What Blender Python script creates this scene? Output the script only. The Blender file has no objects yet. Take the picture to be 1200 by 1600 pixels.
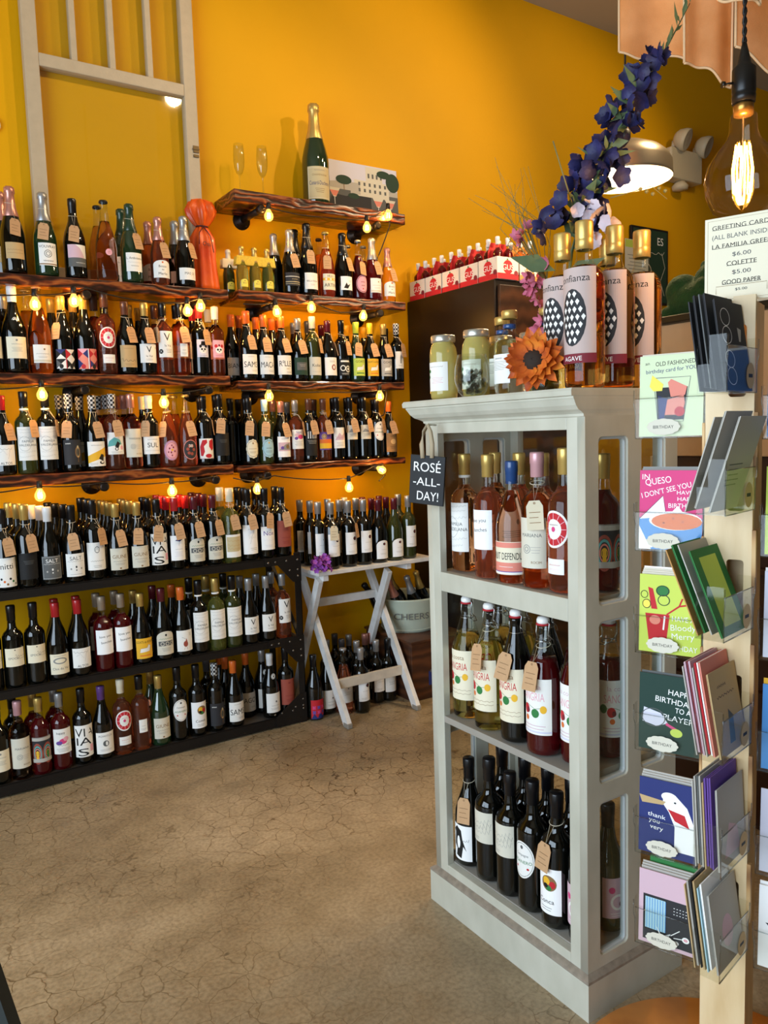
import bpy, bmesh, math, random
from math import sin, cos, pi, radians
from mathutils import Vector, Matrix

random.seed(7)
S = bpy.context.scene
COL = S.collection

# ------------------------------------------------------------------ camera
YAW, PITCH, ROLL, FPX = 0.580007, 0.1007297, -0.0317477, 1222.2
EYE = Vector((0, 0, 1.33))
cf = Vector((sin(YAW)*cos(PITCH), cos(YAW)*cos(PITCH), -sin(PITCH)))
cr = Vector((cos(YAW), -sin(YAW), 0)); cu = cr.cross(cf)
cr2 = cr*cos(ROLL) + cu*sin(ROLL); cu2 = cu*cos(ROLL) - cr*sin(ROLL)
cd = bpy.data.cameras.new('camera'); cam = bpy.data.objects.new('camera', cd); COL.objects.link(cam)
cd.sensor_fit = 'VERTICAL'; cd.sensor_height = 32.0; cd.lens = FPX/1600*32.0; cd.clip_start = .05
m = Matrix((cr2, cu2, -cf)).transposed().to_4x4(); m.translation = EYE
cam.matrix_world = m
S.camera = cam

# ------------------------------------------------------------------ light and exposure
S.view_settings.view_transform = 'Standard'; S.view_settings.look = 'None'
S.view_settings.gamma = 1; S.view_settings.use_curve_mapping = False
S.view_settings.exposure = 0.22
w = bpy.data.worlds.new('daylight'); S.world = w; w.use_nodes = True
w.node_tree.nodes['Background'].inputs[0].default_value = (.62, .78, 1, 1)
w.node_tree.nodes['Background'].inputs[1].default_value = .6

def light(name, kind, loc, col, energy, size=.1, size_y=None, aim=None, spot=None, blend=.5):
    l = bpy.data.lights.new(name, kind); l.color = col; l.energy = energy
    if kind == 'AREA':
        l.shape = 'RECTANGLE'; l.size = size; l.size_y = size_y or size
    else:
        l.shadow_soft_size = size
    if kind == 'SPOT': l.spot_size = radians(spot); l.spot_blend = blend
    o = bpy.data.objects.new(name, l); COL.objects.link(o); o.location = loc
    if aim is not None:
        o.rotation_euler = (Vector(aim)-Vector(loc)).to_track_quat('-Z', 'Y').to_euler()
    return o
# daylight through the shopfront on the left of the camera, and the ceiling spots of the shop
DAY = light('window_daylight', 'AREA', (-2.06, .55, 1.55), (.70, .85, 1), 150, 3.3, 2.35, aim=(2, .55, 1.5))
SPOTS = [((3.3, 1.6, 3.6), 85, (1.5, 3.5, 2.2)), ((1.9, 1.7, 3.6), 48, (1.0, 3.5, 1.5)), ((4.1, 1.9, 3.6), 34, (3.6, 3.5, 2.4)), ((3.3, 1.9, 3.6), 75, (.7, 1.6, 0))]
for i, (p, e, a) in enumerate(SPOTS):
    light('ceiling_spot', 'SPOT', p, (1, .74, .44), e, .05, aim=a, spot=100, blend=.6)

# ------------------------------------------------------------------ materials
MATS = {}
def lin(c):
    if isinstance(c, str):
        c = [int(c[i:i+2], 16)/255 for i in (0, 2, 4)]
        c = [x/12.92 if x <= .04045 else ((x+.055)/1.055)**2.4 for x in c]
    return (*c[:3], 1)
def mat(name, col, rough=.5, metal=0, trans=0, ior=1.45, emit=0, coat=0, noise=0, nscale=30, bump=0, bscale=200, spec=.5):
    if name in MATS: return MATS[name]
    M = bpy.data.materials.new(name); M.use_nodes = True; nt = M.node_tree; b = nt.nodes['Principled BSDF']
    c = lin(col)
    b.inputs['Base Color'].default_value = c; b.inputs['Roughness'].default_value = rough
    b.inputs['Metallic'].default_value = metal; b.inputs['Transmission Weight'].default_value = trans
    b.inputs['IOR'].default_value = ior; b.inputs['Coat Weight'].default_value = coat
    b.inputs['Specular IOR Level'].default_value = spec
    if emit:
        b.inputs['Emission Color'].default_value = c; b.inputs['Emission Strength'].default_value = emit
    if noise or bump:
        tc = nt.nodes.new('ShaderNodeTexCoord')
        if noise:
            n = nt.nodes.new('ShaderNodeTexNoise'); n.inputs['Scale'].default_value = nscale; n.inputs['Detail'].default_value = 5
            r = nt.nodes.new('ShaderNodeMix'); r.data_type = 'RGBA'
            r.inputs[6].default_value = (*[x*(1-noise) for x in c[:3]], 1); r.inputs[7].default_value = (*[min(1, x*(1+noise)) for x in c[:3]], 1)
            nt.links.new(tc.outputs['Object'], n.inputs['Vector']); nt.links.new(n.outputs['Fac'], r.inputs[0]); nt.links.new(r.outputs[2], b.inputs['Base Color'])
        if bump:
            n = nt.nodes.new('ShaderNodeTexNoise'); n.inputs['Scale'].default_value = bscale; n.inputs['Detail'].default_value = 3
            bp = nt.nodes.new('ShaderNodeBump'); bp.inputs['Strength'].default_value = bump; bp.inputs['Distance'].default_value = .004
            nt.links.new(tc.outputs['Object'], n.inputs['Vector']); nt.links.new(n.outputs['Fac'], bp.inputs['Height']); nt.links.new(bp.outputs[0], b.inputs['Normal'])
    MATS[name] = M; return M
def clear_mat(name, tint, refl=1.0, rough=.02):
    # thin clear sheet: what is behind shows through, fresnel glints on top
    if name in MATS: return MATS[name]
    M = bpy.data.materials.new(name); M.use_nodes = True; nt = M.node_tree; nt.nodes.clear()
    o = nt.nodes.new('ShaderNodeOutputMaterial'); t = nt.nodes.new('ShaderNodeBsdfTransparent'); g = nt.nodes.new('ShaderNodeBsdfGlossy')
    t.inputs[0].default_value = lin(tint); g.inputs['Roughness'].default_value = rough
    lw = nt.nodes.new('ShaderNodeLayerWeight'); lw.inputs[0].default_value = .5
    pw = nt.nodes.new('ShaderNodeMath'); pw.operation = 'POWER'; pw.inputs[1].default_value = 3.2; nt.links.new(lw.outputs['Facing'], pw.inputs[0])
    mu = nt.nodes.new('ShaderNodeMath'); mu.operation = 'MULTIPLY_ADD'; mu.inputs[1].default_value = .55*refl; mu.inputs[2].default_value = .035*refl; mu.use_clamp = True
    mx = nt.nodes.new('ShaderNodeMixShader')
    nt.links.new(pw.outputs[0], mu.inputs[0]); nt.links.new(mu.outputs[0], mx.inputs[0])
    nt.links.new(t.outputs[0], mx.inputs[1]); nt.links.new(g.outputs[0], mx.inputs[2]); nt.links.new(mx.outputs[0], o.inputs[0])
    MATS[name] = M; return M
def ramp_mat(name, kind, stops, scale=(1, 1, 1), nscale=5, rough=.5, bump=.2, distort=0, coord='Object', coat=0, bdist=.004, rot=(0, 0, 0)):
    if name in MATS: return MATS[name]
    M = bpy.data.materials.new(name); M.use_nodes = True; nt = M.node_tree; b = nt.nodes['Principled BSDF']
    b.inputs['Roughness'].default_value = rough; b.inputs['Coat Weight'].default_value = coat
    tc = nt.nodes.new('ShaderNodeTexCoord'); mp = nt.nodes.new('ShaderNodeMapping'); mp.inputs['Scale'].default_value = scale; mp.inputs['Rotation'].default_value = rot
    nt.links.new(tc.outputs[coord], mp.inputs[0])
    if kind == 'wave':
        n = nt.nodes.new('ShaderNodeTexWave'); n.bands_direction = 'Z'; n.inputs['Distortion'].default_value = distort; n.inputs['Detail'].default_value = 3; n.inputs['Detail Scale'].default_value = 1.2
        out = n.outputs['Fac']
    elif kind == 'checker':
        n = nt.nodes.new('ShaderNodeTexChecker'); out = n.outputs['Fac']
    else:
        n = nt.nodes.new('ShaderNodeTexNoise'); n.inputs['Detail'].default_value = 8; n.inputs['Distortion'].default_value = distort; out = n.outputs['Fac']
    n.inputs['Scale'].default_value = nscale
    nt.links.new(mp.outputs[0], n.inputs['Vector'])
    r = nt.nodes.new('ShaderNodeValToRGB')
    while len(r.color_ramp.elements) < len(stops): r.color_ramp.elements.new(.5)
    for e, (p, c) in zip(r.color_ramp.elements, stops): e.position = p; e.color = lin(c)
    if kind == 'checker': r.color_ramp.interpolation = 'CONSTANT'
    nt.links.new(out, r.inputs[0]); nt.links.new(r.outputs[0], b.inputs['Base Color'])
    if bump:
        bp = nt.nodes.new('ShaderNodeBump'); bp.inputs['Strength'].default_value = bump; bp.inputs['Distance'].default_value = bdist
        nt.links.new(out, bp.inputs['Height']); nt.links.new(bp.outputs[0], b.inputs['Normal'])
    MATS[name] = M; return M

PAL = dict(w='f1efe8', W='fbfaf7', c='ece2c6', k='121212', g='8f8f8a', G='5d5f5e', r='c3202a', o='e0702a', y='ecb52c', Y='f3df5a', n='2f7a3c', N='1f3c2c', b='3a6fb0', B='25306e', p='e9a9b4', P='d9447e', v='6c4a9a', t='c3a473', T='8a6a42', u='9c4a3a', l='c7d95a', s='5fa9a5', S='a9cdd6', m='7a1f2c', d='2b2b2e', e='d9d3c0', f='c9b98e', h='e58a78', z='bd8a4a', a='4c8ed0', q='d7d6e6', i='d6b4bf', A='c4aea6', E='d5e0b8', j='16372d', x='b7b2a8')
def pm(ch): return mat('ink_'+ {'w':'warm_white','W':'white','c':'cream','k':'black','g':'grey','G':'slate','r':'red','o':'orange','y':'amber','Y':'yellow','n':'green','N':'forest','b':'blue','B':'navy','p':'pink','P':'magenta','v':'violet','t':'tan','T':'brown','u':'rust','l':'lime','s':'teal','S':'pale_blue','m':'maroon','d':'charcoal','e':'ivory','f':'gold','h':'coral','z':'copper','a':'azure','q':'lilac','i':'dusty_pink','j':'pine','x':'stone','A':'blush_grey','E':'pale_leaf'}[ch], PAL[ch], .7)

GD = mat('dark_bottle_glass', '060705', .05, coat=.25, spec=.6)
GG = mat('green_bottle_glass', '17301a', .05, coat=.6, spec=.9)
GY = mat('yellow_green_bottle_glass', 'b9bf62', .03, trans=.9, ior=1.36)
GO = mat('olive_bottle_glass', '39401c', .04, trans=.35, coat=.6)
R1 = mat('rose_wine', 'f7c8a6', .02, trans=1, ior=1.35)
R2 = mat('amber_rose_wine', 'f2b07c', .02, trans=1, ior=1.35)
R3 = mat('dark_rose_wine', 'e28a66', .03, trans=.95, ior=1.35)
R4 = mat('red_wine_in_clear_glass', '5e0d12', .04, trans=.55, ior=1.35, coat=.5)
AG = mat('golden_spirit', 'ecb455', .02, trans=1, ior=1.35)
WG = mat('pale_white_wine', 'e8dc86', .02, trans=1, ior=1.35)
CLQ = mat('clear_liquid', 'f2f0e4', .02, trans=1, ior=1.33)
CG = clear_mat('clear_glass', 'f8faf6', 1.0)
PANE = clear_mat('window_pane_glass', 'fafcfa', .9, .03)
ACR = clear_mat('clear_acrylic', 'fcfcfa', .5, .04)
KRAFT = mat('kraft_paper', 'c39a70', .8, noise=.1, nscale=80)
STRING = mat('tag_string', 'd9cdb4', .9)
GOLD = mat('gold_foil', 'd8b25a', .32, .85)
SILV = mat('silver_foil', 'c9c5b8', .32, .8)
BLK = mat('black_steel', '211e1c', .45, .4, noise=.25, nscale=12, bump=.15)
PIPE = mat('iron_pipe', '2c2826', .42, .7, noise=.2, nscale=20)

# ------------------------------------------------------------------ mesh helpers
def newmesh(name, bm, mats, smooth=False):
    me = bpy.data.meshes.new(name); bm.to_mesh(me); bm.free()
    for m_ in (mats if isinstance(mats, (list, tuple)) else [mats]): me.materials.append(m_)
    if smooth:
        for p in me.polygons: p.use_smooth = True
    return me
def ob(name, me, parent=None, loc=(0, 0, 0), rz=0, rot=None):
    o = bpy.data.objects.new(name, me); COL.objects.link(o); o.parent = parent; o.location = loc
    o.rotation_euler = rot if rot is not None else (0, 0, rz)
    return o
def tag(o, label=None, cat=None, group=None, kind=None):
    if label: o['label'] = label
    if cat: o['category'] = cat
    if group: o['group'] = group
    if kind: o['kind'] = kind
    return o
def thing(name, label, cat, loc=(0, 0, 0), rz=0, group=None, rot=None):
    o = ob(name, None, None, loc, rz, rot); o.empty_display_size = .05
    return tag(o, label, cat, group)
def box(bm, x0, x1, y0, y1, z0, z1, mi=0, rot=None, bev=0):
    v = [bm.verts.new(p) for p in ((x0,y0,z0),(x1,y0,z0),(x1,y1,z0),(x0,y1,z0),(x0,y0,z1),(x1,y0,z1),(x1,y1,z1),(x0,y1,z1))]
    fs = [bm.faces.new([v[i] for i in f]) for f in ((0,3,2,1),(4,5,6,7),(0,1,5,4),(1,2,6,5),(2,3,7,6),(3,0,4,7))]
    for f in fs: f.material_index = mi
    if bev:
        es = list({e for f in fs for e in f.edges})
        r = bmesh.ops.bevel(bm, geom=es, offset=bev, segments=2, affect='EDGES', profile=.5, material=mi)
        v = list({x for x in v if x.is_valid} | set(r['verts']))
    if rot: bmesh.ops.transform(bm, matrix=rot, verts=v)
    return v
def boxm(name, dims, mats, bev=.002, smooth=False):
    bm = bmesh.new()
    for d in dims: box(bm, *d[:6], mi=d[6] if len(d) > 6 else 0, bev=bev)
    return newmesh(name, bm, mats, smooth)
def lathe(bm, prof, seg=24, mi=0, cx=0, cy=0, mis=None, smooth=True, sx=1, sy=1):
    rings = []
    for r, z in prof:
        if r < 1e-6: rings.append([bm.verts.new((cx, cy, z))])
        else: rings.append([bm.verts.new((cx+r*sx*cos(2*pi*k/seg), cy+r*sy*sin(2*pi*k/seg), z)) for k in range(seg)])
    for i in range(len(rings)-1):
        a, b = rings[i], rings[i+1]
        for k in range(seg):
            k2 = (k+1) % seg
            if len(a) == 1 and len(b) == 1: continue
            if len(a) == 1: vs = (a[0], b[k2], b[k])
            elif len(b) == 1: vs = (a[k], a[k2], b[0])
            else: vs = (a[k], a[k2], b[k2], b[k])
            f = bm.faces.new(vs); f.smooth = smooth; f.material_index = mis[i] if mis else mi
    return [v for r_ in rings for v in r_]
def tube(bm, pts, r, seg=8, mi=0, cap=True, smooth=True):
    pts = [Vector(p) for p in pts]; rings = []; up = Vector((0, 0, 1))
    for i, p in enumerate(pts):
        d = (pts[min(i+1, len(pts)-1)] - pts[max(i-1, 0)])
        d = d.normalized() if d.length > 1e-9 else Vector((0, 0, 1))
        a = d.cross(up if abs(d.z) < .95 else Vector((1, 0, 0))).normalized(); b = a.cross(d)
        rr = r[i] if isinstance(r, (list, tuple)) else r
        rings.append([bm.verts.new(p + a*rr*cos(2*pi*k/seg) + b*rr*sin(2*pi*k/seg)) for k in range(seg)])
    for i in range(len(rings)-1):
        for k in range(seg):
            f = bm.faces.new((rings[i][k], rings[i][(k+1) % seg], rings[i+1][(k+1) % seg], rings[i+1][k])); f.smooth = smooth; f.material_index = mi
    if cap:
        for r_ in (rings[0][::-1], rings[-1]):
            f = bm.faces.new(r_); f.material_index = mi
    return [v for r_ in rings for v in r_]
def bar(bm, a, b, w, h, mi=0, side=None):
    # square bar from a to b; w measured along 'side', h across it
    a, b = Vector(a), Vector(b); d = (b-a).normalized(); s = Vector(side).normalized() if side else d.cross(Vector((0, 0, 1))).normalized()
    s = (s - d*s.dot(d)).normalized(); u = s.cross(d)
    v = [bm.verts.new(p + s*w/2*i + u*h/2*j) for p in (a, b) for i, j in ((-1,-1),(1,-1),(1,1),(-1,1))]
    for f in ((0,1,2,3),(7,6,5,4),(0,4,5,1),(1,5,6,2),(2,6,7,3),(3,7,4,0)):
        bm.faces.new([v[i] for i in f]).material_index = mi
    bmesh.ops.recalc_face_normals(bm, faces=bm.faces[:])
    return v
def prism(bm, pts, y0, y1, mi=0):
    # outline in x,z pushed along y
    a = [bm.verts.new((x, y0, z)) for x, z in pts]; b = [bm.verts.new((x, y1, z)) for x, z in pts]; n = len(pts)
    fs = [bm.faces.new(a), bm.faces.new(b[::-1])] + [bm.faces.new((a[i], b[i], b[(i+1) % n], a[(i+1) % n])) for i in range(n)]
    for f in fs: f.material_index = mi
    bmesh.ops.recalc_face_normals(bm, faces=fs)
    return a+b
def sub_copy(o, parent=None):
    c = o.copy(); COL.objects.link(c); c.parent = parent
    for ch in list(o.children): sub_copy(ch, c)
    return c

# ------------------------------------------------------------------ printed art (flat 2D shapes laid on a card, or wrapped on a bottle)
TEXTS = {}
def text_geo(s):
    if s in TEXTS: return TEXTS[s]
    cu_ = bpy.data.curves.new('lettering', 'FONT'); cu_.body = s; cu_.size = 1; cu_.resolution_u = 3
    o = bpy.data.objects.new('lettering', cu_); COL.objects.link(o)
    dg = bpy.context.evaluated_depsgraph_get(); me = o.evaluated_get(dg).to_mesh()
    vs = [(v.co.x, v.co.y) for v in me.vertices]; fs = [tuple(p.vertices) for p in me.polygons]
    o.evaluated_get(dg).to_mesh_clear()
    bpy.data.objects.remove(o); bpy.data.curves.remove(cu_)
    xs = [v[0] for v in vs] or [0, 1]; x0, x1 = min(xs), max(xs)
    ys = [v[1] for v in vs] or [0, 1]; y0, y1 = min(ys), max(ys)
    TEXTS[s] = (vs, fs, x0, x1, y0, y1); return TEXTS[s]
# small print that cannot be read in the photograph is drawn as a fine wavering line
UNREAD = {'CHATEAU', 'BRUT RESERVE', 'Vincent', 'PET NAT', 'ROSE', 'WILD', 'NATURE', 'BRUT', 'TERRE NERO', 'ROSE WINE', 'RIESLING', 'ROSATO', 'TIERRAS', 'Prestige', 'Blanc', 'OF THE EARTH', 'Vermentino', 'TURTLE', 'Rubus', 'RESERVA', 'DOMAINE', 'CHALONE', 'ESTATE', 'BOTANIC', 'TONIC', 'MAGNUM', 'mmm', 'SUNNY', 'PINOT NOIR', 'CARD', 'M', 'LA VESPA', 'white wine with', 'natural fruit flavor', 'GO', 'ROSA', 'NAT', 'H', 'B', 'CASA LUIS', 'love', 'the heart'}
class Art:
    def __init__(s, w, h, items, paper='w', shape='rect', z0=0):
        s.w, s.h = w, h; s.bm = bmesh.new(); s.mats = []; s.n = 0; s.z0 = z0
        if paper:
            if shape == 'oval': s.poly([(.5*cos(2*pi*k/32), .5+.5*sin(2*pi*k/32)) for k in range(32)], paper)
            elif shape == 'arch': s.poly([(-.5, 0), (.5, 0), (.5, .72)]+[(.5*cos(pi*k/14), .72+.28*sin(pi*k/14)) for k in range(1, 14)]+[(-.5, .72)], paper)
            elif shape == 'ornate': s.poly([(.5*(.93+.07*abs(cos(6*a)))*cos(a), .5+.5*(.93+.07*abs(cos(6*a)))*sin(a)) for a in [2*pi*k/96 for k in range(96)]], paper)
            else: s.poly([(-.5, 0), (.5, 0), (.5, 1), (-.5, 1)], paper)
        for it in items: s.draw(it)
    def mi(s, c):
        m_ = pm(c)
        if m_ not in s.mats: s.mats.append(m_)
        return s.mats.index(m_)
    def face(s, pts, c):
        s.n += 1; vs = [s.bm.verts.new((x, y, s.n)) for x, y in pts]
        try: s.bm.faces.new(vs).material_index = s.mi(c)
        except ValueError: pass
    def poly(s, pts, c): s.face([(x*s.w, y*s.h) for x, y in pts], c)
    def draw(s, it):
        k = it[0]
        if k == 'r': _, x, y, w_, h_, c = it; s.poly([(x-w_/2, y-h_/2), (x+w_/2, y-h_/2), (x+w_/2, y+h_/2), (x-w_/2, y+h_/2)], c)
        elif k == 'e':
            _, x, y, rx, ry, c = it; s.poly([(x+rx*cos(2*pi*i/20), y+ry*sin(2*pi*i/20)) for i in range(20)], c)
        elif k == 'o':      # ring, width as a part of the radius
            _, x, y, rx, ry, c, q = it
            N = 24; s.n += 1; A = [s.bm.verts.new(((x+rx*cos(2*pi*i/N))*s.w, (y+ry*sin(2*pi*i/N))*s.h, s.n)) for i in range(N)]
            B_ = [s.bm.verts.new(((x+rx*q*cos(2*pi*i/N))*s.w, (y+ry*q*sin(2*pi*i/N))*s.h, s.n)) for i in range(N)]
            for i in range(N): s.bm.faces.new((A[i], A[(i+1) % N], B_[(i+1) % N], B_[i])).material_index = s.mi(c)
        elif k == 'p': s.poly(it[1], it[2])
        elif k == 'l':      # stroke through points, width in metres
            _, pts, wd, c = it; P_ = [Vector((x*s.w, y*s.h)) for x, y in pts]; s.n += 1; L = []
            for i, p in enumerate(P_):
                d = P_[min(i+1, len(P_)-1)]-P_[max(i-1, 0)]; d = Vector((-d.y, d.x)).normalized()*wd/2
                L.append((s.bm.verts.new((*(p+d), s.n)), s.bm.verts.new((*(p-d), s.n))))
            for i in range(len(L)-1): s.bm.faces.new((L[i][0], L[i][1], L[i+1][1], L[i+1][0])).material_index = s.mi(c)
        elif k == 't' and it[1] in UNREAD:
            _, tx, x, y, sz, c = it[:6]; hw = min(.42, .032*len(tx)+.03)
            s.draw(('l', [(x-hw+2*hw*i/16, y+sz*.28*sin(i*2.4+len(tx))) for i in range(17)], max(.0005, sz*s.h*.14), c))
        elif k == 't':      # text, centred at x,y; size in parts of the height, optional width to fit, optional turn
            _, tx, x, y, sz, c = it[:6]; fit = it[6] if len(it) > 6 else None; rt = radians(it[7]) if len(it) > 7 else 0
            vs, fs, x0, x1, y0, y1 = text_geo(tx); k_ = sz*s.h/.73
            kx = fit*s.w/(x1-x0) if fit else k_
            if not fit and (x1-x0)*kx > .94*s.w and not rt: kx = .94*s.w/(x1-x0)
            s.n += 1; cy_ = (y0+y1)/2 if rt else .36
            V = []
            for a, b in vs:
                a2, b2 = (a-(x0+x1)/2)*kx, (b-cy_)*k_
                V.append(s.bm.verts.new((x*s.w+a2*cos(rt)-b2*sin(rt), y*s.h+a2*sin(rt)+b2*cos(rt), s.n)))
            for f in fs:
                try: s.bm.faces.new([V[i] for i in f]).material_index = s.mi(c)
                except ValueError: pass
        elif k == 'lines':  # small print
            _, x, y, w_, n, c = it
            for i in range(n): s.draw(('r', x, y-i*.055, w_*(1-.25*((i*7) % 3)/2), .012, c))
        elif k == 'spiky':  # petals / star
            _, x, y, r, n, c = it; a = s.w/s.h
            s.poly([(x+r*(1 if i % 2 else .55)*cos(pi*i/n), y+a*r*(1 if i % 2 else .55)*sin(pi*i/n)) for i in range(2*n)], c)
    def flat(s, name, lift=.00015):
        # stands upright in x,z facing -y
        for v in s.bm.verts: x, y, l = v.co; v.co = (x, -l*lift*.35-.0002, y+s.z0)
        for f in s.bm.faces:
            f.normal_update()
            if f.normal.y > 0: f.normal_flip()
        return newmesh(name, s.bm, s.mats)
    def wrap(s, name, r, lift=.00005):
        hw = s.w/2; st = .0045; x = -hw+st
        while x < hw:
            g = s.bm.verts[:]+s.bm.edges[:]+s.bm.faces[:]
            bmesh.ops.bisect_plane(s.bm, geom=g, plane_co=(x, 0, 0), plane_no=(1, 0, 0), dist=1e-6); x += st
        for v in s.bm.verts:
            x, y, l = v.co; R = r+.0005+lift*l; a = x/r-pi/2; v.co = (R*cos(a), R*sin(a), y+s.z0)
        for f in s.bm.faces:
            f.normal_update(); c = f.calc_center_median()
            if f.normal.dot(Vector((c.x, c.y, 0))) < 0: f.normal_flip()
            f.smooth = False
        return newmesh(name, s.bm, s.mats)

# ------------------------------------------------------------------ the room
def struct(name, me, **k): return tag(ob(name, me, **k), kind='structure')
XL, XR, YF, YW, ZC = -2.1, 6.6, -3.0, 3.53, 3.80
WALL = mat('mustard_wall_paint', 'e6a804', .55, noise=.05, nscale=3, bump=.12, bscale=60, spec=.2)
PLAIN = mat('greige_wall_paint', '9a8d78', .7, noise=.04, nscale=3)
struct('wall_shelf_side', boxm('wall_shelf_side', [(XL, XR, YW, YW+.12, 0, ZC)], WALL, 0))
struct('wall_right', boxm('wall_right', [(XR, XR+.12, YF, YW+.12, 0, ZC)], PLAIN, 0))
struct('wall_behind', boxm('wall_behind', [(XL, XR, YF-.12, YF, 0, ZC)], PLAIN, 0))
struct('wall_left', boxm('wall_left', [(XL-.12, XL, YF, -1.2, 0, ZC), (XL-.12, XL, 2.3, YW+.12, 0, ZC), (XL-.12, XL, -1.2, 2.3, 0, .3), (XL-.12, XL, -1.2, 2.3, 2.8, ZC)], PLAIN, 0))
struct('ceiling', boxm('ceiling', [(XL-.12, XR+.12, YF-.12, YW+.12, ZC, ZC+.1)], mat('ceiling_paint', 'b5a88e', .8, noise=.04, nscale=2), 0))
struct('window_1', boxm('window_frame', [(XL-.08, XL-.02, -1.2, 2.3, .3, .36), (XL-.08, XL-.02, -1.2, 2.3, 2.74, 2.8)]+[(XL-.08, XL-.02, y, y+.05, .36, 2.74) for y in (-1.2, -.05, 1.1, 2.25)], mat('dark_window_frame', '2a2622', .5), 0))

def floor_mat():
    M = bpy.data.materials.new('stained_concrete'); M.use_nodes = True; nt = M.node_tree; b = nt.nodes['Principled BSDF']; L = nt.links.new
    tc = nt.nodes.new('ShaderNodeTexCoord')
    def noise(sc, det, dist=0):
        n = nt.nodes.new('ShaderNodeTexNoise'); n.inputs['Scale'].default_value = sc; n.inputs['Detail'].default_value = det; n.inputs['Distortion'].default_value = dist
        L(tc.outputs['Object'], n.inputs['Vector']); return n
    def ramp(src, stops):
        r = nt.nodes.new('ShaderNodeValToRGB')
        while len(r.color_ramp.elements) < len(stops): r.color_ramp.elements.new(.5)
        for e, (p, c) in zip(r.color_ramp.elements, stops): e.position = p; e.color = lin(c)
        L(src, r.inputs[0]); return r
    def mixc(f, a, c, kind='MULTIPLY'):
        x = nt.nodes.new('ShaderNodeMix'); x.data_type = 'RGBA'; x.blend_type = kind
        if isinstance(f, (int, float)): x.inputs[0].default_value = f
        else: L(f, x.inputs[0])
        L(a, x.inputs[6])
        if isinstance(c, str): x.inputs[7].default_value = lin(c)
        else: L(c, x.inputs[7])
        return x.outputs[2]
    n1 = noise(1.3, 8, .8); base = ramp(n1.outputs['Fac'], [(.3, '8c7a5e'), (.5, 'a49273'), (.68, 'b8a688')])
    n2 = noise(9, 8); sp = ramp(n2.outputs['Fac'], [(.35, 'b8b0a2'), (.6, 'ffffff')])
    c1 = mixc(.35, base.outputs[0], sp.outputs[0])
    nf = noise(90, 4); fine = ramp(nf.outputs['Fac'], [(.3, 'a39c90'), (.62, 'ffffff')])
    c1 = mixc(.5, c1, fine.outputs[0])
    # hairline cracks
    nd = noise(5, 4); mv = nt.nodes.new('ShaderNodeVectorMath'); mv.operation = 'SCALE'; mv.inputs['Scale'].default_value = .16
    ad = nt.nodes.new('ShaderNodeVectorMath'); L(nd.outputs['Color'], mv.inputs[0]); L(tc.outputs['Object'], ad.inputs[0]); L(mv.outputs[0], ad.inputs[1])
    vo = nt.nodes.new('ShaderNodeTexVoronoi'); vo.feature = 'DISTANCE_TO_EDGE'; vo.inputs['Scale'].default_value = 13; L(ad.outputs[0], vo.inputs['Vector'])
    cr_ = ramp(vo.outputs['Distance'], [(0, '85745a'), (.010, 'c4b8a4'), (.022, 'ffffff')])
    nm = noise(.9, 2); msk = ramp(nm.outputs['Fac'], [(.36, '333333'), (.55, 'ffffff')])
    c2 = mixc(msk.outputs[0], c1, cr_.outputs[0])
    # small dark pits and spots
    v2 = nt.nodes.new('ShaderNodeTexVoronoi'); v2.inputs['Scale'].default_value = 12; L(ad.outputs[0], v2.inputs['Vector'])
    pt = ramp(v2.outputs['Distance'], [(.055, '3c3122'), (.10, 'ffffff')]); nm2 = noise(1.7, 2); m2 = ramp(nm2.outputs['Fac'], [(.56, '000000'), (.64, 'ffffff')])
    c3 = mixc(m2.outputs[0], c2, pt.outputs[0])
    L(c3, b.inputs['Base Color'])
    rr = ramp(n2.outputs['Fac'], [(.3, '9c9c9c'), (.7, 'c4c4c4')]); L(rr.outputs[0], b.inputs['Roughness'])
    bp = nt.nodes.new('ShaderNodeBump'); bp.inputs['Strength'].default_value = .35; bp.inputs['Distance'].default_value = .003
    L(nf.outputs['Fac'], bp.inputs['Height']); L(bp.outputs[0], b.inputs['Normal']); return M
struct('floor', boxm('floor', [(XL-.12, XR+.12, YF-.12, YW+.12, -.1, 0)], floor_mat(), 0))

# ------------------------------------------------------------------ shelves on pipe brackets
SW = ramp_mat('charred_pine', 'wave', [(0, '200d07'), (.4, '4a1e0e'), (.8, '743517'), (1, '955426')], scale=(.5, 1.2, 1.5), nscale=8, rough=.3, bump=.35, distort=14, coat=.4)
def shelf(x0, x1, z1, th, label):
    t = thing('wood_shelf', label, 'shelf', (x0, 3.3, z1-th), group='charred wood wall shelves')
    bm = bmesh.new(); box(bm, 0, x1-x0, 0, .229, 0, th, bev=.004)
    ob('board', newmesh('shelf_board', bm, SW), t)
    return t
SH = [(1.431, 2.345, 2.415, .052, 'short charred wood shelf highest on the wall, carrying the giant champagne bottle'),
 (-.6, 1.382, 1.977, .042, 'long charred wood shelf left, right below the salvaged window sash'),
 (1.43, 2.334, 1.983, .042, 'charred wood shelf right under the short top shelf, carrying sparkling bottles'),
 (-.6, 1.371, 1.603, .042, 'second long charred wood shelf from the top on the left'),
 (1.407, 2.312, 1.583, .038, 'charred wood shelf right carrying the orange capped bottles'),
 (-.6, 1.365, 1.212, .045, 'lowest long charred wood shelf on the left, above the black steel rack'),
 (1.386, 2.306, 1.203, .032, 'lowest right charred wood shelf, above the white folding table')]
for a in SH: shelf(*a)
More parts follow.
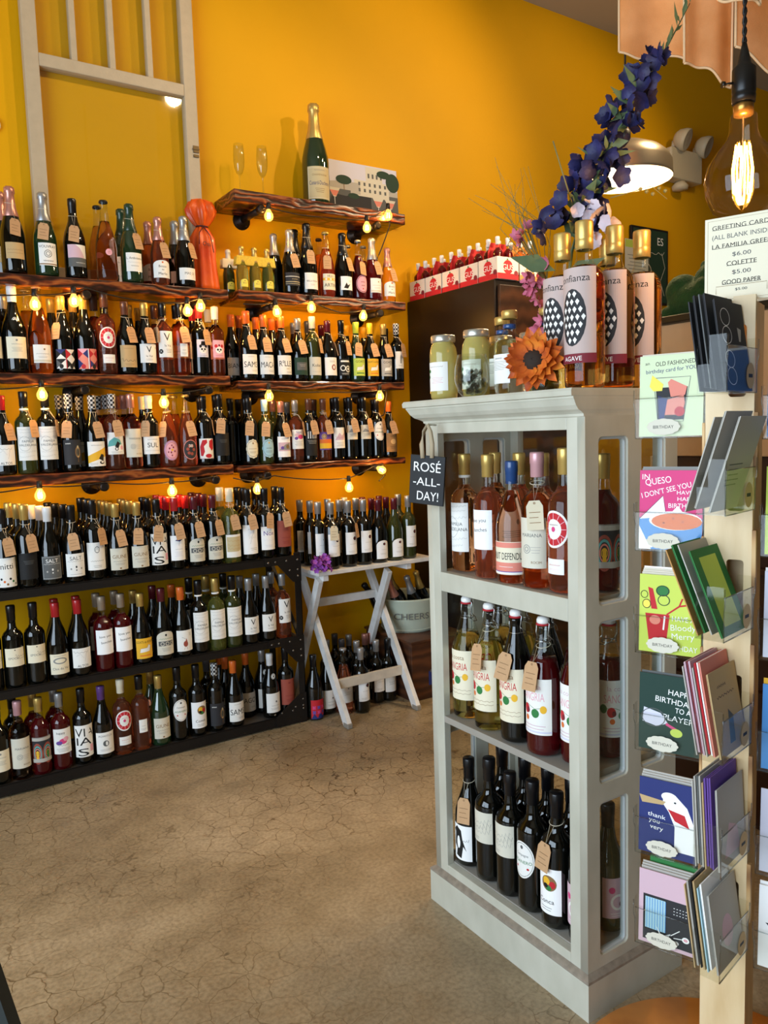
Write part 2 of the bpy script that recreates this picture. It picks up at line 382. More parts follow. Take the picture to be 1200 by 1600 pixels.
def bracket(x, z, reach, label):
    t = thing('pipe_bracket', label, 'bracket', (x, YW, z))
    bm = bmesh.new(); lathe(bm, [(0, 0), (.042, 0), (.042, .007), (.022, .010), (.021, .026), (0, .026)], 20)
    for k in range(4): lathe(bm, [(0, .007), (.005, .007), (.005, .010), (0, .010)], 8, cx=.032*cos(pi/4+k*pi/2), cy=.032*sin(pi/4+k*pi/2))
    bmesh.ops.transform(bm, matrix=Matrix.Rotation(pi/2, 4, 'X'), verts=bm.verts[:]); ob('flange', newmesh('flange', bm, PIPE), t)
    bm = bmesh.new(); tube(bm, [(0, -.01, 0), (0, -reach+.02, 0)], .0145, 14); ob('pipe', newmesh('pipe', bm, PIPE), t)
    bm = bmesh.new(); tube(bm, [(0, -reach+.03, 0), (0, -reach+.004, 0), (0, -reach, 0)], [.019, .019, .013], 14); ob('end_cap', newmesh('end_cap', bm, PIPE), t)
BK = [(1.56, 2.343, 'left pipe bracket under the short top shelf'), (2.18, 2.343, 'right pipe bracket under the short top shelf'),
 (.78, 1.915, 'pipe bracket under the upper left shelf, left of the middle'), (1.26, 1.915, 'pipe bracket under the upper left shelf near its right end'),
 (1.60, 1.921, 'left pipe bracket under the right shelf of sparkling bottles'), (2.18, 1.921, 'right pipe bracket under the right shelf of sparkling bottles'),
 (.75, 1.541, 'left pipe bracket under the middle left shelf'), (1.27, 1.541, 'right pipe bracket under the middle left shelf'),
 (1.56, 1.525, 'left pipe bracket under the shelf of orange capped bottles'), (2.17, 1.525, 'right pipe bracket under the shelf of orange capped bottles'),
 (.80, 1.147, 'left pipe bracket under the lowest left shelf'), (1.28, 1.147, 'right pipe bracket under the lowest left shelf'),
 (1.53, 1.151, 'left pipe bracket under the lowest right shelf'), (2.16, 1.151, 'right pipe bracket under the lowest right shelf')]
for x, z, l in BK: bracket(x, z, .235, l)

# ------------------------------------------------------------------ black steel rack
def rack():
    rb = bmesh.new(); lathe(rb, [(0, .003), (.003, .0022), (.005, 0)], 8); bmesh.ops.transform(rb, matrix=Matrix.Rotation(pi/2, 4, 'X'), verts=rb.verts[:]); RIV = newmesh('rivet', rb, mat('worn_steel', '6d665e', .35, .9))
    t = thing('bottle_rack', 'low black steel rack with riveted corner plates, three tiers full of wine', 'rack', (0, 3.18, 0))
    for z0, z1 in ((.752, .787), (.378, .412), (.008, .052)):
        bm = bmesh.new(); box(bm, -.6, 1.617, 0, .006, z0, z1, bev=.001); box(bm, -.6, 1.617, 0, .007, z1-.003, z1+.001)
        box(bm, -.6, 1.617, .325, .331, z0, z1, bev=.001)
        ob('rail', newmesh('rack_rail', bm, BLK), t)
        b2 = bmesh.new(); box(b2, -.6, 1.61, .007, .324, z1-.024, z1-.007, bev=.001)
        ob('tier_board', newmesh('rack_board', b2, mat('grey_brown_board', '4a433b', .6, noise=.3, nscale=9)), t)
    for y in (0, .31):
        bm = bmesh.new(); box(bm, 1.585, 1.617, y, y+.005, 0, .80, bev=.001); box(bm, 1.612, 1.617, y, y+.026, 0, .80, bev=.001)
        ob('upright', newmesh('upright', bm, BLK), t)
    for z, s in ((.752, -1), (.378, -1), (.052, 1)):
        bm = bmesh.new(); prism(bm, [(1.617, z+.035*(s < 0)), (1.44, z+.035*(s < 0)), (1.44, z), (1.50, z), (1.575, z+s*.085), (1.617, z+s*.085)] if s < 0 else [(1.617, z-.045), (1.46, z-.045), (1.46, z), (1.585, z+.09), (1.617, z+.09)], -.004, 0)
        g = ob('corner_plate', newmesh('corner_plate', bm, BLK), t)
        for x, dz in ((1.455, .015), (1.49, .015), (1.545, .015), (1.60, .015), (1.60, s*.03), (1.60, s*.06), (1.56, s*.03)):
            ob('rivet', RIV, g, (x, -.004, z+dz))
    bm = bmesh.new(); bar(bm, (1.60, .31, .76), (1.60, .31, .40), .02, .004); bar(bm, (1.60, .01, .40), (1.60, .31, .76), .018, .004); ob('end_brace', newmesh('end_brace', bm, BLK), t)
rack()

# ------------------------------------------------------------------ printed label designs: (width, height, start height, paper, shape, items)
def scrib(x0, x1, y, a=.02, n=14): return [(x0+(x1-x0)*i/n, y+a*sin(i*2.3)*(1 if i % 3 else -1)) for i in range(n+1)]
D = {
 'plain': (.075,.085,.06,'w','rect',[('lines',0,.62,.55,4,'g'),('e',0,.80,.05,.045,'g')]),
 'cream': (.078,.082,.055,'c','rect',[('t','CHATEAU',0,.66,.09,'G'),('lines',0,.5,.5,4,'g'),('e',0,.84,.05,.05,'g')]),
 'tan': (.07,.06,.055,'t','rect',[('t','BRUT RESERVE',0,.55,.12,'T'),('l',[(-.4,.35),(.4,.35)],.0008,'T')]),
 'vouvray': (.07,.085,.04,'w','rect',[('t','VOUVRAY',0,.84,.12,'k'),('o',0,.52,.2,.17,'G',.85),('o',0,.52,.12,.1,'g',.7),('t','Vincent',0,.2,.14,'k'),('r',0,.06,1,.05,'T')]),
 'pinkhill': (.075,.085,.045,'w','rect',[('p',[(-.5,0),(-.5,.45),(.5,.4),(.5,0)],'G'),('p',[(-.5,.4),(-.5,1),(-.1,1),(.12,.85),(.28,.6),(.36,.42)],'i'),('t','PET NAT',.15,.18,.09,'w')]),
 'dotpink': (.026,.026,.1,'p','oval',[('t','ROSE',0,.6,.16,'m'),('t','WILD',0,.36,.16,'m')]),
 'merlin': (.07,.075,.045,'w','rect',[('t','L. Ambulance',0,.72,.13,'k'),('t','NATURE',0,.3,.11,'G'),('l',scrib(-.4,.4,.5),.0006,'g')]),
 'bosco': (.082,.072,.03,'w','arch',[('t','Bosco',0,.66,.14,'k'),('t','dei',0,.47,.09,'k'),('t','Merlo',0,.24,.16,'k'),('e',0,.88,.05,.05,'o')]),
 'massi': (.082,.05,.03,'w','rect',[('t','MAS SI',.05,.55,.22,'G'),('l',[(.1,.3),(.2,.5),(.3,.25)],.001,'T')]),
 'band': (.09,.06,.04,'d','rect',[('r',0,.3,1,.05,'f'),('r',0,.7,1,.04,'w'),('r',0,.15,1,.03,'f'),('t','BRUT',0,.5,.13,'f')]),
 'bella': (.075,.075,.03,'w','rect',[('t','BELLA ROSA',0,.5,.1,'k'),('lines',0,.3,.3,2,'g'),('l',scrib(-.1,.1,.8),.0006,'f')]),
 'arton': (.075,.075,.035,'c','rect',[('t','HULI',0,.86,.15,'k'),('r',0,.66,1,.16,'y'),('e',-.3,.66,.07,.06,'w'),('e',0,.66,.07,.06,'w'),('e',.3,.66,.07,.06,'w'),('t','ARTIN',0,.3,.22,'k')]),
 'bird': (.07,.065,.04,'W','rect',[('p',[(-.3,.15),(-.1,.55),(.0,.35),(.2,.45),(.0,.1)],'k'),('lines',.2,.7,.3,3,'g')]),
 'pinkoval': (.068,.085,.035,'p','oval',[('o',0,.5,.47,.47,'m',.93),('t','ROSA',0,.6,.13,'m'),('t','NAT',0,.4,.13,'m'),('e',0,.22,.05,.04,'r')]),
 'white2': (.07,.07,.04,'w','rect',[('t','TERRE NERO',0,.5,.1,'G'),('r',0,.12,1,.12,'e'),('lines',0,.35,.5,2,'g'),('e',.1,.75,.05,.05,'T')]),
 'geo1': (.08,.075,.02,'w','rect',[('p',[(-.5,.5),(-.25,.75),(-.5,1)],'k'),('p',[(-.25,.75),(0,1),(-.5,1)],'B'),('p',[(0,.5),(-.25,.75),(0,1)],'k'),('p',[(0,.5),(.25,.75),(0,1)],'r'),('p',[(.5,.5),(.25,.75),(.5,1)],'k'),('p',[(-.5,0),(-.25,.25),(-.5,.5)],'G'),('p',[(-.25,.25),(0,.5),(-.5,.5)],'k'),('p',[(0,0),(.25,.25),(0,.5)],'k'),('p',[(.25,.25),(.5,.5),(.5,0)],'k'),('e',-.25,.12,.1,.12,'k'),('e',.25,.12,.1,.12,'k'),('r',0,.5,.04,1,'r')]),
 'geo2': (.085,.08,.02,'h','rect',[('p',[(-.5,.5),(-.25,.75),(-.5,1)],'r'),('p',[(-.25,.75),(0,1),(-.5,1)],'p'),('p',[(0,.5),(-.25,.75),(0,1)],'B'),('p',[(.5,.5),(.25,.75),(.5,1)],'r'),('p',[(.0,.5),(.25,.75),(0,1)],'r'),('p',[(-.5,0),(-.25,.25),(-.5,.5)],'B'),('p',[(0,0),(.25,.25),(0,.5)],'B'),('p',[(.25,.25),(.5,.5),(.5,0)],'m'),('e',-.25,.12,.1,.12,'r'),('e',.25,.12,.1,.12,'k'),('r',0,.5,.04,1,'W'),('r',.05,.5,.03,1,'r')]),
 'citrus': (.072,.085,.105,'w','oval',[('o',0,.5,.44,.44,'r',.62)]+[('l',[(.27*cos(a),.5+.27*sin(a)),(.45*cos(a),.5+.45*sin(a))],.0016,'p') for a in [i*pi/6 for i in range(12)]]+[('e',0,.5,.07,.07,'P'),('t','ROSE',0,.62,.06,'m')]),
 'chip': (.05,.035,.045,'w','rect',[('t','ROSE WINE',0,.6,.18,'r'),('lines',0,.35,.6,2,'p')]),
 'tansc': (.075,.09,.03,'t','rect',[('t','RIESLING',0,.85,.07,'T'),('l',scrib(-.45,.45,.35,.09),.0012,'k'),('lines',0,.15,.5,2,'T')]),
 'V': (.078,.078,.05,'w','rect',[('t','V',0,.72,.34,'k'),('t','la Val',0,.36,.12,'G'),('lines',0,.2,.4,2,'g'),('e',.4,.8,.04,.05,'f')]),
 'Vtall': (.068,.11,.075,'w','rect',[('t','V',.05,.78,.3,'k'),('t','la Val',.08,.45,.09,'G'),('e',-.36,.22,.13,.09,'k'),('l',[(-.42,.26),(-.3,.18)],.001,'w'),('l',[(-.42,.18),(-.3,.26)],.001,'w'),('lines',.15,.3,.4,3,'g')]),
 'smallrose': (.034,.055,.08,'w','rect',[('t','ROSATO',0,.5,.1,'G'),('lines',0,.3,.7,3,'g')]),
 'panda': (.055,.075,.08,'q','rect',[('e',0,.42,.3,.2,'w'),('e',-.22,.62,.1,.09,'k'),('e',.22,.62,.1,.09,'k'),('e',-.12,.45,.08,.06,'k'),('e',.12,.45,.08,.06,'k'),('e',0,.35,.05,.03,'k'),('p',[(-.2,.66),(.2,.66),(.14,.9),(-.14,.9)],'k'),('l',scrib(-.3,.3,.1),.0008,'G')]),
 'pandap': (.055,.075,.08,'p','rect',[('e',0,.42,.3,.2,'w'),('e',-.25,.66,.13,.1,'r'),('e',.25,.66,.13,.1,'r'),('e',-.12,.45,.08,.06,'k'),('e',.12,.45,.08,.06,'k'),('e',0,.35,.05,.03,'k'),('e',0,.7,.08,.06,'m'),('l',scrib(-.3,.3,.12),.0008,'m')]),
 'biang': (.08,.08,.03,'x','rect',[('t','BIANC',0,.55,.28,'k'),('lines',.2,.25,.3,2,'G')]),
 'sams': (.08,.088,.03,'w','rect',[('t','SAMS',0,.5,.3,'k',.86),('lines',0,.88,.4,1,'g'),('lines',.2,.2,.4,2,'g')]),
 'maca': (.08,.088,.03,'w','rect',[('t','MACA',0,.5,.3,'k',.86),('lines',0,.88,.4,1,'g'),('lines',.2,.2,.4,2,'g')]),
 'rolle': (.08,.088,.03,'w','rect',[('t','R LLE',-.02,.58,.3,'k',.78),('o',-.17,.66,.05,.07,'k',.6),('t','GO',.1,.3,.13,'f'),('lines',.2,.15,.4,2,'g')]),
 'dkgreen': (.08,.08,.03,'N','rect',[('r',0,.5,.7,.45,'G'),('lines',0,.6,.4,3,'x')]),
 'kobal': (.075,.085,.03,'e','rect',[('t','Kobal',0,.55,.17,'k'),('l',scrib(-.3,.3,.2),.0006,'g')]),
 'portrait': (.075,.085,.03,'w','rect',[('e',.1,.45,.16,.16,'u'),('e',.1,.45,.08,.1,'w'),('lines',0,.8,.4,2,'G')]),
 'po': (.07,.08,.03,'k','rect',[('o',-.2,.45,.2,.18,'w',.7),('o',.2,.4,.22,.2,'w',.75),('e',.2,.4,.08,.08,'w'),('r',0,.86,.7,.1,'w'),('lines',0,.14,.6,2,'w')]),
 'goatg': (.074,.085,.03,'l','rect',[('t','GOATS',0,.82,.14,'k'),('p',[(-.3,.3),(-.25,.5),(.1,.52),(.2,.68),(.32,.6),(.25,.35)],'w'),('l',[(-.3,.3),(-.25,.5),(.1,.52),(.2,.68),(.32,.6),(.25,.35)],.001,'N'),('r',0,.15,.6,.06,'n')]),
 'goaty': (.074,.085,.03,'y','rect',[('t','GOATS do ROAM',0,.82,.12,'k'),('p',[(-.3,.3),(-.25,.5),(.1,.52),(.2,.68),(.32,.6),(.25,.35)],'w'),('l',[(-.3,.3),(-.25,.5),(.1,.52),(.2,.68),(.32,.6),(.25,.35)],.001,'T'),('r',0,.15,.6,.05,'o')]),
 'goatw': (.074,.085,.03,'x','rect',[('t','GOATS',0,.82,.14,'k'),('p',[(-.3,.3),(-.25,.5),(.1,.52),(.2,.68),(.32,.6),(.25,.35)],'w'),('l',[(-.3,.3),(-.25,.5),(.1,.52),(.2,.68),(.32,.6),(.25,.35)],.001,'k'),('r',0,.15,.6,.05,'G')]),
 'statue': (.055,.085,.07,'w','rect',[('p',[(-.05,.3),(.1,.3),(.15,.7),(.05,.85),(-.05,.7)],'g'),('lines',0,.2,.5,2,'g')]),
 'altos': (.078,.078,.04,'w','rect',[('l',scrib(-.45,.3,.82,.06),.0009,'G'),('l',[(-.3,.6),(-.1,.72),(.05,.5),(.2,.75),(.1,.3)],.0006,'g'),('t','ALTOS',0,.1,.13,'k')]),
 'famil': (.078,.13,.055,'w','rect',[('l',scrib(-.45,.45,.93,.02,22),.0006,'g'),('l',scrib(-.4,.4,.84,.02,20),.0005,'g'),('o',-.15,.5,.3,.22,'g',.97),('t','FAMILIA',.02,.57,.07,'G'),('t','VALDELANA',.02,.46,.07,'G'),('l',scrib(-.45,.45,.26,.03,24),.0005,'g'),('l',scrib(-.45,.3,.12,.03,24),.0005,'g'),('l',scrib(-.4,.45,.7,.03,20),.0005,'g')]),
 'blacklamp': (.08,.10,.03,'d','rect',[('t','mmm',-.25,.85,.1,'w'),('o',.22,.5,.14,.22,'z',.85),('o',.22,.5,.07,.2,'f',.8),('e',.22,.72,.05,.05,'f'),('l',[(.22,.3),(.22,.1)],.001,'z')]),
 'yellowcat': (.078,.1,.02,'w','rect',[('p',[(-.5,.12),(-.5,.42),(.5,.78),(.5,.4)],'y'),('t','LA VESPA',0,.85,.08,'G'),('p',[(.05,.3),(.2,.5),(.35,.45),(.3,.2)],'k'),('e',.22,.15,.13,.07,'k'),('e',.24,.17,.08,.04,'w'),('lines',-.2,.12,.4,2,'g')]),
 'tealcat': (.075,.09,.065,'w','rect',[('p',[(-.5,.35),(-.4,.6),(-.1,.78),(.2,.66),(.3,.45),(-.1,.4)],'s'),('p',[(-.1,.35),(.05,.6),(.2,.5),(.1,.3)],'k'),('e',0,.25,.1,.08,'k'),('e',0,.25,.06,.05,'w'),('e',.3,.3,.09,.1,'p'),('lines',0,.12,.6,2,'g')]),
 'mariana': (.08,.118,.05,'e','rect',[('t','MARIANA',.04,.66,.075,'G'),('o',-.1,.38,.13,.09,'g',.85),('o',-.1,.38,.07,.05,'g',.7),('lines',.18,.42,.3,3,'x'),('t','ROCIM',.2,.12,.05,'T')]),
 'sul': (.084,.075,.06,'w','rect',[('t','SUL',0,.52,.27,'k',.55),('l',[(-.42,.2),(.42,.2)],.0006,'G'),('t','TIERRAS',0,.82,.09,'G')]),
 'pinkround': (.066,.085,.03,'p','oval',[('o',0,.5,.48,.48,'v',.94),('o',0,.5,.4,.4,'m',.96),('e',-.15,.6,.05,.05,'m'),('e',.1,.65,.05,.05,'m'),('e',.2,.45,.05,.05,'m'),('e',-.05,.4,.05,.05,'m'),('e',.02,.52,.07,.06,'y'),('e',-.22,.42,.04,.04,'m'),('e',.0,.75,.04,.04,'m'),('e',.0,.25,.04,.04,'m')]),
 'cluster': (.066,.085,.03,'d','oval',[('o',0,.5,.5,.5,'h',.93)]+[('e',.2*cos(i),.5+.22*sin(i),.1,.08,'u') for i in range(6)]+[('t','38',0,.7,.16,'w')]),
 'amoeba': (.075,.088,.03,'w','rect',[('p',[(-.42,.15),(-.45,.6),(-.3,.92),(-.05,.95),(-.02,.8),(-.22,.62),(-.18,.35),(-.3,.12)],'r'),('p',[(.08,.6),(.1,.88),(.3,.97),(.45,.85),(.42,.5),(.25,.38)],'r'),('e',.05,.14,.2,.1,'r'),('l',[(-.5,.02),(.5,.02)],.001,'r')]),
 'blacktall': (.075,.1,.04,'k','rect',[('lines',0,.7,.5,3,'G')]),
 'ornate': (.066,.088,.03,'c','ornate',[('o',0,.5,.44,.42,'T',.95),('e',0,.78,.05,.05,'T'),('t','Prestige',0,.5,.1,'T'),('lines',0,.35,.5,2,'T')]),
 'ornateb': (.066,.088,.03,'S','ornate',[('o',0,.5,.44,.42,'G',.95),('e',0,.78,.05,.05,'y'),('t','Blanc',0,.5,.12,'G'),('lines',0,.35,.5,2,'G')]),
 'artpanel': (.075,.095,.03,'W','rect',[('r',0,.5,.9,.42,'i'),('p',[(-.4,.35),(0,.62),(.3,.68),(.4,.35)],'g'),('e',.15,.5,.12,.1,'T'),('e',-.2,.45,.1,.08,'v'),('lines',0,.88,.5,1,'g')]),
 'pinkfl': (.07,.09,.065,'w','rect',[('e',-.1,.72,.2,.1,'i'),('e',.12,.62,.22,.12,'P'),('e',-.2,.55,.12,.08,'v'),('lines',0,.4,.6,5,'g'),('t','happy',0,.88,.1,'v')]),
 'bars': (.075,.12,.03,'k','rect',[('r',-.3+.15*i,.82,.07,.28,'w') for i in range(5)]+[('lines',0,.6,.7,3,'x')]),
 'sunset': (.08,.085,.055,'v','rect',[('r',0,.45,1,.3,'o'),('r',0,.22,1,.3,'y'),('e',-.2,.75,.16,.16,'t'),('o',-.2,.75,.12,.12,'m',.8),('lines',0,.07,.7,1,'k')]),
 'art3': (.07,.10,.06,'w','rect',[('p',[(-.4,.4),(-.1,.75),(.1,.6),(.4,.8),(.4,.4)],'i'),('l',scrib(-.4,.4,.55,.06),.0008,'u'),('lines',0,.28,.6,4,'g')]),
 'chateau': (.066,.07,.10,'e','rect',[('p',[(-.4,.5),(-.2,.75),(.1,.6),(.4,.8),(.4,.5)],'g'),('lines',0,.38,.7,4,'G')]),
 'ovalw': (.068,.095,.09,'w','oval',[('o',0,.5,.46,.46,'g',.96),('e',0,.84,.06,.05,'G'),('t','Campagna',0,.64,.07,'G'),('t','AGANERO',0,.45,.09,'n'),('e',-.25,.28,.05,.03,'r'),('e',.25,.28,.05,.03,'r')]),
 'brownlab': (.075,.095,.03,'T','rect',[('lines',0,.85,.5,2,'k'),('e',0,.55,.2,.14,'t'),('lines',0,.3,.5,3,'k')]),
 'nitti': (.08,.11,.02,'w','rect',[('t','nitti',0,.72,.2,'k')]+[('e',-.4+.13*i,.1+.09*((i*5) % 3),.05,.04,'nkoTkng'[i]) for i in range(7)]),
 'saltd': (.078,.09,.03,'G','rect',[('l',[(-.46,.04),(.46,.04),(.46,.96),(-.46,.96),(-.46,.04)],.0008,'w'),('t','SALT',0,.8,.17,'w'),('t','OF THE EARTH',0,.66,.06,'w'),('e',0,.42,.04,.05,'w'),('e',0,.28,.03,.03,'w'),('e',-.25,.34,.04,.04,'x'),('e',.25,.34,.04,.04,'x')]),
 'saltw': (.078,.09,.03,'w','rect',[('t','SALT',0,.8,.17,'G'),('t','OF THE EARTH',0,.66,.06,'G'),('e',0,.42,.04,.05,'k'),('e',0,.28,.03,.03,'k'),('e',-.25,.34,.04,.04,'g'),('e',.25,.34,.04,.04,'g'),('lines',0,.1,.6,1,'g')]),
 'crest': (.082,.11,.045,'w','rect',[('o',0,.74,.12,.12,'G',.8),('l',[(-.08,.72),(0,.8),(.08,.7)],.001,'G'),('t','CASA LUIS',0,.33,.07,'G'),('lines',0,.16,.4,2,'g')]),
 'giun': (.078,.088,.035,'e','rect',[('t','GIUNE',0,.62,.17,'T'),('t','Vermentino',0,.4,.08,'G'),('lines',0,.3,.5,2,'g'),('e',0,.08,.05,.04,'T')]),
 'letters': (.085,.13,.035,'w','rect',[('t','VIA',0,.78,.27,'k',.9),('p',[(.1,.95),(.3,.95),(.05,.5)],'w'),('t','IA',-.05,.5,.25,'k',.7),('t','S',-.1,.16,.24,'k',.5),('r',.32,.25,.2,.22,'p')]),
 'bluetree': (.07,.105,.045,'W','rect',[('p',[(-.2,.8),(.0,.9),(.25,.82),(.05,.76)],'B'),('l',[(.05,.8),(.0,.6)],.0008,'B'),('t','TURTLE',0,.45,.06,'g'),('lines',0,.34,.5,4,'q')]),
 'pagode': (.08,.1,.03,'e','arch',[('e',0,.84,.05,.05,'k'),('t','PINOT NOIR',0,.68,.09,'n'),('r',0,.48,.8,.2,'G'),('o',-.2,.47,.1,.08,'e',.7),('o',.05,.47,.1,.08,'e',.7),('o',.3,.47,.08,.08,'e',.7),('lines',0,.28,.5,3,'g')]),
 'goldmap': (.078,.1,.03,'w','rect',[('p',[(-.45,.25),(-.45,.9),(.45,.9),(.45,.3),(.2,.25)],'f'),('l',scrib(-.45,.4,.75,.05),.001,'z'),('l',scrib(-.4,.45,.55,.06),.001,'z'),('l',scrib(-.4,.4,.4,.05),.001,'z')]),
 'branch': (.082,.13,.035,'W','rect',[('l',[(-.1,.35),(0,.6),(.15,.8)],.0008,'g'),('l',scrib(-.2,.3,.62,.09),.0006,'x'),('t','Rubus',0,.85,.08,'x'),('lines',.1,.2,.4,2,'x')]),
 'nox': (.075,.105,.045,'W','rect',[('t','Nox',0,.72,.2,'v'),('l',scrib(-.4,.4,.45,.07),.0006,'q'),('lines',0,.2,.5,2,'q')]),
 'rusty': (.08,.12,.05,'u','rect',[('t','M',0,.85,.1,'m'),('t','RESERVA',0,.35,.08,'m'),('lines',0,.2,.4,2,'m')]),
 'lions': (.075,.07,.09,'c','rect',[('e',0,.9,.03,.03,'k'),('t','EPOCH',-.08,.45,.12,'G'),('l',scrib(0,.5,.6,.09),.0008,'G'),('l',scrib(.05,.5,.45,.07),.0006,'G')]),
 'closb': (.078,.08,.03,'c','rect',[('e',0,.66,.34,.16,'g'),('e',0,.66,.25,.1,'c'),('t','Clos du Val',0,.28,.12,'G'),('lines',0,.9,.6,1,'G')]),
 'birches': (.078,.1,.075,'W','rect',[('t','love you',.0,.72,.1,'k',.6,4),('t','bunches',.05,.5,.1,'k',.55,4)]),
 'redbird': (.075,.09,.03,'w','rect',[('e',.0,.35,.13,.14,'u'),('p',[(-.02,.45),(.04,.62),(.1,.45)],'u'),('l',[(-.2,.68),(.0,.6)],.0008,'k'),('l',[(-.05,.2),(-.1,.08)],.001,'u'),('l',[(.05,.2),(.08,.08)],.001,'u'),('lines',.3,.85,.2,3,'g')]),
 'rainbow': (.08,.1,.055,'x','rect',[('r',0,.5,1,.98,'d')]+[('o',sx,.35,.24-.05*i,.42-.1*i,'ushy'[i],.8) for sx in (-.24,.24) for i in range(4)]+[('r',-.24,.25,.1,.4,'y'),('r',.24,.25,.1,.4,'n'),('r',0,.08,1,.14,'x'),('r',0,.92,1,.12,'x')]),
 'flowers': (.075,.1,.07,'w','rect',[('e',.0,.5,.2,.11,'P'),('e',.15,.58,.14,.09,'p'),('e',-.2,.44,.16,.08,'v'),('l',scrib(-.3,.3,.36,.04),.001,'n'),('t','happy',-.1,.84,.1,'k'),('lines',0,.2,.7,3,'g')]),
 'lens': (.078,.088,.03,'w','rect',[('t','POWITCH',0,.83,.1,'G'),('e',.0,.48,.15,.14,'G'),('e',.04,.48,.06,.1,'w'),('lines',0,.2,.6,2,'g')]),
 'conca': (.078,.115,.04,'W','rect',[('e',.1,.68,.26,.17,'T'),('e',.02,.72,.12,.09,'y'),('e',.22,.66,.1,.08,'r'),('e',.1,.58,.1,.06,'n'),('e',0,.62,.08,.05,'k'),('t','Conca',.0,.28,.1,'k',.55,3),('lines',0,.14,.4,2,'g')]),
 'ago': (.078,.088,.03,'x','rect',[('t','AGO',0,.6,.28,'k',.75),('lines',.2,.25,.3,2,'G')]),
 'white3': (.078,.09,.03,'w','rect',[('e',.1,.56,.05,.05,'G'),('t','DOMAINE',.05,.36,.07,'G'),('lines',.0,.22,.5,2,'g')]),
 'dot': (.068,.105,.06,'W','rect',[('e',.18,.72,.13,.085,'k'),('r',.18,.72,.05,.06,'r'),('t','CHALONE',.05,.47,.07,'x'),('lines',-.1,.15,.4,2,'x')]),
 'dotarch': (.072,.09,.02,'W','arch',[('e',.05,.8,.1,.07,'k'),('r',.05,.8,.04,.05,'r'),('t','ESTATE',.05,.5,.07,'x'),('lines',0,.3,.5,2,'x')]),
 'zig': (.075,.09,.01,'r','rect',[('p',[(-.5,.0),(-.3,.3),(-.1,.05),(.1,.35),(.3,.1),(.5,.3),(.5,0)],'B')]+[('spiky',-.3+.3*(i % 3),.35+.25*(i//3),.16,4,'vP'[i % 2]) for i in range(6)]),
 'penguin': (.078,.10,.02,'W','rect',[('p',[(-.15,.1),(.1,.05),(.18,.4),(.3,.28),(.15,.6),(.1,.85),(-.1,.95),(-.3,.8),(-.2,.75),(-.25,.4),(-.1,.3)],'k'),('e',-.02,.5,.08,.18,'W'),('l',scrib(0,.4,.6,.05),.0008,'k')]),
 'horses': (.078,.085,.11,'e','rect',[('l',scrib(-.4,.45,.55,.12,20),.0008,'G'),('l',scrib(-.35,.4,.7,.1,18),.0008,'g'),('l',scrib(-.3,.45,.4,.1,18),.0007,'g'),('lines',-.2,.15,.4,2,'g')]),
 'defendu': (.095,.08,.025,'c','rect',[('r',0,.9,1,.16,'h'),('r',0,.22,1,.3,'h'),('r',0,.05,1,.06,'w'),('r',0,.09,1,.025,'v'),('t','FRUIT DEFENDU',0,.57,.22,'k',.9),('lines',0,.24,.4,1,'w')]),
 'sangc': (.1,.135,.055,'c','rect',[('t','la costa',0,.86,.09,'T',.5),('t','SANGRIA',0,.68,.15,'r',.66),('l',[(-.35,.5),(-.1,.52),(.1,.46),(.35,.5)],.001,'n'),('e',-.2,.46,.1,.09,'r'),('e',-.26,.42,.05,.05,'m'),('e',.04,.4,.1,.08,'n'),('e',.27,.47,.08,.07,'y'),('e',-.16,.31,.06,.05,'o'),('l',[(-.38,.5),(-.45,.4)],.001,'n'),('t','white wine with',0,.2,.04,'T',.5),('t','natural fruit flavor',0,.13,.04,'T',.55)]),
 'sangp': (.1,.135,.055,'w','rect',[('t','la costa',0,.86,.09,'i',.5),('t','SANGRIA',0,.68,.15,'p',.66),('l',[(-.35,.5),(-.1,.52),(.1,.46),(.35,.5)],.001,'n'),('e',-.34,.5,.08,.08,'n'),('e',-.16,.44,.1,.09,'r'),('e',-.1,.42,.05,.05,'m'),('e',.1,.38,.1,.08,'n'),('e',.3,.46,.08,.07,'y'),('e',-.14,.28,.06,.05,'o'),('lines',0,.16,.7,2,'i'),('r',0,.05,1,.03,'q')]),
 'agave': (.105,.20,.055,'A','rect',[('t','confianza',0,.89,.075,'k',.74),('e',0,.48,.3,.3,'d')]+[('p',[(x,y-.035),(x+.045,y+.005),(x,y+.035),(x-.045,y+.005)],'w') for y in (.24,.32,.40,.48,.56,.64,.72) for x in [(-.24+.12*k+(.06 if int(y*100) % 16 else 0)) for k in range(5)] if (x/.27)**2+((y-.48)/.27)**2 < 1]+[('r',0,.05,1,.1,'m'),('t','AGAVE',0,.05,.05,'w')]),
 'jar': (.085,.075,.025,'w','rect',[('t','BOTANIC',.1,.84,.07,'T'),('e',-.3,.62,.06,.07,'n'),('e',-.18,.7,.07,.06,'n'),('e',-.25,.5,.08,.06,'n'),('e',-.38,.74,.04,.05,'l'),('lines',.15,.45,.4,4,'p')]),
 'tonic': (.06,.07,.03,'w','rect',[('lines',0,.75,.7,6,'g'),('t','TONIC',0,.86,.08,'k')]),
 'mini': (.036,.034,.02,'Y','arch',[('t','Brut',0,.5,.2,'T'),('e',0,.75,.08,.07,'T')]),
 'magn': (.12,.15,.03,'f','rect',[('l',[(-.47,.04),(.47,.04),(.47,.95),(-.47,.95),(-.47,.04)],.0012,'w'),('t','MAGNUM',0,.88,.05,'B'),('t','CHAMPAGNE',0,.74,.06,'T'),('t','Canard-Duchene',0,.5,.13,'B',.86),('lines',0,.32,.4,3,'T')]),
 'gus': (.035,.04,.03,'w','rect',[('e',0,.5,.42,.3,'r'),('t','GUS',0,.5,.2,'w')]),
 'blank': (.075,.085,.05,'w','rect',[('lines',0,.6,.5,4,'g')]),
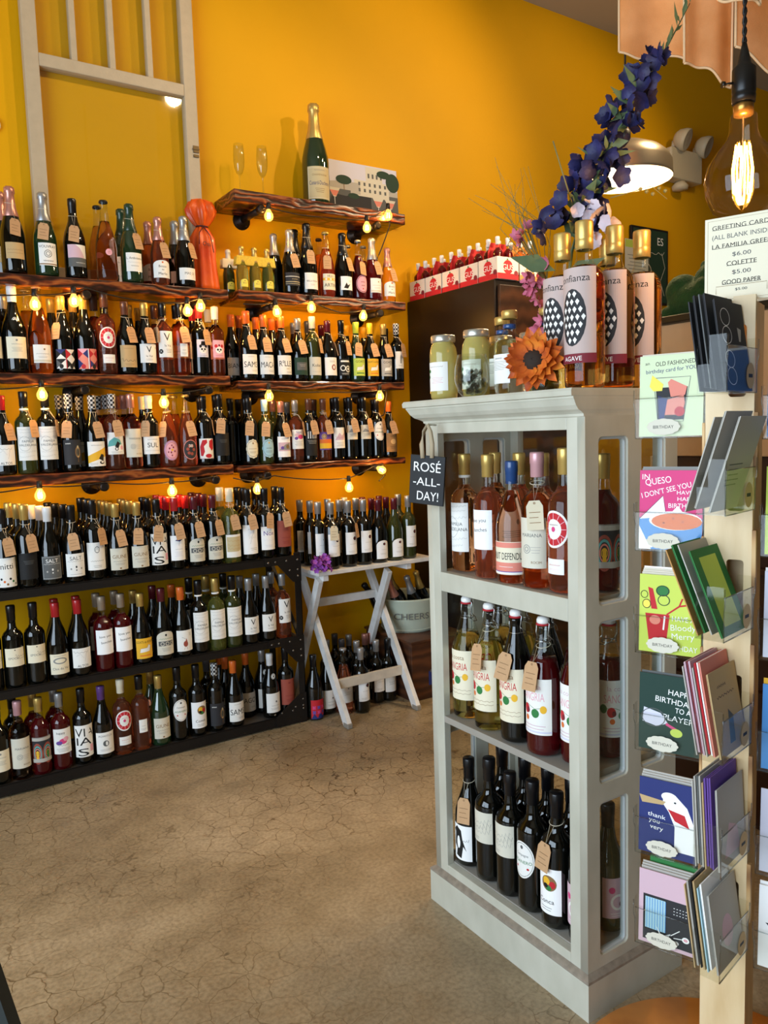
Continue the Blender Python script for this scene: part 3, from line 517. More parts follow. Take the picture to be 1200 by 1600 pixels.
 'pinkcherry': (.075,.1,.04,'i','rect',[('e',-.2,.7,.1,.08,'P'),('e',.2,.75,.1,.08,'P'),('o',0,.4,.25,.2,'w',.7),('e',.1,.35,.07,.06,'m'),('lines',0,.12,.5,2,'w')]),
}
LAB = {}
def label_mesh(key, r):
    if (key, r) not in LAB:
        w_, h_, z0, paper, shape, items = D[key]
        LAB[(key, r)] = Art(w_, h_, items, paper, shape, z0).wrap('label_print', r)
    return LAB[(key, r)]

# ------------------------------------------------------------------ bottles
# kind: profile (radius, height), where the wine stops, capsule start, neck radius, tag height
PR = {
 'B': ([(.030,.002),(.0365,.006),(.0372,.02),(.0372,.188),(.0362,.200),(.030,.212),(.020,.221),(.0155,.232),(.0142,.250),(.0142,.300),(.0155,.302),(.0155,.312)], .232, .256, .0148),
 'U': ([(.034,.002),(.0405,.007),(.0412,.02),(.0412,.140),(.0395,.158),(.034,.180),(.026,.202),(.0195,.222),(.0160,.243),(.0145,.262),(.0142,.295),(.0155,.297),(.0155,.306)], .235, .250, .0149),
 'C': ([(.034,.002),(.0425,.008),(.0435,.02),(.0435,.135),(.042,.155),(.036,.183),(.027,.213),(.0195,.243),(.0160,.268),(.0150,.295),(.0175,.300),(.0175,.318),(.013,.321)], .22, .212, .0175),
 'K': ([(.032,.002),(.040,.007),(.0408,.02),(.0408,.130),(.0385,.155),(.032,.187),(.0225,.220),(.0165,.248),(.0140,.275),(.0135,.300),(.0155,.303),(.0155,.312),(.0135,.316)], .235, .311, .0150),
 'S': ([(.034,.002),(.041,.007),(.042,.02),(.042,.175),(.0400,.195),(.032,.225),(.0235,.252),(.0175,.272),(.0150,.290),(.0150,.300),(.0175,.303),(.0175,.311)], .235, .309, .0150),
 'T': ([(.032,.002),(.038,.006),(.039,.02),(.039,.118),(.037,.130),(.028,.142),(.018,.150),(.0145,.160),(.0145,.185)], .135, .170, .0165),
 'A': ([(.036,.002),(.0425,.007),(.0435,.02),(.0435,.225),(.042,.240),(.033,.256),(.0205,.268),(.0165,.280),(.0155,.312),(.0165,.316)], .262, .300, .0185),
}
def split_at(prof, z):
    out = []; lo = []; hi = []
    for i, (r, h) in enumerate(prof):
        if h <= z: lo.append((r, h))
        else:
            if not hi:
                r0, h0 = prof[i-1]; t = (z-h0)/(h-h0); rr = r0+(r-r0)*t; lo.append((rr, z)); hi.append((rr, z))
            hi.append((r, h))
    return lo, hi
BODY = {}
def body_mesh(kind, glass, k=1):
    key = (kind, glass.name, k)
    if key in BODY: return BODY[key]
    prof, fill, cap, nr = PR[kind]; bm = bmesh.new()
    clear = glass in (R1, R2, R3, R4, AG, WG, GY, CLQ)
    P_ = [(r*k, z*k) for r, z in prof]
    if clear:
        lo, hi = split_at(P_, fill*k)
        lathe(bm, [(0, .007*k)]+[(lo[0][0]*.7, .006*k)]+lo+[(0, fill*k)], 28)      # the wine inside
        lathe(bm, [(r+.0006, z) for r, z in hi]+[(0, hi[-1][1])], 28, mi=1)       # clear glass above it
        me = newmesh('bottle_glass', bm, [glass, CG])
    else:
        lathe(bm, [(0, .006*k)]+P_+[(0, P_[-1][1]+.0005)], 28); me = newmesh('bottle_glass', bm, [glass])
    BODY[key] = me; return me
CAPM = {
 'k': mat('black_capsule', '0e0e11', .3, coat=.1), 'g': mat('gold_capsule', 'cfae62', .35, .6), 's': mat('silver_capsule', 'a9a9a8', .35, .6), 'w': mat('white_capsule', 'e2e2e0', .35, coat=.3),
 'c': mat('cream_capsule', 'e6dcc0', .4, coat=.3), 'r': mat('red_capsule', 'b01f26', .3, coat=.4), 'm': mat('maroon_capsule', '541320', .3, coat=.4), 'o': mat('orange_capsule', 'dd6a26', .35, coat=.3),
 'p': mat('pink_copper_capsule', 'cc8f80', .3, .55), 'P': mat('rose_pink_capsule', 'd3a0a4', .35, .3), 'n': mat('dark_green_capsule', '1d3a26', .3, coat=.4), 'l': mat('lime_capsule', 'b9c63c', .35, coat=.3), 'y': mat('yellow_capsule', 'ecb428', .35, coat=.3),
 'S': mat('pale_blue_capsule', 'a9cbd3', .35, coat=.3), 'B': mat('blue_capsule', '1f4478', .3, coat=.4), 'v': mat('purple_capsule', '5c3a7c', .3, coat=.4), 't': mat('brown_capsule', '5a3524', .35, coat=.3), 'G': mat('grey_capsule', '55565c', .35, .3),
 'a': mat('taupe_capsule', '9c8b78', .4, .3),
 'x': ramp_mat('checked_capsule', 'checker', [(0, '17171a'), (.5, 'd8d8d4')], scale=(1, 1, 1), nscale=110, rough=.35, bump=0),
}
CAPS = {}
def cap_mesh(kind, c, k=1):
    key = (kind, c, k)
    if key in CAPS: return CAPS[key]
    prof, fill, cap, nr = PR[kind]; bm = bmesh.new(); m2 = CAPM['k']
    P_ = [(r*k, z*k) for r, z in prof]; top = P_[-1][1]
    if kind == 'C':
        lo, hi = split_at(P_, cap*k); hi = [(r+.0012+(.0008 if i % 2 else 0), z) for i, (r, z) in enumerate(hi)]
        lathe(bm, hi+[(.010*k, top+.003), (0, top+.004)], 20)
        for kk in range(4):     # folds of the foil over the cork cage
            a = kk*pi/2+.4; tube(bm, [(.0185*k*cos(a), .0185*k*sin(a), .297*k), (.019*k*cos(a+.3), .019*k*sin(a+.3), .31*k), (.012*k*cos(a+.2), .012*k*sin(a+.2), top+.003)], .0014*k, 5)
        lathe(bm, [(.0175*k, .300*k), (.0195*k, .302*k), (.0175*k, .304*k)], 20)
    elif kind in 'K':
        lathe(bm, [(.0150*k, top-.010), (.0175*k, top-.009), (.0168*k, top-.003), (.015*k, top+.001), (0, top+.0015)], 21)
    elif kind == 'S':
        lathe(bm, [(0, .311), (.0165, .311), (.0165, .315), (0, .315)], 20, mi=1)
        lathe(bm, [(.0, .315), (.014, .315), (.0155, .318), (.0155, .324), (.012, .330), (0, .332)], 20, mi=0)
        for s in (-1, 1):
            tube(bm, [(s*.0165, 0, .270), (s*.019, -.004, .290), (s*.020, 0, .315), (s*.016, 0, .322)], .0013, 6, mi=2)
            tube(bm, [(s*.019, -.004, .290), (s*.021, .012, .275), (s*.014, .022, .262), (0, .024, .258)], .0013, 6, mi=2)
        tube(bm, [(.0172*cos(a), .0172*sin(a), .274) for a in [i*2*pi/16 for i in range(17)]], .0013, 6, mi=2)
        me = newmesh('swing_stopper', bm, [mat('white_ceramic', 'f2f0ea', .2, coat=.5), mat('red_rubber_seal', 'b3202a', .6), mat('steel_wire', 'b9b9b6', .25, 1)]); CAPS[key] = me; return me
    elif kind == 'A':
        lathe(bm, [(.0168, .296), (.0190, .297), (.0192, .316), (.0186, .318), (.0192, .320), (.0195, .352), (.0185, .356), (.010, .357), (0, .357)], 24)
    elif kind == 'T':
        lathe(bm, [(.016, .186), (.0195, .187), (.0200, .203), (.018, .206), (0, .206)], 24); lathe(bm, [(.0152, .163), (.0162, .164), (.0162, .172), (.0152, .173)], 24, mi=1)
        m2 = CAPM['B']
    else:
        r = nr*k; z0 = cap*k
        lathe(bm, [(r-.0004, z0), (r+.0006, z0+.001), (r+.0008, z0+.030*k), (r+.0016, z0+.031*k), (r+.0018, top-.002), (r+.0004, top+.0012), (0, top+.0014)], 20)
    me = newmesh('capsule', bm, [CAPM[c], m2], False); CAPS[key] = me
    return me
TAGM = {}
def tag_mesh(pale=False):
    if pale in TAGM: return TAGM[pale]
    bm = bmesh.new()
    pts = [(-.0195, -.068), (.0195, -.068), (.0195, -.013), (.012, 0), (-.012, 0), (-.0195, -.013)]
    prism(bm, pts, -.0007, 0)
    for i in range(3): box(bm, -.013, .013-.005*(i % 2), -.0010, -.0007, -.028-i*.012, -.0265-i*.012, mi=1)
    v = lathe(bm, [(.0012, .0003), (.0028, .0003)], 10, mi=1); bmesh.ops.transform(bm, matrix=Matrix.Translation((0, -.0008, -.006))@Matrix.Rotation(pi/2, 4, 'X'), verts=v)
    TAGM[pale] = newmesh('price_tag', bm, [mat('pale_card_tag', 'd9cdb0', .8) if pale else KRAFT, mat('tag_pencil', '8d6c49', .8)]); return TAGM[pale]
STR = {}
def string_mesh(nr, zt, zn, yo):
    key = (round(nr, 4), round(zt, 3), round(zn, 3), round(yo, 3))
    if key not in STR:
        bm = bmesh.new(); N = 12
        tube(bm, [((nr+.001)*cos(a), (nr+.001)*sin(a), zn+.004*sin(a)) for a in [i*2*pi/N for i in range(N+1)]], .0008, 5, cap=False)
        tube(bm, [(-.006, -nr, zn-.004), (0, -yo, zt-.004), (.006, -nr, zn-.004)], .0007, 5)
        STR[key] = newmesh('tag_string', bm, STRING)
    return STR[key]
DECO = {}
def deco_mesh(kind):
    # the small neck collars and medallions
    if kind in DECO: return DECO[kind]
    bm = bmesh.new()
    if kind == 'band': lathe(bm, [(.0152, .250), (.0160, .2502), (.0160, .257), (.0152, .2572)], 24); me = newmesh('neck_band', bm, pm('w'))
    elif kind == 'collar': lathe(bm, [(.0165, .236), (.0158, .252)], 24); me = newmesh('neck_collar', bm, pm('s'))
    elif kind == 'medal':
        me = Art(.02, .026, [('o', 0, .5, .42, .42, 'k', .8), ('e', .05, .5, .15, .2, 'k')], 'w', 'oval', .185).wrap('medallion', .034)
    elif kind == 'seal':
        v = []; bm = bmesh.new(); lathe(bm, [(0, .004), (.010, .0035), (.012, .002), (.0145, .0035), (.0155, 0)], 20)
        bmesh.ops.transform(bm, matrix=Matrix.Translation((0, -.036, .205))@Matrix.Rotation(radians(68), 4, 'X'), verts=bm.verts[:]); me = newmesh('glass_seal', bm, CG, True)
    DECO[kind] = me; return me
def bottle(kind, glass, cap, lab, x, y, z, face=0, tg=None, k=1, label='', group=None, deco=None, name='wine_bottle', lab2=None, tilt=None, cat='bottle', labr=None, pale=False):
    t = thing(name, label, cat, (x, y, z), face, group, rot=tilt)
    prof, fill, c0, nr = PR[kind]; R = max(r for r, _ in prof)*k
    ob('glass_body', body_mesh(kind, glass, k), t)
    if cap: ob('foil' if kind == 'C' else ('stopper' if kind in 'SA' else 'crown_cap' if kind == 'K' else 'capsule'), cap_mesh(kind, cap, k), t)
    for l_ in (lab, lab2):
        if l_: ob('paper_label', label_mesh(l_, R), t)
    if deco: ob({'band':'neck_band','collar':'neck_collar','medal':'medallion','seal':'glass_seal'}[deco], deco_mesh(deco), t)
    if tg is not None:
        a = radians(tg); zt = (.205 if kind in 'BA' else .20)*k; yo = {'B': .0385, 'U': .031, 'C': .036, 'K': .030, 'S': .042, 'A': .043}.get(kind, .03)*k
        if kind == 'A': zt = .25
        if kind == 'S': zt = .23
        g = ob('price_tag', tag_mesh(pale), t, rot=(radians(-8 if kind == 'B' else -14), radians(((tg*7) % 17)-8), a)); g.location = (yo*sin(a), -yo*cos(a), zt)
        s_ = ob('string', string_mesh(nr*k+.001, zt, (.243 if kind in 'BUK' else .262)*k, yo), t, rz=a)
        s_.parent = g; s_.matrix_parent_inverse = g.matrix_basis.inverted()
    return t

# every bottle on the shelves and the rack: kind, glass, cap, label, x, y, z, tag angle, size, neck detail, second label, description
BOTTLES = [
('C',GD,'p','tan',0.532,3.345,1.977,12,1.02,None,None,'dark champagne bottle with copper foil and tan label, top left shelf'),
('C',GD,'p','tan',0.510,3.432,1.977,None,1.02,None,None,'copper capped bottle behind the dark champagne copper foil tan, top left shelf'),
('C',GG,'s','vouvray',0.648,3.345,1.977,-10,1,None,None,'champagne bottle with silver foil and tall white label, top left shelf'),
('U',GD,'k','pinkhill',0.758,3.345,1.977,-5,1.02,'collar',None,'black capped bottle with pink and green landscape label, top left shelf'),
('K',R1,'k','dotpink',0.880,3.345,1.977,None,1.02,None,None,'clear rose bottle with crown cap and tiny pink sticker, top left shelf'),
('K',R1,'k','dotpink',0.875,3.432,1.977,None,1.02,None,None,'black capped bottle behind the clear rose crown cap tiny pink sticker, top left shelf'),
('C',GG,'n','merlin',0.981,3.345,1.977,20,1.0,None,None,'dark green bottle with green foil and white script label, top left shelf'),
('C',GG,'n','merlin',0.971,3.432,1.977,None,1.0,None,None,'green capped bottle behind the dark green green foil script, top left shelf'),
('C',R3,'p','bosco',1.098,3.345,1.977,15,0.88,None,None,'sparkling rose with pink foil and arched white label, top left shelf'),
('C',R3,'p','bosco',1.082,3.432,1.977,None,0.88,None,None,'copper capped bottle behind the sparkling rose pink foil arched, top left shelf'),
('C',GD,'s','massi',1.209,3.345,1.977,30,0.93,None,None,'silver foiled dark bottle with low white label by the orange bag, top left shelf'),
('C',GD,'s','massi',1.200,3.432,1.977,None,0.93,None,None,'silver capped bottle behind the silver foiled dark low orange bag, top left shelf'),
('C',GD,'s',None,1.684,3.450,1.983,None,0.92,None,None,'dark half hidden bottle with silver foil beside the small bottle carrier, right sparkling wine shelf'),
('C',GD,'s','band',1.722,3.360,1.983,0,0.93,None,None,'champagne bottle with silver foil and black banded label, right sparkling wine shelf'),
('C',GD,'k',None,1.795,3.450,1.983,None,1.02,'medal',None,'tall black foiled bottle with small neck seal, half hidden, right sparkling wine shelf'),
('C',GD,'k','bella',1.813,3.360,1.983,-6,1.05,None,None,'tallest black foiled bottle with plain white label, right sparkling wine shelf'),
('K',R3,'t',None,1.928,3.450,1.983,None,0.95,None,None,'brown tinted crown capped bottle half hidden, right sparkling wine shelf'),
('K',R3,'g','arton',1.914,3.360,1.983,-18,0.98,None,None,'crown capped orange wine with white and amber label, right sparkling wine shelf'),
('C',GD,'k','bird',2.007,3.360,1.983,20,0.98,None,None,'black foiled bottle with white bird label, right sparkling wine shelf'),
('K',R1,'s',None,2.092,3.450,1.983,None,0.9,None,None,'clear rose bottle with crown cap, half hidden, right sparkling wine shelf'),
('K',R4,'s','pinkoval',2.097,3.360,1.983,12,0.92,None,None,'dark rose crown capped bottle with pink oval label, right sparkling wine shelf'),
('K',R4,'s','pinkoval',2.183,3.450,1.983,None,0.92,None,None,'silver capped bottle behind the dark rose crown capped pink oval, right sparkling wine shelf'),
('C',R4,'s','white2',2.178,3.360,1.983,5,0.96,None,None,'sparkling red with silver foil and white label, right sparkling wine shelf'),
('C',R1,'p','bosco',2.269,3.360,1.983,15,0.84,None,None,'pale pink sparkling bottle at the right end of its row, right sparkling wine shelf'),
('B',GD,'s','cream',0.430,3.345,1.603,None,1,None,None,'silver capped dark bottle cut by the left photo edge, second left shelf'),
('B',GD,'s','cream',0.491,3.430,1.603,None,1,None,None,'silver capped bottle behind the silver capped dark left, second left shelf'),
('U',GD,'w','cream',0.512,3.345,1.603,None,1.08,'medal',None,'dark bottle with white capsule, neck medallion and cream label, second left shelf'),
('K',R2,'c','white2',0.602,3.345,1.603,None,1.08,None,None,'orange rose bottle with crown cap and two tone white label, second left shelf'),
('K',R2,'c','white2',0.575,3.430,1.603,None,1.08,None,None,'cream capped bottle behind the orange rose crown cap two tone, second left shelf'),
('U',GD,'g','geo1',0.688,3.345,1.603,-50,1,None,None,'dark bottle with black and white triangle label, second left shelf'),
('U',GD,'g','geo1',0.667,3.430,1.603,None,1,None,None,'gold capped bottle behind the dark black white triangle, second left shelf'),
('U',GD,'g','geo2',0.773,3.345,1.603,None,1.03,None,None,'dark bottle with red and blue triangle label, second left shelf'),
('U',GD,'g','geo2',0.752,3.430,1.603,None,1.03,None,None,'gold capped bottle behind the dark red blue triangle, second left shelf'),
('B',R3,'t','citrus',0.856,3.345,1.603,None,1.06,None,'chip','rose bottle with round citrus label, second left shelf'),
('B',R3,'t','citrus',0.835,3.430,1.603,None,1.06,None,'chip','brown capped bottle behind the rose round citrus, second left shelf'),
('B',R3,'t','citrus',0.891,3.487,1.603,None,1.06,None,'chip','second brown capped bottle behind the rose round citrus, second left shelf'),
('U',GD,'t','tansc',0.937,3.345,1.603,20,0.98,None,None,'dark bottle with tan label and black scribble, second left shelf'),
('U',GD,'g','V',1.019,3.345,1.603,8,0.98,None,None,'dark bottle with square white label and big letter V, second left shelf'),
('U',GD,'g','V',0.977,3.430,1.603,None,0.98,None,None,'gold capped bottle behind the dark square letter V, second left shelf'),
('U',GD,'g','V',1.035,3.487,1.603,None,0.98,None,None,'second gold capped bottle behind the dark square letter V, second left shelf'),
('B',R3,'k','Vtall',1.096,3.345,1.603,-70,0.98,None,None,'rose bottle with tall V label and black round mark, second left shelf'),
('B',R3,'t','Vtall',1.088,3.430,1.603,None,0.98,None,None,'brown capped bottle behind the rose V black round mark, second left shelf'),
('B',R3,'t','Vtall',1.135,3.487,1.603,None,0.98,None,None,'second brown capped bottle behind the rose V black round mark, second left shelf'),
('B',R2,'k','smallrose',1.171,3.345,1.603,0,1.0,None,None,'straight sided rose bottle with narrow white label, second left shelf'),
('B',R2,'k','smallrose',1.183,3.430,1.603,None,1.0,None,None,'black capped bottle behind the straight sided rose narrow, second left shelf'),
('B',GD,'r','panda',1.257,3.345,1.603,25,0.97,None,None,'red capped dark bottle with lilac panda label, second left shelf'),
('B',GD,'r','panda',1.257,3.430,1.603,None,0.97,None,None,'red capped bottle behind the red capped dark lilac panda, second left shelf'),
('B',R1,'w','pandap',1.330,3.345,1.603,None,0.97,None,None,'pale rose bottle with pink panda label and white cap, second left shelf'),
('B',R1,'w','pandap',1.331,3.430,1.603,None,0.97,None,None,'white capped bottle behind the pale rose pink panda white cap, second left shelf'),
('U',GD,'o','biang',1.440,3.430,1.583,None,1,None,None,'orange capped bottle with grey label at the left end, middle right shelf'),
('U',GD,'o','sams',1.478,3.345,1.583,8,1.02,None,None,'orange capped bottle with white label in tall lettering, leftmost, middle right shelf'),
('U',GD,'o','sams',1.502,3.486,1.583,None,1.02,None,None,'orange capped bottle behind the orange capped leftmost, middle right shelf'),
('U',GD,'o','maca',1.562,3.345,1.583,-4,0.98,None,None,'orange capped bottle with white label, second of three, middle right shelf'),
('U',GD,'o','maca',1.563,3.430,1.583,None,0.98,None,None,'orange capped bottle behind the orange capped second of three, middle right shelf'),
('U',GD,'o','rolle',1.652,3.345,1.583,5,0.98,None,None,'orange capped bottle with white label, third of three, middle right shelf'),
('U',GD,'o','rolle',1.645,3.430,1.583,None,0.98,None,None,'orange capped bottle behind the orange capped third of three, middle right shelf'),
('U',GD,'o','rolle',1.709,3.487,1.583,None,0.98,None,None,'second orange capped bottle behind the orange capped third of three, middle right shelf'),
('U',GD,'s','dkgreen',1.738,3.345,1.583,0,0.96,None,None,'silver capped bottle with dark green label, middle right shelf'),
('U',GD,'s','dkgreen',1.789,3.487,1.583,None,0.96,None,None,'silver capped bottle behind the silver capped dark green, middle right shelf'),
('B',GO,'c','kobal',1.815,3.345,1.583,40,0.98,None,None,'cream capped green bottle with pale label, middle right shelf'),
('B',GO,'G','kobal',1.867,3.487,1.583,None,0.98,None,None,'grey capped bottle behind the cream capped green pale, middle right shelf'),
('U',GD,'m','portrait',1.898,3.345,1.583,70,0.95,None,None,'maroon capped bottle with small round portrait label, middle right shelf'),
('U',GD,'m','portrait',1.943,3.487,1.583,None,0.95,None,None,'maroon capped bottle behind the maroon capped small round portrait, middle right shelf'),
('B',GD,'k','po',1.974,3.345,1.583,25,0.95,None,None,'black capped bottle with black and white circle label, middle right shelf'),
('B',GD,'y','po',2.090,3.487,1.583,None,0.95,None,None,'yellow capped bottle behind the black capped black white circle, middle right shelf'),
('U',GG,'l','goatg',2.058,3.345,1.583,-5,0.95,None,None,'lime capped bottle with green goat label, middle right shelf'),
('U',GD,'y','goaty',2.140,3.345,1.583,0,0.95,None,None,'yellow capped bottle with amber goat label, middle right shelf'),
('U',GD,'y','goaty',2.193,3.487,1.583,None,0.95,None,None,'yellow capped bottle behind the yellow capped amber goat, middle right shelf'),
('U',GD,'g','goatw',2.221,3.345,1.583,0,0.95,None,None,'gold capped bottle with grey goat label, middle right shelf'),
('U',GD,'k','goatw',2.328,3.487,1.583,None,0.95,None,None,'black capped bottle behind the gold capped grey goat, middle right shelf'),
('B',GD,'x','statue',2.299,3.345,1.583,25,0.95,None,None,'checked cap bottle with narrow white label at right end, middle right shelf'),
('U',GD,'r','altos',0.443,3.340,1.212,30,1.0,None,None,'red necked bottle with white script label near left edge, lowest left shelf'),
('U',GD,'r','altos',0.411,3.417,1.212,None,1.0,None,None,'red capped bottle behind the red necked script left, lowest left shelf'),
('B',GO,'k','famil',0.524,3.340,1.212,35,1.03,'band',None,'clear green bottle with tall ornate grey label, lowest left shelf'),
('B',GD,'k','famil',0.602,3.340,1.212,60,1.03,'band',None,'black bottle with tall ornate grey label, lowest left shelf'),
('B',GD,'x','blacklamp',0.690,3.340,1.212,-25,1.0,None,None,'checked cap black bottle with copper lamp drawing, lowest left shelf'),
('B',GD,'x','blacklamp',0.670,3.417,1.212,None,1.0,None,None,'checked capped bottle behind the checked cap black copper lamp drawing, lowest left shelf'),
('U',GD,'x','yellowcat',0.781,3.340,1.212,10,1.0,None,None,'checked cap bottle with white and yellow label, lowest left shelf'),
('U',GD,'x','yellowcat',0.749,3.417,1.212,None,1.0,None,None,'checked capped bottle behind the checked cap white yellow, lowest left shelf'),
('U',GD,'x','yellowcat',0.711,3.487,1.212,None,1.0,None,None,'second checked capped bottle behind the checked cap white yellow, lowest left shelf'),
('B',R3,'x','tealcat',0.860,3.340,1.212,5,1.0,None,None,'rose bottle with teal patterned label, lowest left shelf'),
('B',R3,'x','tealcat',0.855,3.417,1.212,None,1.0,None,None,'checked capped bottle behind the rose teal patterned, lowest left shelf'),
('B',R3,'x','tealcat',0.840,3.491,1.212,None,1.0,None,None,'second checked capped bottle behind the rose teal patterned, lowest left shelf'),
('B',R2,'p','mariana',0.936,3.340,1.212,None,1.0,None,None,'rose bottle with tall cream label and copper cap, lowest left shelf'),
('B',R2,'p','mariana',0.930,3.417,1.212,None,1.0,None,None,'copper capped bottle behind the rose cream copper cap, lowest left shelf'),
('B',R2,'p','mariana',0.916,3.491,1.212,None,1.0,None,None,'second copper capped bottle behind the rose cream copper cap, lowest left shelf'),
('B',GD,'c','sul',1.011,3.340,1.212,-40,0.98,None,None,'cream capped dark bottle with wide three letter label, lowest left shelf'),
('B',GD,'c','sul',1.008,3.417,1.212,None,0.98,None,None,'cream capped bottle behind the cream capped dark wide three letter, lowest left shelf'),
('K',R3,'g','pinkround',1.089,3.340,1.212,-55,0.98,None,None,'crown capped rose with pink round label, lowest left shelf'),
('K',R3,'g','cluster',1.173,3.340,1.212,5,0.98,None,None,'crown capped rose with dark fruit label, lowest left shelf'),
('K',R3,'g','cluster',1.148,3.417,1.212,None,0.98,None,None,'gold capped bottle behind the crown capped rose dark fruit, lowest left shelf'),
('B',GD,'k','amoeba',1.251,3.340,1.212,60,0.97,None,None,'black bottle with red blob label, lowest left shelf'),
('B',GD,'k','amoeba',1.267,3.417,1.212,None,0.97,None,None,'black capped bottle behind the black red blob, lowest left shelf'),
('B',GD,'k','blacktall',1.326,3.340,1.212,-10,1.0,None,None,'plain black bottle with black label near right end, lowest left shelf'),
('B',GD,'k','blacktall',1.341,3.417,1.212,None,1.0,None,None,'black capped bottle behind the plain black black right end, lowest left shelf'),
('B',GD,'k',None,1.410,3.417,1.203,None,0.98,None,None,'plain black bottle at the far left end, lowest right shelf'),
('B',GD,'k',None,1.482,3.491,1.203,None,0.98,None,None,'black capped bottle behind the plain black at far left end, lowest right shelf'),
('B',GD,'k','ornate',1.466,3.340,1.203,-15,0.98,None,None,'black bottle with cream ornate label, lowest right shelf'),
('B',GD,'k','ornate',1.484,3.417,1.203,None,0.98,None,None,'black capped bottle behind the black cream ornate, lowest right shelf'),
('B',GO,'S','ornateb',1.546,3.340,1.203,-15,0.95,None,None,'pale blue capped bottle with blue ornate label, lowest right shelf'),
('B',GO,'p','ornateb',1.625,3.417,1.203,None,0.95,None,None,'copper capped bottle behind the pale blue capped blue ornate, lowest right shelf'),
('U',GD,'p','artpanel',1.628,3.340,1.203,10,0.94,None,None,'copper capped bottle with painted scene on white label, lowest right shelf'),
('U',GD,'s','artpanel',1.700,3.417,1.203,None,0.94,None,None,'silver capped bottle behind the copper capped painted scene on, lowest right shelf'),
('B',R3,'s','pinkfl',1.703,3.340,1.203,50,0.94,None,None,'silver capped rose with pink flower label, lowest right shelf'),
('B',GD,'t','bars',1.775,3.340,1.203,5,0.96,None,None,'dark bottle with white bars on black label, lowest right shelf'),
('B',GD,'t','bars',1.846,3.417,1.203,None,0.96,None,None,'brown capped bottle behind the dark bars on black, lowest right shelf'),
('B',R3,'t','sunset',1.854,3.340,1.203,5,0.96,None,None,'rose bottle with purple and yellow sunset label, lowest right shelf'),
('B',GD,'k','art3',1.928,3.340,1.203,60,0.98,None,None,'black bottle with pink and white picture label, lowest right shelf'),
('B',GD,'k','art3',1.954,3.417,1.203,None,0.98,None,None,'black capped bottle behind the black pink picture, lowest right shelf'),
('B',GD,'k','chateau',2.003,3.340,1.203,0,0.98,None,None,'black bottle with pale chateau label, left of a twin, lowest right shelf'),
('B',GD,'k','chateau',2.032,3.417,1.203,None,0.98,None,None,'black capped bottle behind the black pale chateau left of a twin, lowest right shelf'),
('B',GD,'k','chateau',2.082,3.340,1.203,20,0.98,None,None,'black bottle with pale chateau label, right of its twin, lowest right shelf'),
('B',GD,'k','chateau',2.111,3.417,1.203,None,0.98,None,None,'black capped bottle behind the black pale chateau right of twin, lowest right shelf'),
('B',GD,'k','ovalw',2.160,3.340,1.203,35,0.95,None,None,'black bottle with white oval label, lowest right shelf'),
('B',GD,'k','ovalw',2.193,3.417,1.203,None,0.95,None,None,'black capped bottle behind the black oval, lowest right shelf'),
('U',GD,'o','brownlab',2.235,3.340,1.203,0,0.93,None,None,'orange capped bottle with brown label at right end, lowest right shelf'),
('B',GD,'k','nitti',0.401,3.228,0.78,10,1.0,None,None,'dark bottle with white floral speckled label at left edge, rack top'),
('B',GD,'g','blacktall',0.478,3.228,0.78,15,1.03,None,None,'gold topped matt black bottle, rack top'),
('B',GD,'g','blacktall',0.466,3.311,0.78,None,1.03,None,None,'gold capped bottle behind the gold topped matt black, rack top'),
('B',GD,'g','blacktall',0.448,3.393,0.78,None,1.03,None,None,'second gold capped bottle behind the gold topped matt black, rack top'),
('U',GD,'w','saltd',0.559,3.228,0.78,None,1.0,None,None,'white capped bottle with dark grey label, rack top'),
('U',GD,'w','saltd',0.547,3.311,0.78,None,1.0,None,None,'white capped bottle behind the capped dark grey, rack top'),
('U',GD,'w','saltd',0.532,3.393,0.78,None,1.0,None,None,'second white capped bottle behind the capped dark grey, rack top'),
('U',GD,'w','saltd',0.517,3.475,0.78,None,1.0,None,None,'third white capped bottle behind the capped dark grey, rack top'),
('U',GD,'k','saltw',0.646,3.228,0.78,-12,1.0,None,None,'black capped bottle with white label in dotted pattern, rack top'),
('U',GD,'k','saltw',0.634,3.311,0.78,None,1.0,None,None,'black capped bottle behind the black capped white dotted pattern, rack top'),
('U',GD,'k','saltw',0.620,3.393,0.78,None,1.0,None,None,'second black capped bottle behind the black capped white dotted pattern, rack top'),
('U',GD,'k','saltw',0.607,3.475,0.78,None,1.0,None,None,'third black capped bottle behind the black capped white dotted pattern, rack top'),
('B',GD,'k','crest',0.728,3.228,0.78,30,1.03,None,None,'wide black bottle with blue white crest label, rack top'),
('B',GD,'k','crest',0.727,3.311,0.78,None,1.03,None,None,'black capped bottle behind the wide black blue white crest, rack top'),
('B',GD,'k','crest',0.722,3.393,0.78,None,1.03,None,None,'second black capped bottle behind the wide black blue white crest, rack top'),
('U',GD,'g','giun',0.815,3.228,0.78,10,0.98,None,None,'gold capped bottle with cream label, left of its twin, rack top'),
('U',GD,'g','giun',0.810,3.311,0.78,None,0.98,None,None,'gold capped bottle behind the gold capped cream left of twin, rack top'),
('U',GD,'g','giun',0.815,3.393,0.78,None,0.98,None,None,'second gold capped bottle behind the gold capped cream left of twin, rack top'),
('U',GD,'g','giun',0.819,3.475,0.78,None,0.98,None,None,'third gold capped bottle behind the gold capped cream left of twin, rack top'),
('U',GD,'g','giun',0.901,3.228,0.78,-8,0.98,None,None,'gold capped bottle with cream label, right of its twin, rack top'),
('U',GD,'g','giun',0.894,3.311,0.78,None,0.98,None,None,'gold capped bottle behind the gold capped cream right of twin, rack top'),
('U',GD,'g','giun',0.898,3.393,0.78,None,0.98,None,None,'second gold capped bottle behind the gold capped cream right of twin, rack top'),
('U',GD,'g','giun',0.906,3.475,0.78,None,0.98,None,None,'third gold capped bottle behind the gold capped cream right of twin, rack top'),
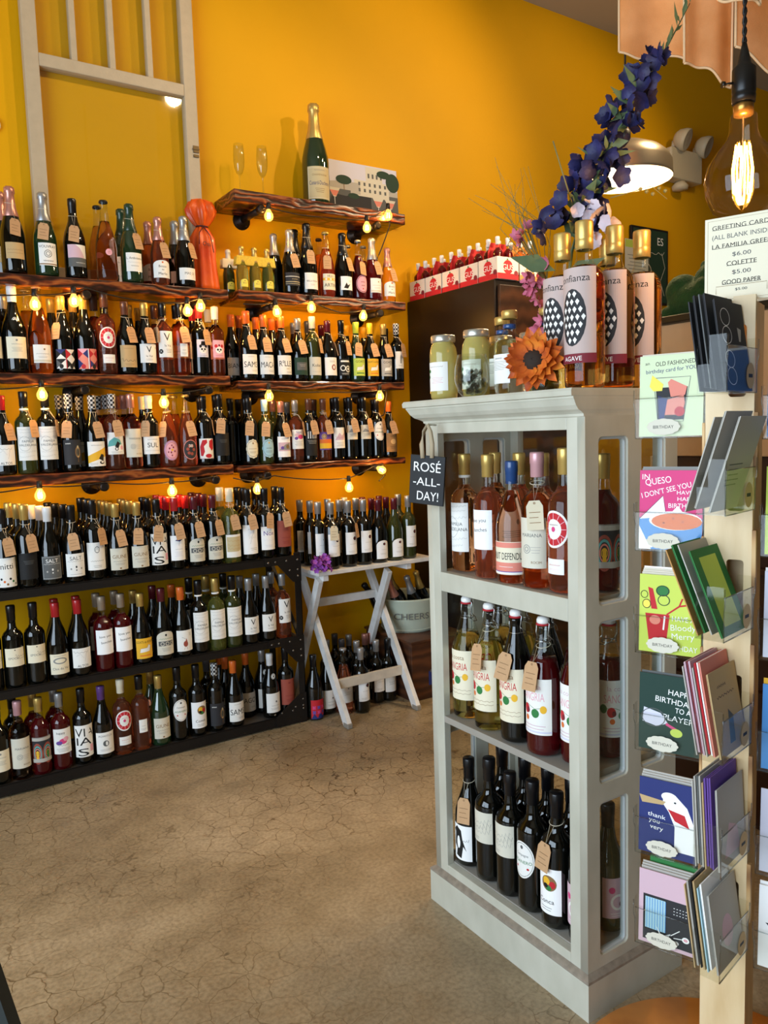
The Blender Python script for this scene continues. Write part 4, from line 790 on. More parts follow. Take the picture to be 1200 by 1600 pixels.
('B',GD,'k','letters',0.983,3.228,0.78,-5,0.98,None,None,'black capped bottle with giant black letters, rack top'),
('B',GD,'k','letters',0.972,3.311,0.78,None,0.98,None,None,'black capped bottle behind the black capped giant black letters, rack top'),
('B',GD,'k','letters',0.976,3.393,0.78,None,0.98,None,None,'second black capped bottle behind the black capped giant black letters, rack top'),
('B',GD,'r','bluetree',1.059,3.228,0.78,0,0.98,None,None,'red capped bottle with white label and small blue drawing, rack top'),
('B',GD,'r','bluetree',1.051,3.311,0.78,None,0.98,None,None,'red capped bottle behind the red capped small blue drawing, rack top'),
('B',GD,'r','bluetree',1.058,3.393,0.78,None,0.98,None,None,'second red capped bottle behind the red capped small blue drawing, rack top'),
('B',GD,'r','bluetree',1.061,3.475,0.78,None,0.98,None,None,'third red capped bottle behind the red capped small blue drawing, rack top'),
('B',GD,'m','pagode',1.144,3.228,0.78,5,0.98,None,None,'maroon capped bottle with cream arched label, left of its twin, rack top'),
('B',GD,'r','pagode',1.136,3.311,0.78,None,0.98,None,None,'red capped bottle behind the maroon capped cream arched left of twin, rack top'),
('B',GD,'r','pagode',1.138,3.393,0.78,None,0.98,None,None,'second red capped bottle behind the maroon capped cream arched left of twin, rack top'),
('B',GD,'m','pagode',1.227,3.228,0.78,15,0.98,None,None,'maroon capped bottle with cream arched label, right of its twin, rack top'),
('B',GD,'m','pagode',1.219,3.311,0.78,None,0.98,None,None,'maroon capped bottle behind the maroon capped cream arched right of twin, rack top'),
('B',GD,'m','pagode',1.227,3.393,0.78,None,0.98,None,None,'second maroon capped bottle behind the maroon capped cream arched right of twin, rack top'),
('B',GD,'m','pagode',1.223,3.475,0.78,None,0.98,None,None,'third maroon capped bottle behind the maroon capped cream arched right of twin, rack top'),
('B',GY,'c','goldmap',1.307,3.228,0.78,0,1.06,None,None,'cream capped clear bottle with golden map label, rack top'),
('B',GY,'c','goldmap',1.296,3.311,0.78,None,1.06,None,None,'cream capped bottle behind the cream capped clear golden map, rack top'),
('B',GD,'k','branch',1.389,3.228,0.78,0,1.03,None,None,'black bottle with white branch label, rack top'),
('B',GD,'k','branch',1.408,3.311,0.78,None,1.03,None,None,'black capped bottle behind the black white branch, rack top'),
('B',GD,'k','branch',1.414,3.393,0.78,None,1.03,None,None,'second black capped bottle behind the black white branch, rack top'),
('B',GD,'k','nox',1.473,3.228,0.78,12,1.02,None,None,'black bottle with white label and violet script, rack top'),
('B',GD,'k','nox',1.488,3.311,0.78,None,1.02,None,None,'black capped bottle behind the black violet script, rack top'),
('B',GD,'k','nox',1.501,3.393,0.78,None,1.02,None,None,'second black capped bottle behind the black violet script, rack top'),
('B',GD,'k','rusty',1.556,3.228,0.78,0,1.02,None,None,'black bottle with rust red label at right end, rack top'),
('B',GD,'k','rusty',1.565,3.311,0.78,None,1.02,None,None,'black capped bottle behind the black rust red at right end, rack top'),
('B',GD,'k','lions',0.328,3.228,0.405,None,1,None,None,'black bottle with cream label cut by left photo edge, middle rack tier'),
('B',GD,'k','lions',0.405,3.228,0.405,None,1.02,None,None,'black bottle with cream lion label, left of its twin, middle rack tier'),
('B',GD,'k','lions',0.482,3.228,0.405,None,1.02,None,None,'black bottle with cream lion label, right of its twin, middle rack tier'),
('U',GD,'r','closb',0.562,3.228,0.405,None,1.0,None,None,'red capped bottle with cream oval picture label, middle rack tier'),
('U',GD,'r','closb',0.574,3.311,0.405,None,1.0,None,None,'red capped bottle behind the red capped cream oval picture, middle rack tier'),
('U',GD,'r','altos',0.645,3.228,0.405,None,1.0,None,None,'red waxed bottle with white script label, middle rack tier'),
('U',GD,'r','altos',0.657,3.311,0.405,None,1.0,None,None,'red capped bottle behind the red waxed white script, middle rack tier'),
('B',R4,'a','birches',0.738,3.228,0.405,None,0.98,None,None,'taupe capped rose with handwritten white label, left of its twin, middle rack tier'),
('B',R4,'a','birches',0.736,3.311,0.405,None,0.98,None,None,'taupe capped bottle behind the taupe capped rose handwritten left of twin, middle rack tier'),
('B',R4,'a','birches',0.814,3.228,0.405,None,0.98,None,None,'taupe capped rose with handwritten white label, right of its twin, middle rack tier'),
('B',R4,'a','birches',0.810,3.311,0.405,None,0.98,None,None,'taupe capped bottle behind the taupe capped rose handwritten right of twin, middle rack tier'),
('U',GD,'g','goaty',0.892,3.228,0.405,None,0.97,None,None,'gold capped bottle with amber goat label, middle rack tier'),
('U',GD,'g','goaty',0.887,3.311,0.405,None,0.97,None,None,'gold capped bottle behind the gold capped amber goat, middle rack tier'),
('U',GD,'m','pagode',0.980,3.228,0.405,None,1.0,None,None,'maroon capped bottle with cream arched label, middle rack tier'),
('U',GD,'m','pagode',0.969,3.311,0.405,None,1.0,None,None,'maroon capped bottle behind the maroon capped cream arched, middle rack tier'),
('U',GD,'o','redbird',1.063,3.228,0.405,None,0.98,None,None,'orange capped bottle with small red bird label, middle rack tier'),
('U',GD,'o','redbird',1.052,3.311,0.405,None,0.98,None,None,'orange capped bottle behind the orange capped small red bird, middle rack tier'),
('B',GD,'k','famil',1.142,3.228,0.405,None,1.02,'band',None,'black bottle with tall ornate white label, leftmost of three, middle rack tier'),
('B',GD,'k','famil',1.131,3.311,0.405,None,1.02,'band',None,'black capped bottle behind the black ornate white leftmost of three, middle rack tier'),
('B',GY,'g','famil',1.219,3.228,0.405,None,1.02,'band',None,'clear bottle with tall ornate white label, middle of three, middle rack tier'),
('B',GY,'g','famil',1.208,3.311,0.405,None,1.02,'band',None,'gold capped bottle behind the clear ornate white middle of three, middle rack tier'),
('B',GO,'k','famil',1.296,3.228,0.405,None,1.02,'band',None,'black capped green bottle with tall ornate label, rightmost of three, middle rack tier'),
('B',GO,'k','famil',1.290,3.311,0.405,None,1.02,'band',None,'black capped bottle behind the black capped green ornate rightmost of three, middle rack tier'),
('U',GD,'s','V',1.375,3.228,0.405,None,0.97,None,None,'silver capped bottle with large V label, left of its twin, middle rack tier'),
('U',GD,'s','V',1.369,3.311,0.405,None,0.97,None,None,'silver capped bottle behind the silver capped large V left of twin, middle rack tier'),
('U',GD,'s','V',1.460,3.228,0.405,None,0.97,None,None,'silver capped bottle with large V label, right of its twin, middle rack tier'),
('U',GD,'s','V',1.450,3.311,0.405,None,0.97,None,None,'silver capped bottle behind the silver capped large V right of twin, middle rack tier'),
('B',R3,'s','Vtall',1.541,3.228,0.405,None,0.95,None,None,'silver capped rose with tall V label at right end, middle rack tier'),
('B',R3,'s','Vtall',1.526,3.311,0.405,None,0.95,None,None,'silver capped bottle behind the silver capped rose V at right end, middle rack tier'),
('B',GD,'k','cream',0.327,3.228,0.045,None,1.0,None,None,'dark bottle with white label cut by left photo edge, bottom rack tier'),
('B',GD,'k','cream',0.393,3.311,0.045,None,1.0,None,None,'black capped bottle behind the dark left, bottom rack tier'),
('B',R2,'P','mariana',0.401,3.228,0.045,None,0.98,None,None,'pink capped golden rose with tall cream label, bottom rack tier'),
('B',R4,'g','rainbow',0.475,3.228,0.045,None,0.97,None,None,'gold capped dark rose with rainbow label, bottom rack tier'),
('B',R4,'g','rainbow',0.467,3.311,0.045,None,0.97,None,None,'gold capped bottle behind the gold capped dark rose rainbow, bottom rack tier'),
('B',R4,'s','flowers',0.551,3.228,0.045,None,0.98,None,None,'silver capped dark rose with pink flower label, bottom rack tier'),
('B',R4,'s','flowers',0.546,3.311,0.045,None,0.98,None,None,'silver capped bottle behind the silver capped dark rose pink flower, bottom rack tier'),
('B',GD,'k','letters',0.633,3.228,0.045,None,0.98,None,None,'black bottle with giant black and white letters, bottom rack tier'),
('U',GD,'v','lens',0.711,3.228,0.045,None,0.98,None,None,'purple capped bottle with white lens label, bottom rack tier'),
('B',R3,'c','citrus',0.790,3.228,0.045,None,1.0,None,'chip','rose bottle with round citrus label, bottom rack tier'),
('B',R3,'k','smallrose',0.865,3.228,0.045,None,1.0,None,None,'straight sided rose bottle with narrow label, bottom rack tier'),
('U',GG,'g','giun',0.946,3.228,0.045,None,0.97,None,None,'gold capped green bottle with cream label, bottom rack tier'),
('U',GG,'g','giun',0.937,3.311,0.045,None,0.97,None,None,'gold capped bottle behind the gold capped green cream, bottom rack tier'),
('B',GD,'k','ovalw',1.027,3.228,0.045,None,1.02,None,None,'black bottle with white oval label, bottom rack tier'),
('B',GD,'k','conca',1.110,3.228,0.045,None,1.0,None,None,'black bottle with painted cluster on white label, bottom rack tier'),
('B',GD,'x','blacklamp',1.195,3.228,0.045,None,0.97,None,None,'checked cap black bottle with copper lamp drawing, bottom rack tier'),
('B',GD,'G','blacklamp',1.190,3.311,0.045,None,0.97,None,None,'grey capped bottle behind the checked cap black copper lamp drawing, bottom rack tier'),
('U',GD,'o','sams',1.282,3.228,0.045,None,0.97,None,None,'orange capped bottle with white label in tall lettering, bottom rack tier'),
('U',GD,'o','sams',1.278,3.311,0.045,None,0.97,None,None,'orange capped bottle behind the orange capped white, bottom rack tier'),
('U',GD,'o','sams',1.283,3.393,0.045,None,0.97,None,None,'second orange capped bottle behind the orange capped white, bottom rack tier'),
('U',GD,'o','ago',1.377,3.311,0.045,None,0.97,None,None,'orange capped bottle with grey label, set back, bottom rack tier'),
('U',GD,'s','white3',1.459,3.311,0.045,None,0.97,'medal',None,'silver capped bottle with neck medallion, set back, bottom rack tier'),
('U',GD,'w','white3',1.461,3.228,0.045,None,0.97,'medal',None,'white capped bottle with neck medallion and white label, bottom rack tier'),
('B',GD,'k','rusty',1.539,3.228,0.045,None,1.0,None,None,'black bottle with rust red label at right end, bottom rack tier'),
('B',GD,'s','dot',1.786,3.183,0.703,-8,1.0,None,None,'silver capped dark bottle with pale tag, front row, beside the purple flowers, white folding table'),
('B',GD,'s','dot',1.881,3.185,0.703,40,1.0,None,None,'second silver capped dark bottle from the left, front row, brown tag, white folding table'),
('B',GD,'s','dot',1.967,3.185,0.703,None,1.0,None,None,'third silver capped dark bottle, front row, left of the maroon capped ones, white folding table'),
('U',GD,'m','dotarch',2.052,3.185,0.703,None,1.0,None,None,'maroon capped dark bottle with arched white label, front row, white folding table'),
('U',GO,'m','dotarch',2.145,3.185,0.703,None,1.0,None,None,'maroon capped olive bottle with arched label, front row, beside the clear bottle, white folding table'),
('B',GO,'s','dot',2.230,3.185,0.703,None,1.0,None,None,'clear green wine bottle with white label at the right table end'),
('B',GD,'s','dot',1.756,3.252,0.703,None,1.0,None,None,'silver capped dark bottle at the left side, closest behind the front one, white folding table'),
('B',GD,'s','dot',1.761,3.340,0.703,None,1.0,None,None,'silver capped dark bottle at the left side, one further back, white folding table'),
('B',GD,'s','dot',1.752,3.430,0.703,None,1.0,None,None,'silver capped dark bottle furthest left and rearmost on the white table'),
('B',GD,'s','dot',1.884,3.270,0.703,None,1.0,None,None,'silver capped dark bottle behind the first gap of the front row, white folding table'),
('B',GD,'s','dot',1.978,3.270,0.703,None,1.0,None,None,'silver capped dark bottle behind the second and third front ones, white folding table'),
('B',GD,'s','dot',1.865,3.350,0.703,None,1.0,None,None,'silver capped dark bottle, third row left, white folding table'),
('B',GD,'s','dot',1.966,3.360,0.703,None,1.0,None,None,'silver capped dark bottle, third row middle, white folding table'),
('U',GD,'m','dotarch',2.068,3.270,0.703,None,1.0,None,None,'maroon capped bottle, second row left, white folding table'),
('U',GD,'m','dotarch',2.155,3.270,0.703,None,1.0,None,None,'maroon capped bottle, second row right, white folding table'),
('U',GD,'m','dotarch',2.071,3.360,0.703,None,1.0,None,None,'maroon capped bottle, third row left, white folding table'),
('U',GD,'m','dotarch',2.172,3.360,0.703,None,1.0,None,None,'maroon capped bottle, third row right, white folding table'),
('B',GO,'s','dot',2.250,3.300,0.703,None,1.0,None,None,'pale green wine bottle, second row near the right table end'),
('U',GD,'k','zig',1.665,3.190,0.0,None,1.0,None,None,'slim black bottle with pink and purple label, floor beside the rack'),
('U',GD,'w','white3',1.752,3.222,0.0,None,1.0,None,None,'white capped bottle with white label behind the left table leg'),
('K',R3,'s','plain',1.816,3.168,0.0,None,1.0,None,None,'rose bottle with crown cap on the floor behind the table rung'),
('B',GD,'s','dot',1.890,3.130,0.0,None,1.0,None,None,'silver capped dark bottle foremost on the floor under the table'),
('B',GD,'s','dot',2.023,3.200,0.0,None,1.0,None,None,'silver capped dark bottle on the floor, right of the foremost'),
('B',GD,'k','blank',2.085,3.190,0.0,None,1.0,None,None,'black capped bottle on the floor beside the wooden crate'),
('B',GD,'s','blank',1.834,3.361,0.0,None,1.0,None,None,'dark bottle against the wall, leftmost under the table'),
('B',GD,'G','blank',1.926,3.440,0.0,None,1.0,None,None,'grey capped dark bottle against the wall, second under the table'),
('B',GD,'G','blank',1.902,3.329,0.0,None,1.0,None,None,'grey capped tall dark bottle behind the floor rose'),
('B',GD,'s','blank',1.974,3.380,0.0,None,1.0,None,None,'dark bottle against the wall right of the tall grey capped one'),
('B',GD,'s','dot',1.941,3.250,0.0,None,1.0,None,None,'silver capped dark bottle right behind the foremost floor bottle'),
('B',GD,'p','blank',2.046,3.340,0.0,None,1.0,None,None,'copper capped dark bottle on the floor near the wall, left one'),
('B',GD,'p','blank',2.085,3.340,0.0,None,1.0,None,None,'copper capped dark bottle on the floor near the wall, by the crate'),
]
for kd, gl, cp, lb, x, y, z, tg_, k_, dc, l2, ds in BOTTLES:
    bottle(kd, gl, cp, lb, x, y, z, face=0, tg=tg_, k=k_, label=ds, deco=dc, lab2=l2, group='wine bottles on ' + (ds.split(', ')[-1] if 'shelf' in ds or 'rack' in ds.split(', ')[-1] else 'the folding table' if z > .5 else 'the floor'), pale=(cp == 's' and z == .703 and tg_ is not None and tg_ < 0))

# ------------------------------------------------------------------ top shelf and shelf oddments
CH = 'top shelf, '
bottle('C', GG, 'g', 'magn', 1.91, 3.42, 2.415, face=radians(-12), k=1.5, label='giant green champagne bottle with gold foil standing on the highest short shelf', cat='bottle', name='champagne_magnum')
def flute(x, y, z, label):
    t = thing('champagne_flute', label, 'glass', (x, y, z), group='champagne flutes on the highest shelf')
    bm = bmesh.new(); lathe(bm, [(0, .001), (.030, .001), (.031, .003), (.008, .006), (.0035, .012), (.003, .085), (.006, .095)], 24); ob('stem', newmesh('flute_stem', bm, CG), t)
    bm = bmesh.new(); lathe(bm, [(.004, .095), (.014, .108), (.022, .13), (.0255, .16), (.0245, .20), (.0215, .235), (.0208, .235), (.0238, .20), (.0247, .16), (.0212, .131), (.013, .110), (0, .100)], 24); ob('bowl', newmesh('flute_bowl', bm, CG), t)
flute(1.515, 3.42, 2.415, 'clear champagne flute nearest the left end of the highest shelf'); flute(1.62, 3.40, 2.415, 'clear champagne flute between the other flute and the giant champagne bottle')
t = thing('photo_print', 'landscape photo print of a white villa and cocktail glasses leaning on the mustard wall', 'picture', (2.24, 3.505, 2.416), rot=(radians(-3), 0, 0))
ob('board', boxm('print_board', [(-.21, .21, 0, .008, 0, .285)], pm('w'), .001), t)
it = [('r', 0, .72, 1, .56, 'q'), ('p', [(-.5, .45), (-.5, .62), (-.3, .66), (-.1, .58), (.1, .62), (.5, .6), (.5, .45)], 'x'), ('r', 0, .34, 1, .34, 'G'), ('r', -.1, .09, .8, .2, 'x'),
 ('p', [(-.5, .22), (-.45, .42), (-.25, .40), (-.1, .5), (.1, .44), (.1, .22)], 'd'), ('r', .12, .58, .5, .28, 'e'), ('r', .16, .84, .24, .28, 'e'), ('r', -.12, .56, .14, .2, 'x')]
it += [('r', -.06+.075*i, y, .028, .06, 'G') for i in range(6) for y in (.55, .66)] + [('r', .08+.06*i, .82, .025, .08, 'G') for i in range(4)]
it += [('e', -.28, .68, .11, .08, 'N'), ('e', .43, .76, .1, .17, 'N'), ('e', .3, .88, .1, .07, 'N'), ('e', -.15, .42, .08, .05, 'N'), ('l', [(-.28, .6), (-.28, .5)], .004, 'T')]
for gx, gy in ((-.42, .38), (.2, .30), (.38, .30)):
    it += [('p', [(gx-.08, gy+.14), (gx+.08, gy+.14), (gx+.02, gy-.02), (gx-.02, gy-.02)], 'e'), ('p', [(gx-.062, gy+.09), (gx+.062, gy+.09), (gx+.02, gy-.01), (gx-.02, gy-.01)], 'h'), ('l', [(gx, gy), (gx, gy-.2)], .003, 'W'), ('e', gx, gy-.2, .05, .02, 'W')]
ob('picture', Art(.42, .285, it, 'q').flat('villa_picture'), t)
# orange gift bag tied over a bottle
t = thing('gift_bag', 'orange fabric bottle gift bag tied at the neck on the top left shelf', 'gift bag', (1.322, 3.42, 1.977))
ORG = ramp_mat('orange_satin', 'noise', [(.3, 'd23c06'), (.7, 'f26a14')], nscale=8, rough=.4, bump=.6, bdist=.01, coat=.2)
bm = bmesh.new()
def ruffle(bm, prof, N=48, amp=.0, waves=9, sx=1, sy=.72):
    rings = []
    for i, (r, z, a) in enumerate(prof): rings.append([bm.verts.new(((r+a*sin(waves*2*pi*k/N+i*.25))*cos(2*pi*k/N)*sx, (r+a*sin(waves*2*pi*k/N+i*.25))*sin(2*pi*k/N)*sy, z+a*.4*cos(3*2*pi*k/N))) for k in range(N)])
    for i in range(len(rings)-1):
        for k in range(N): bm.faces.new((rings[i][k], rings[i][(k+1) % N], rings[i+1][(k+1) % N], rings[i+1][k])).smooth = True
ruffle(bm, [(.02, .002, 0), (.068, .004, .003), (.066, .03, .004), (.060, .09, .003), (.056, .15, .003), (.058, .20, .004), (.052, .24, .006), (.030, .275, .006), (.020, .288, .004)])
ob('bag_body', newmesh('bag_body', bm, ORG), t)
bm = bmesh.new(); ruffle(bm, [(.019, .286, .004), (.030, .300, .008), (.050, .335, .010), (.055, .36, .012), (.038, .395, .012), (.012, .405, .008)], waves=7, sx=1.15); ob('bag_ruffle', newmesh('bag_ruffle', bm, ORG), t)
bm = bmesh.new(); tube(bm, [(.026*cos(a), .021*sin(a), .287) for a in [i*2*pi/16 for i in range(17)]], .003, 6); tube(bm, [(0, -.022, .285), (-.03, -.045, .25), (-.035, -.05, .20)], .002, 5); tube(bm, [(0, -.022, .285), (.02, -.045, .24), (.03, -.05, .17)], .002, 5); ob('drawstring', newmesh('drawstring', bm, mat('dark_purple_cord', '3a1d2e', .6)), t)
ob('lettering', Art(.05, .03, [('t', 'Osa', 0, .5, .6, 'd')], None, z0=.19).wrap('bag_lettering', .052), t)
# small sparkling bottles in a carrier
def carrier(x, y, z, n, colr, label, dx=.0635, h=.085):
    t = thing('bottle_carrier', label, 'carrier', (x, y, z)); W_ = n*dx/2+.003
    bm = bmesh.new(); prism(bm, [(-W_, .118), (W_, .118), (W_*.93, .158), (-W_*.93, .158)], -.016, -.014); prism(bm, [(-W_, .118), (W_, .118), (W_*.93, .158), (-W_*.93, .158)], .014, .016)
    box(bm, -W_, W_, -.016, .016, .117, .119)
    ob('neck_sleeve', newmesh('neck_sleeve', bm, colr), t); return t
YC = mat('yellow_glitter_card', 'e8c24a', .35, .3, noise=.35, nscale=120)
carrier(1.541, 3.36, 1.983, 3, YC, 'yellow glitter neck carrier around three small bottles beside the orange bag')
carrier(1.449, 3.445, 1.983, 1, mat('cream_card', 'e5d6b0', .6), 'cream neck carrier around one small bottle behind the orange bag')
for i, x in enumerate((1.478, 1.541, 1.604)):
    bottle('C', GY, 'g', 'mini', x, 3.36, 1.983, k=.62, label=['left', 'middle', 'right'][i]+' small gold topped bottle in the yellow glitter carrier', group='small sparkling bottles', name='mini_bottle')
bottle('C', GO, 'c', 'mini', 1.449, 3.445, 1.983, k=.62, label='small bottle in the cream carrier, behind the orange bag', group='small sparkling bottles', name='mini_bottle')

# ------------------------------------------------------------------ salvaged sash leaning on the wall
t = thing('window_sash', 'old beige glazed window sash hung on the mustard wall above the left shelves', 'window sash', (.645, 3.478, 1.98))
FR = mat('worn_beige_paint', 'bfae92', .45, noise=.12, nscale=25, bump=.25, bscale=90)
X1 = .708; H_ = 1.72; z1 = .855; z2 = .905
ob('stile', boxm('left_stile', [(0, .056, 0, .045, 0, H_)], FR, .003), t); ob('stile', boxm('right_stile', [(X1-.056, X1, 0, .045, 0, H_)], FR, .003), t)
ob('rail', boxm('meeting_rail', [(.056, X1-.056, 0, .045, z1, z2)], FR, .003), t); ob('rail', boxm('top_rail', [(.056, X1-.056, 0, .045, H_-.06, H_)], FR, .003), t); ob('rail', boxm('bottom_rail', [(.056, X1-.056, 0, .045, 0, .07)], FR, .003), t)
for x in (.195, .349, .508): ob('glazing_bar', boxm('glazing_bar', [(x-.012, x+.012, .004, .04, z2, H_-.06)], FR, .002), t)
ob('pane', boxm('lower_pane', [(.056, X1-.056, .022, .025, .07, z1)], PANE, 0), t)
for a, b in ((.056, .183), (.207, .337), (.361, .496), (.52, X1-.056)): ob('pane', boxm('upper_pane', [(a, b, .022, .025, z2, H_-.06)], PANE, 0), t)
ob('latch_plate', boxm('latch_plate', [(X1-.03, X1-.004, -.004, 0, .62, .65), (X1-.034, X1-.002, -.006, -.003, .632, .638), (X1-.03, X1-.006, -.004, 0, .60, .612)], mat('tarnished_brass', '6b5a3e', .5, .7), .001), t)
bm = bmesh.new(); lathe(bm, [(0, 0), (.033, 0), (.033, .012), (.028, .018), (0, .018)], 24); bmesh.ops.transform(bm, matrix=Matrix.Rotation(pi/2, 4, 'X'), verts=bm.verts[:])
tag(ob('wall_button', newmesh('wall_button', bm, mat('white_plastic', 'ebe8e0', .4)), None, (.515, YW, 2.59)), 'round white fitting on the mustard wall at the left photo edge', 'fitting')

# ------------------------------------------------------------------ string lights
WIRE = mat('black_cable', '141210', .5); BULBG = clear_mat('bulb_glass', 'ffe9b8', 1)
_n = BULBG.node_tree; _o = [n for n in _n.nodes if n.type == 'OUTPUT_MATERIAL'][0]; _a = _n.nodes.new('ShaderNodeAddShader'); _e = _n.nodes.new('ShaderNodeEmission'); _e.inputs[0].default_value = lin('ffc25e'); _e.inputs[1].default_value = 1.1
_n.links.new(_o.inputs[0].links[0].from_socket, _a.inputs[0]); _n.links.new(_e.outputs[0], _a.inputs[1]); _n.links.new(_a.outputs[0], _o.inputs[0])
FIL = mat('glowing_filament', 'ffb84a', .5, emit=90)
bm = bmesh.new(); lathe(bm, [(0, -.058), (.009, -.056), (.017, -.049), (.0205, -.038), (.0195, -.028), (.013, -.016), (.009, -.008), (.0085, 0)], 18); BG = newmesh('bulb_glass', bm, BULBG)
bm = bmesh.new()
for k in range(4): tube(bm, [(.0065*cos(k*pi/2), .0065*sin(k*pi/2), -.022), (.0085*cos(k*pi/2+.5), .0085*sin(k*pi/2+.5), -.045)], .0016, 5)
BF = newmesh('filament', bm, FIL)
bm = bmesh.new(); lathe(bm, [(0, .024), (.009, .023), (.0105, .006), (.0105, -.006), (0, -.006)], 14); BS = newmesh('socket', bm, WIRE)
def string_light(label, pts, bulbs):
    # pts: cable route; bulbs: (x, y, z of the bulb centre, tilt)
    t = thing('string_light', label, 'string lights', pts[0], group='warm string lights under the shelves'); o = Vector(pts[0])
    bm = bmesh.new(); R_ = []
    for i in range(len(pts)-1):
        a, b = Vector(pts[i]), Vector(pts[i+1]); sag = .03*(b-a).length if (b-a).length > .1 else 0
        for k in range(8):
            f = k/8; p = a.lerp(b, f); p.z -= 4*sag*f*(1-f); R_.append(p-o)
    R_.append(Vector(pts[-1])-o); tube(bm, R_, .0028, 6); ob('cable', newmesh('cable', bm, WIRE), t)
    for x, y, z, tl in bulbs:
        r = (radians(tl), radians(tl*.6), 0); g = ob('bulb', BG, t, Vector((x, y, z+.036))-o, rot=r); ob('filament', BF, g); ob('socket', BS, g)
        l = light('bulb_light', 'POINT', (0, 0, -.036), (1, .62, .25), 1.1, .012); l.parent = g
string_light('warm globe bulbs strung under the upper left shelf', [(-.3, 3.31, 1.91), (.2, 3.30, 1.90), (.585, 3.295, 1.90), (.729, 3.295, 1.92), (.78, 3.295, 1.94), (1.0, 3.30, 1.905), (1.189, 3.295, 1.91), (1.247, 3.295, 1.93), (1.30, 3.30, 1.93)],
 [(.585, 3.29, 1.861, 0), (.729, 3.29, 1.882, 0), (1.189, 3.29, 1.871, 0), (1.247, 3.29, 1.894, 0)])
string_light('warm globe bulbs strung under the right shelf of sparkling bottles', [(1.45, 3.30, 1.92), (1.604, 3.295, 1.935), (1.70, 3.295, 1.93), (1.787, 3.295, 1.955), (1.95, 3.30, 1.91), (2.075, 3.295, 1.93), (2.18, 3.295, 1.95)],
 [(1.604, 3.29, 1.89, -8), (1.787, 3.29, 1.92, 0), (2.075, 3.29, 1.897, 6)])
string_light('warm bulbs hanging under the highest short shelf and down to the sparkling shelf', [(1.56, 3.29, 2.34), (1.584, 3.285, 2.35), (1.9, 3.32, 2.352), (2.103, 3.285, 2.36), (2.229, 3.285, 2.425), (2.25, 3.30, 2.35), (2.21, 3.36, 2.2), (2.19, 3.40, 1.99)],
 [(1.584, 3.28, 2.308, 0), (2.103, 3.28, 2.316, 0), (2.229, 3.28, 2.388, 0)])
string_light('warm globe bulbs strung under the second left shelf', [(-.3, 3.30, 1.55), (.3, 3.30, 1.545), (.586, 3.295, 1.555), (.76, 3.295, 1.56), (1.063, 3.295, 1.525), (1.27, 3.295, 1.55)], [(.586, 3.29, 1.517, 0), (1.063, 3.29, 1.485, 0)])
string_light('warm globe bulbs strung under the middle right shelf', [(1.42, 3.30, 1.54), (1.55, 3.295, 1.545), (1.85, 3.30, 1.535), (2.153, 3.295, 1.545), (2.2, 3.295, 1.54), (2.18, 3.30, 1.42), (2.16, 3.45, 1.40)], [(1.55, 3.29, 1.511, 0), (2.153, 3.29, 1.51, 0)])
string_light('warm globe bulbs strung under the lowest left shelf', [(-.3, 3.30, 1.16), (.551, 3.295, 1.165), (.80, 3.295, 1.165), (1.076, 3.295, 1.15), (1.28, 3.295, 1.165)], [(.551, 3.29, 1.127, 0), (1.076, 3.29, 1.109, 0)])
string_light('warm globe bulbs strung under the lowest right shelf above the folding table', [(1.36, 3.30, 1.15), (1.471, 3.295, 1.13), (1.56, 3.295, 1.15), (1.956, 3.295, 1.115), (2.10, 3.295, 1.165), (2.16, 3.295, 1.175), (2.17, 3.29, 1.12), (2.131, 3.29, 1.09)],
 [(1.471, 3.29, 1.091, 0), (1.956, 3.29, 1.068, 0), (2.12, 3.29, 1.125, -60)])

# ------------------------------------------------------------------ white folding table, tub, crate
WW = ramp_mat('whitewashed_wood', 'noise', [(.25, 'c3c2bc'), (.5, 'dddcd8'), (.75, 'eae9e6')], scale=(1, 1, 1), nscale=16, rough=.55, bump=.15)
t = thing('folding_table', 'white painted folding wooden table crowded with wine bottles, beside the steel rack', 'table', (1.68, 3.13, 0))
for i in range(4): ob('table_slat', boxm('table_slat', [(0, .66, i*.097, i*.097+.093, .683, .703)], WW, .003), t)
for x in (.03, .50):
    bm = bmesh.new(); box(bm, x, x+.03, .01, .37, .655, .683, bev=.003); ob('cleat', newmesh('cleat', bm, WW), t)
for x in (.045, .43):
    bm = bmesh.new(); bar(bm, (x, -.14, .012), (x, .27, .668), .022, .042, side=(1, 0, 0)); ob('leg', newmesh('leg', bm, WW), t)
    bm = bmesh.new(); bar(bm, (x-.026, .345, .005), (x-.026, .03, .662), .022, .042, side=(1, 0, 0)); ob('leg', newmesh('leg', bm, WW), t)
    bm = bmesh.new(); box(bm, x-.013, x+.013, -.165, -.120, 0, .024, bev=.004); ob('foot_cap', newmesh('foot_cap', bm, mat('scuffed_foot', '8d867a', .6)), t)
bm = bmesh.new(); box(bm, .045, .43, -.044, -.026, .150, .195, bev=.002); ob('rung', newmesh('rung', bm, mat('bare_whitewash', 'd3c8b6', .7, noise=.2, nscale=30)), t)
bm = bmesh.new(); box(bm, .045, .43, .175, .19, .50, .54, bev=.002); ob('rung', newmesh('rung', bm, WW), t)
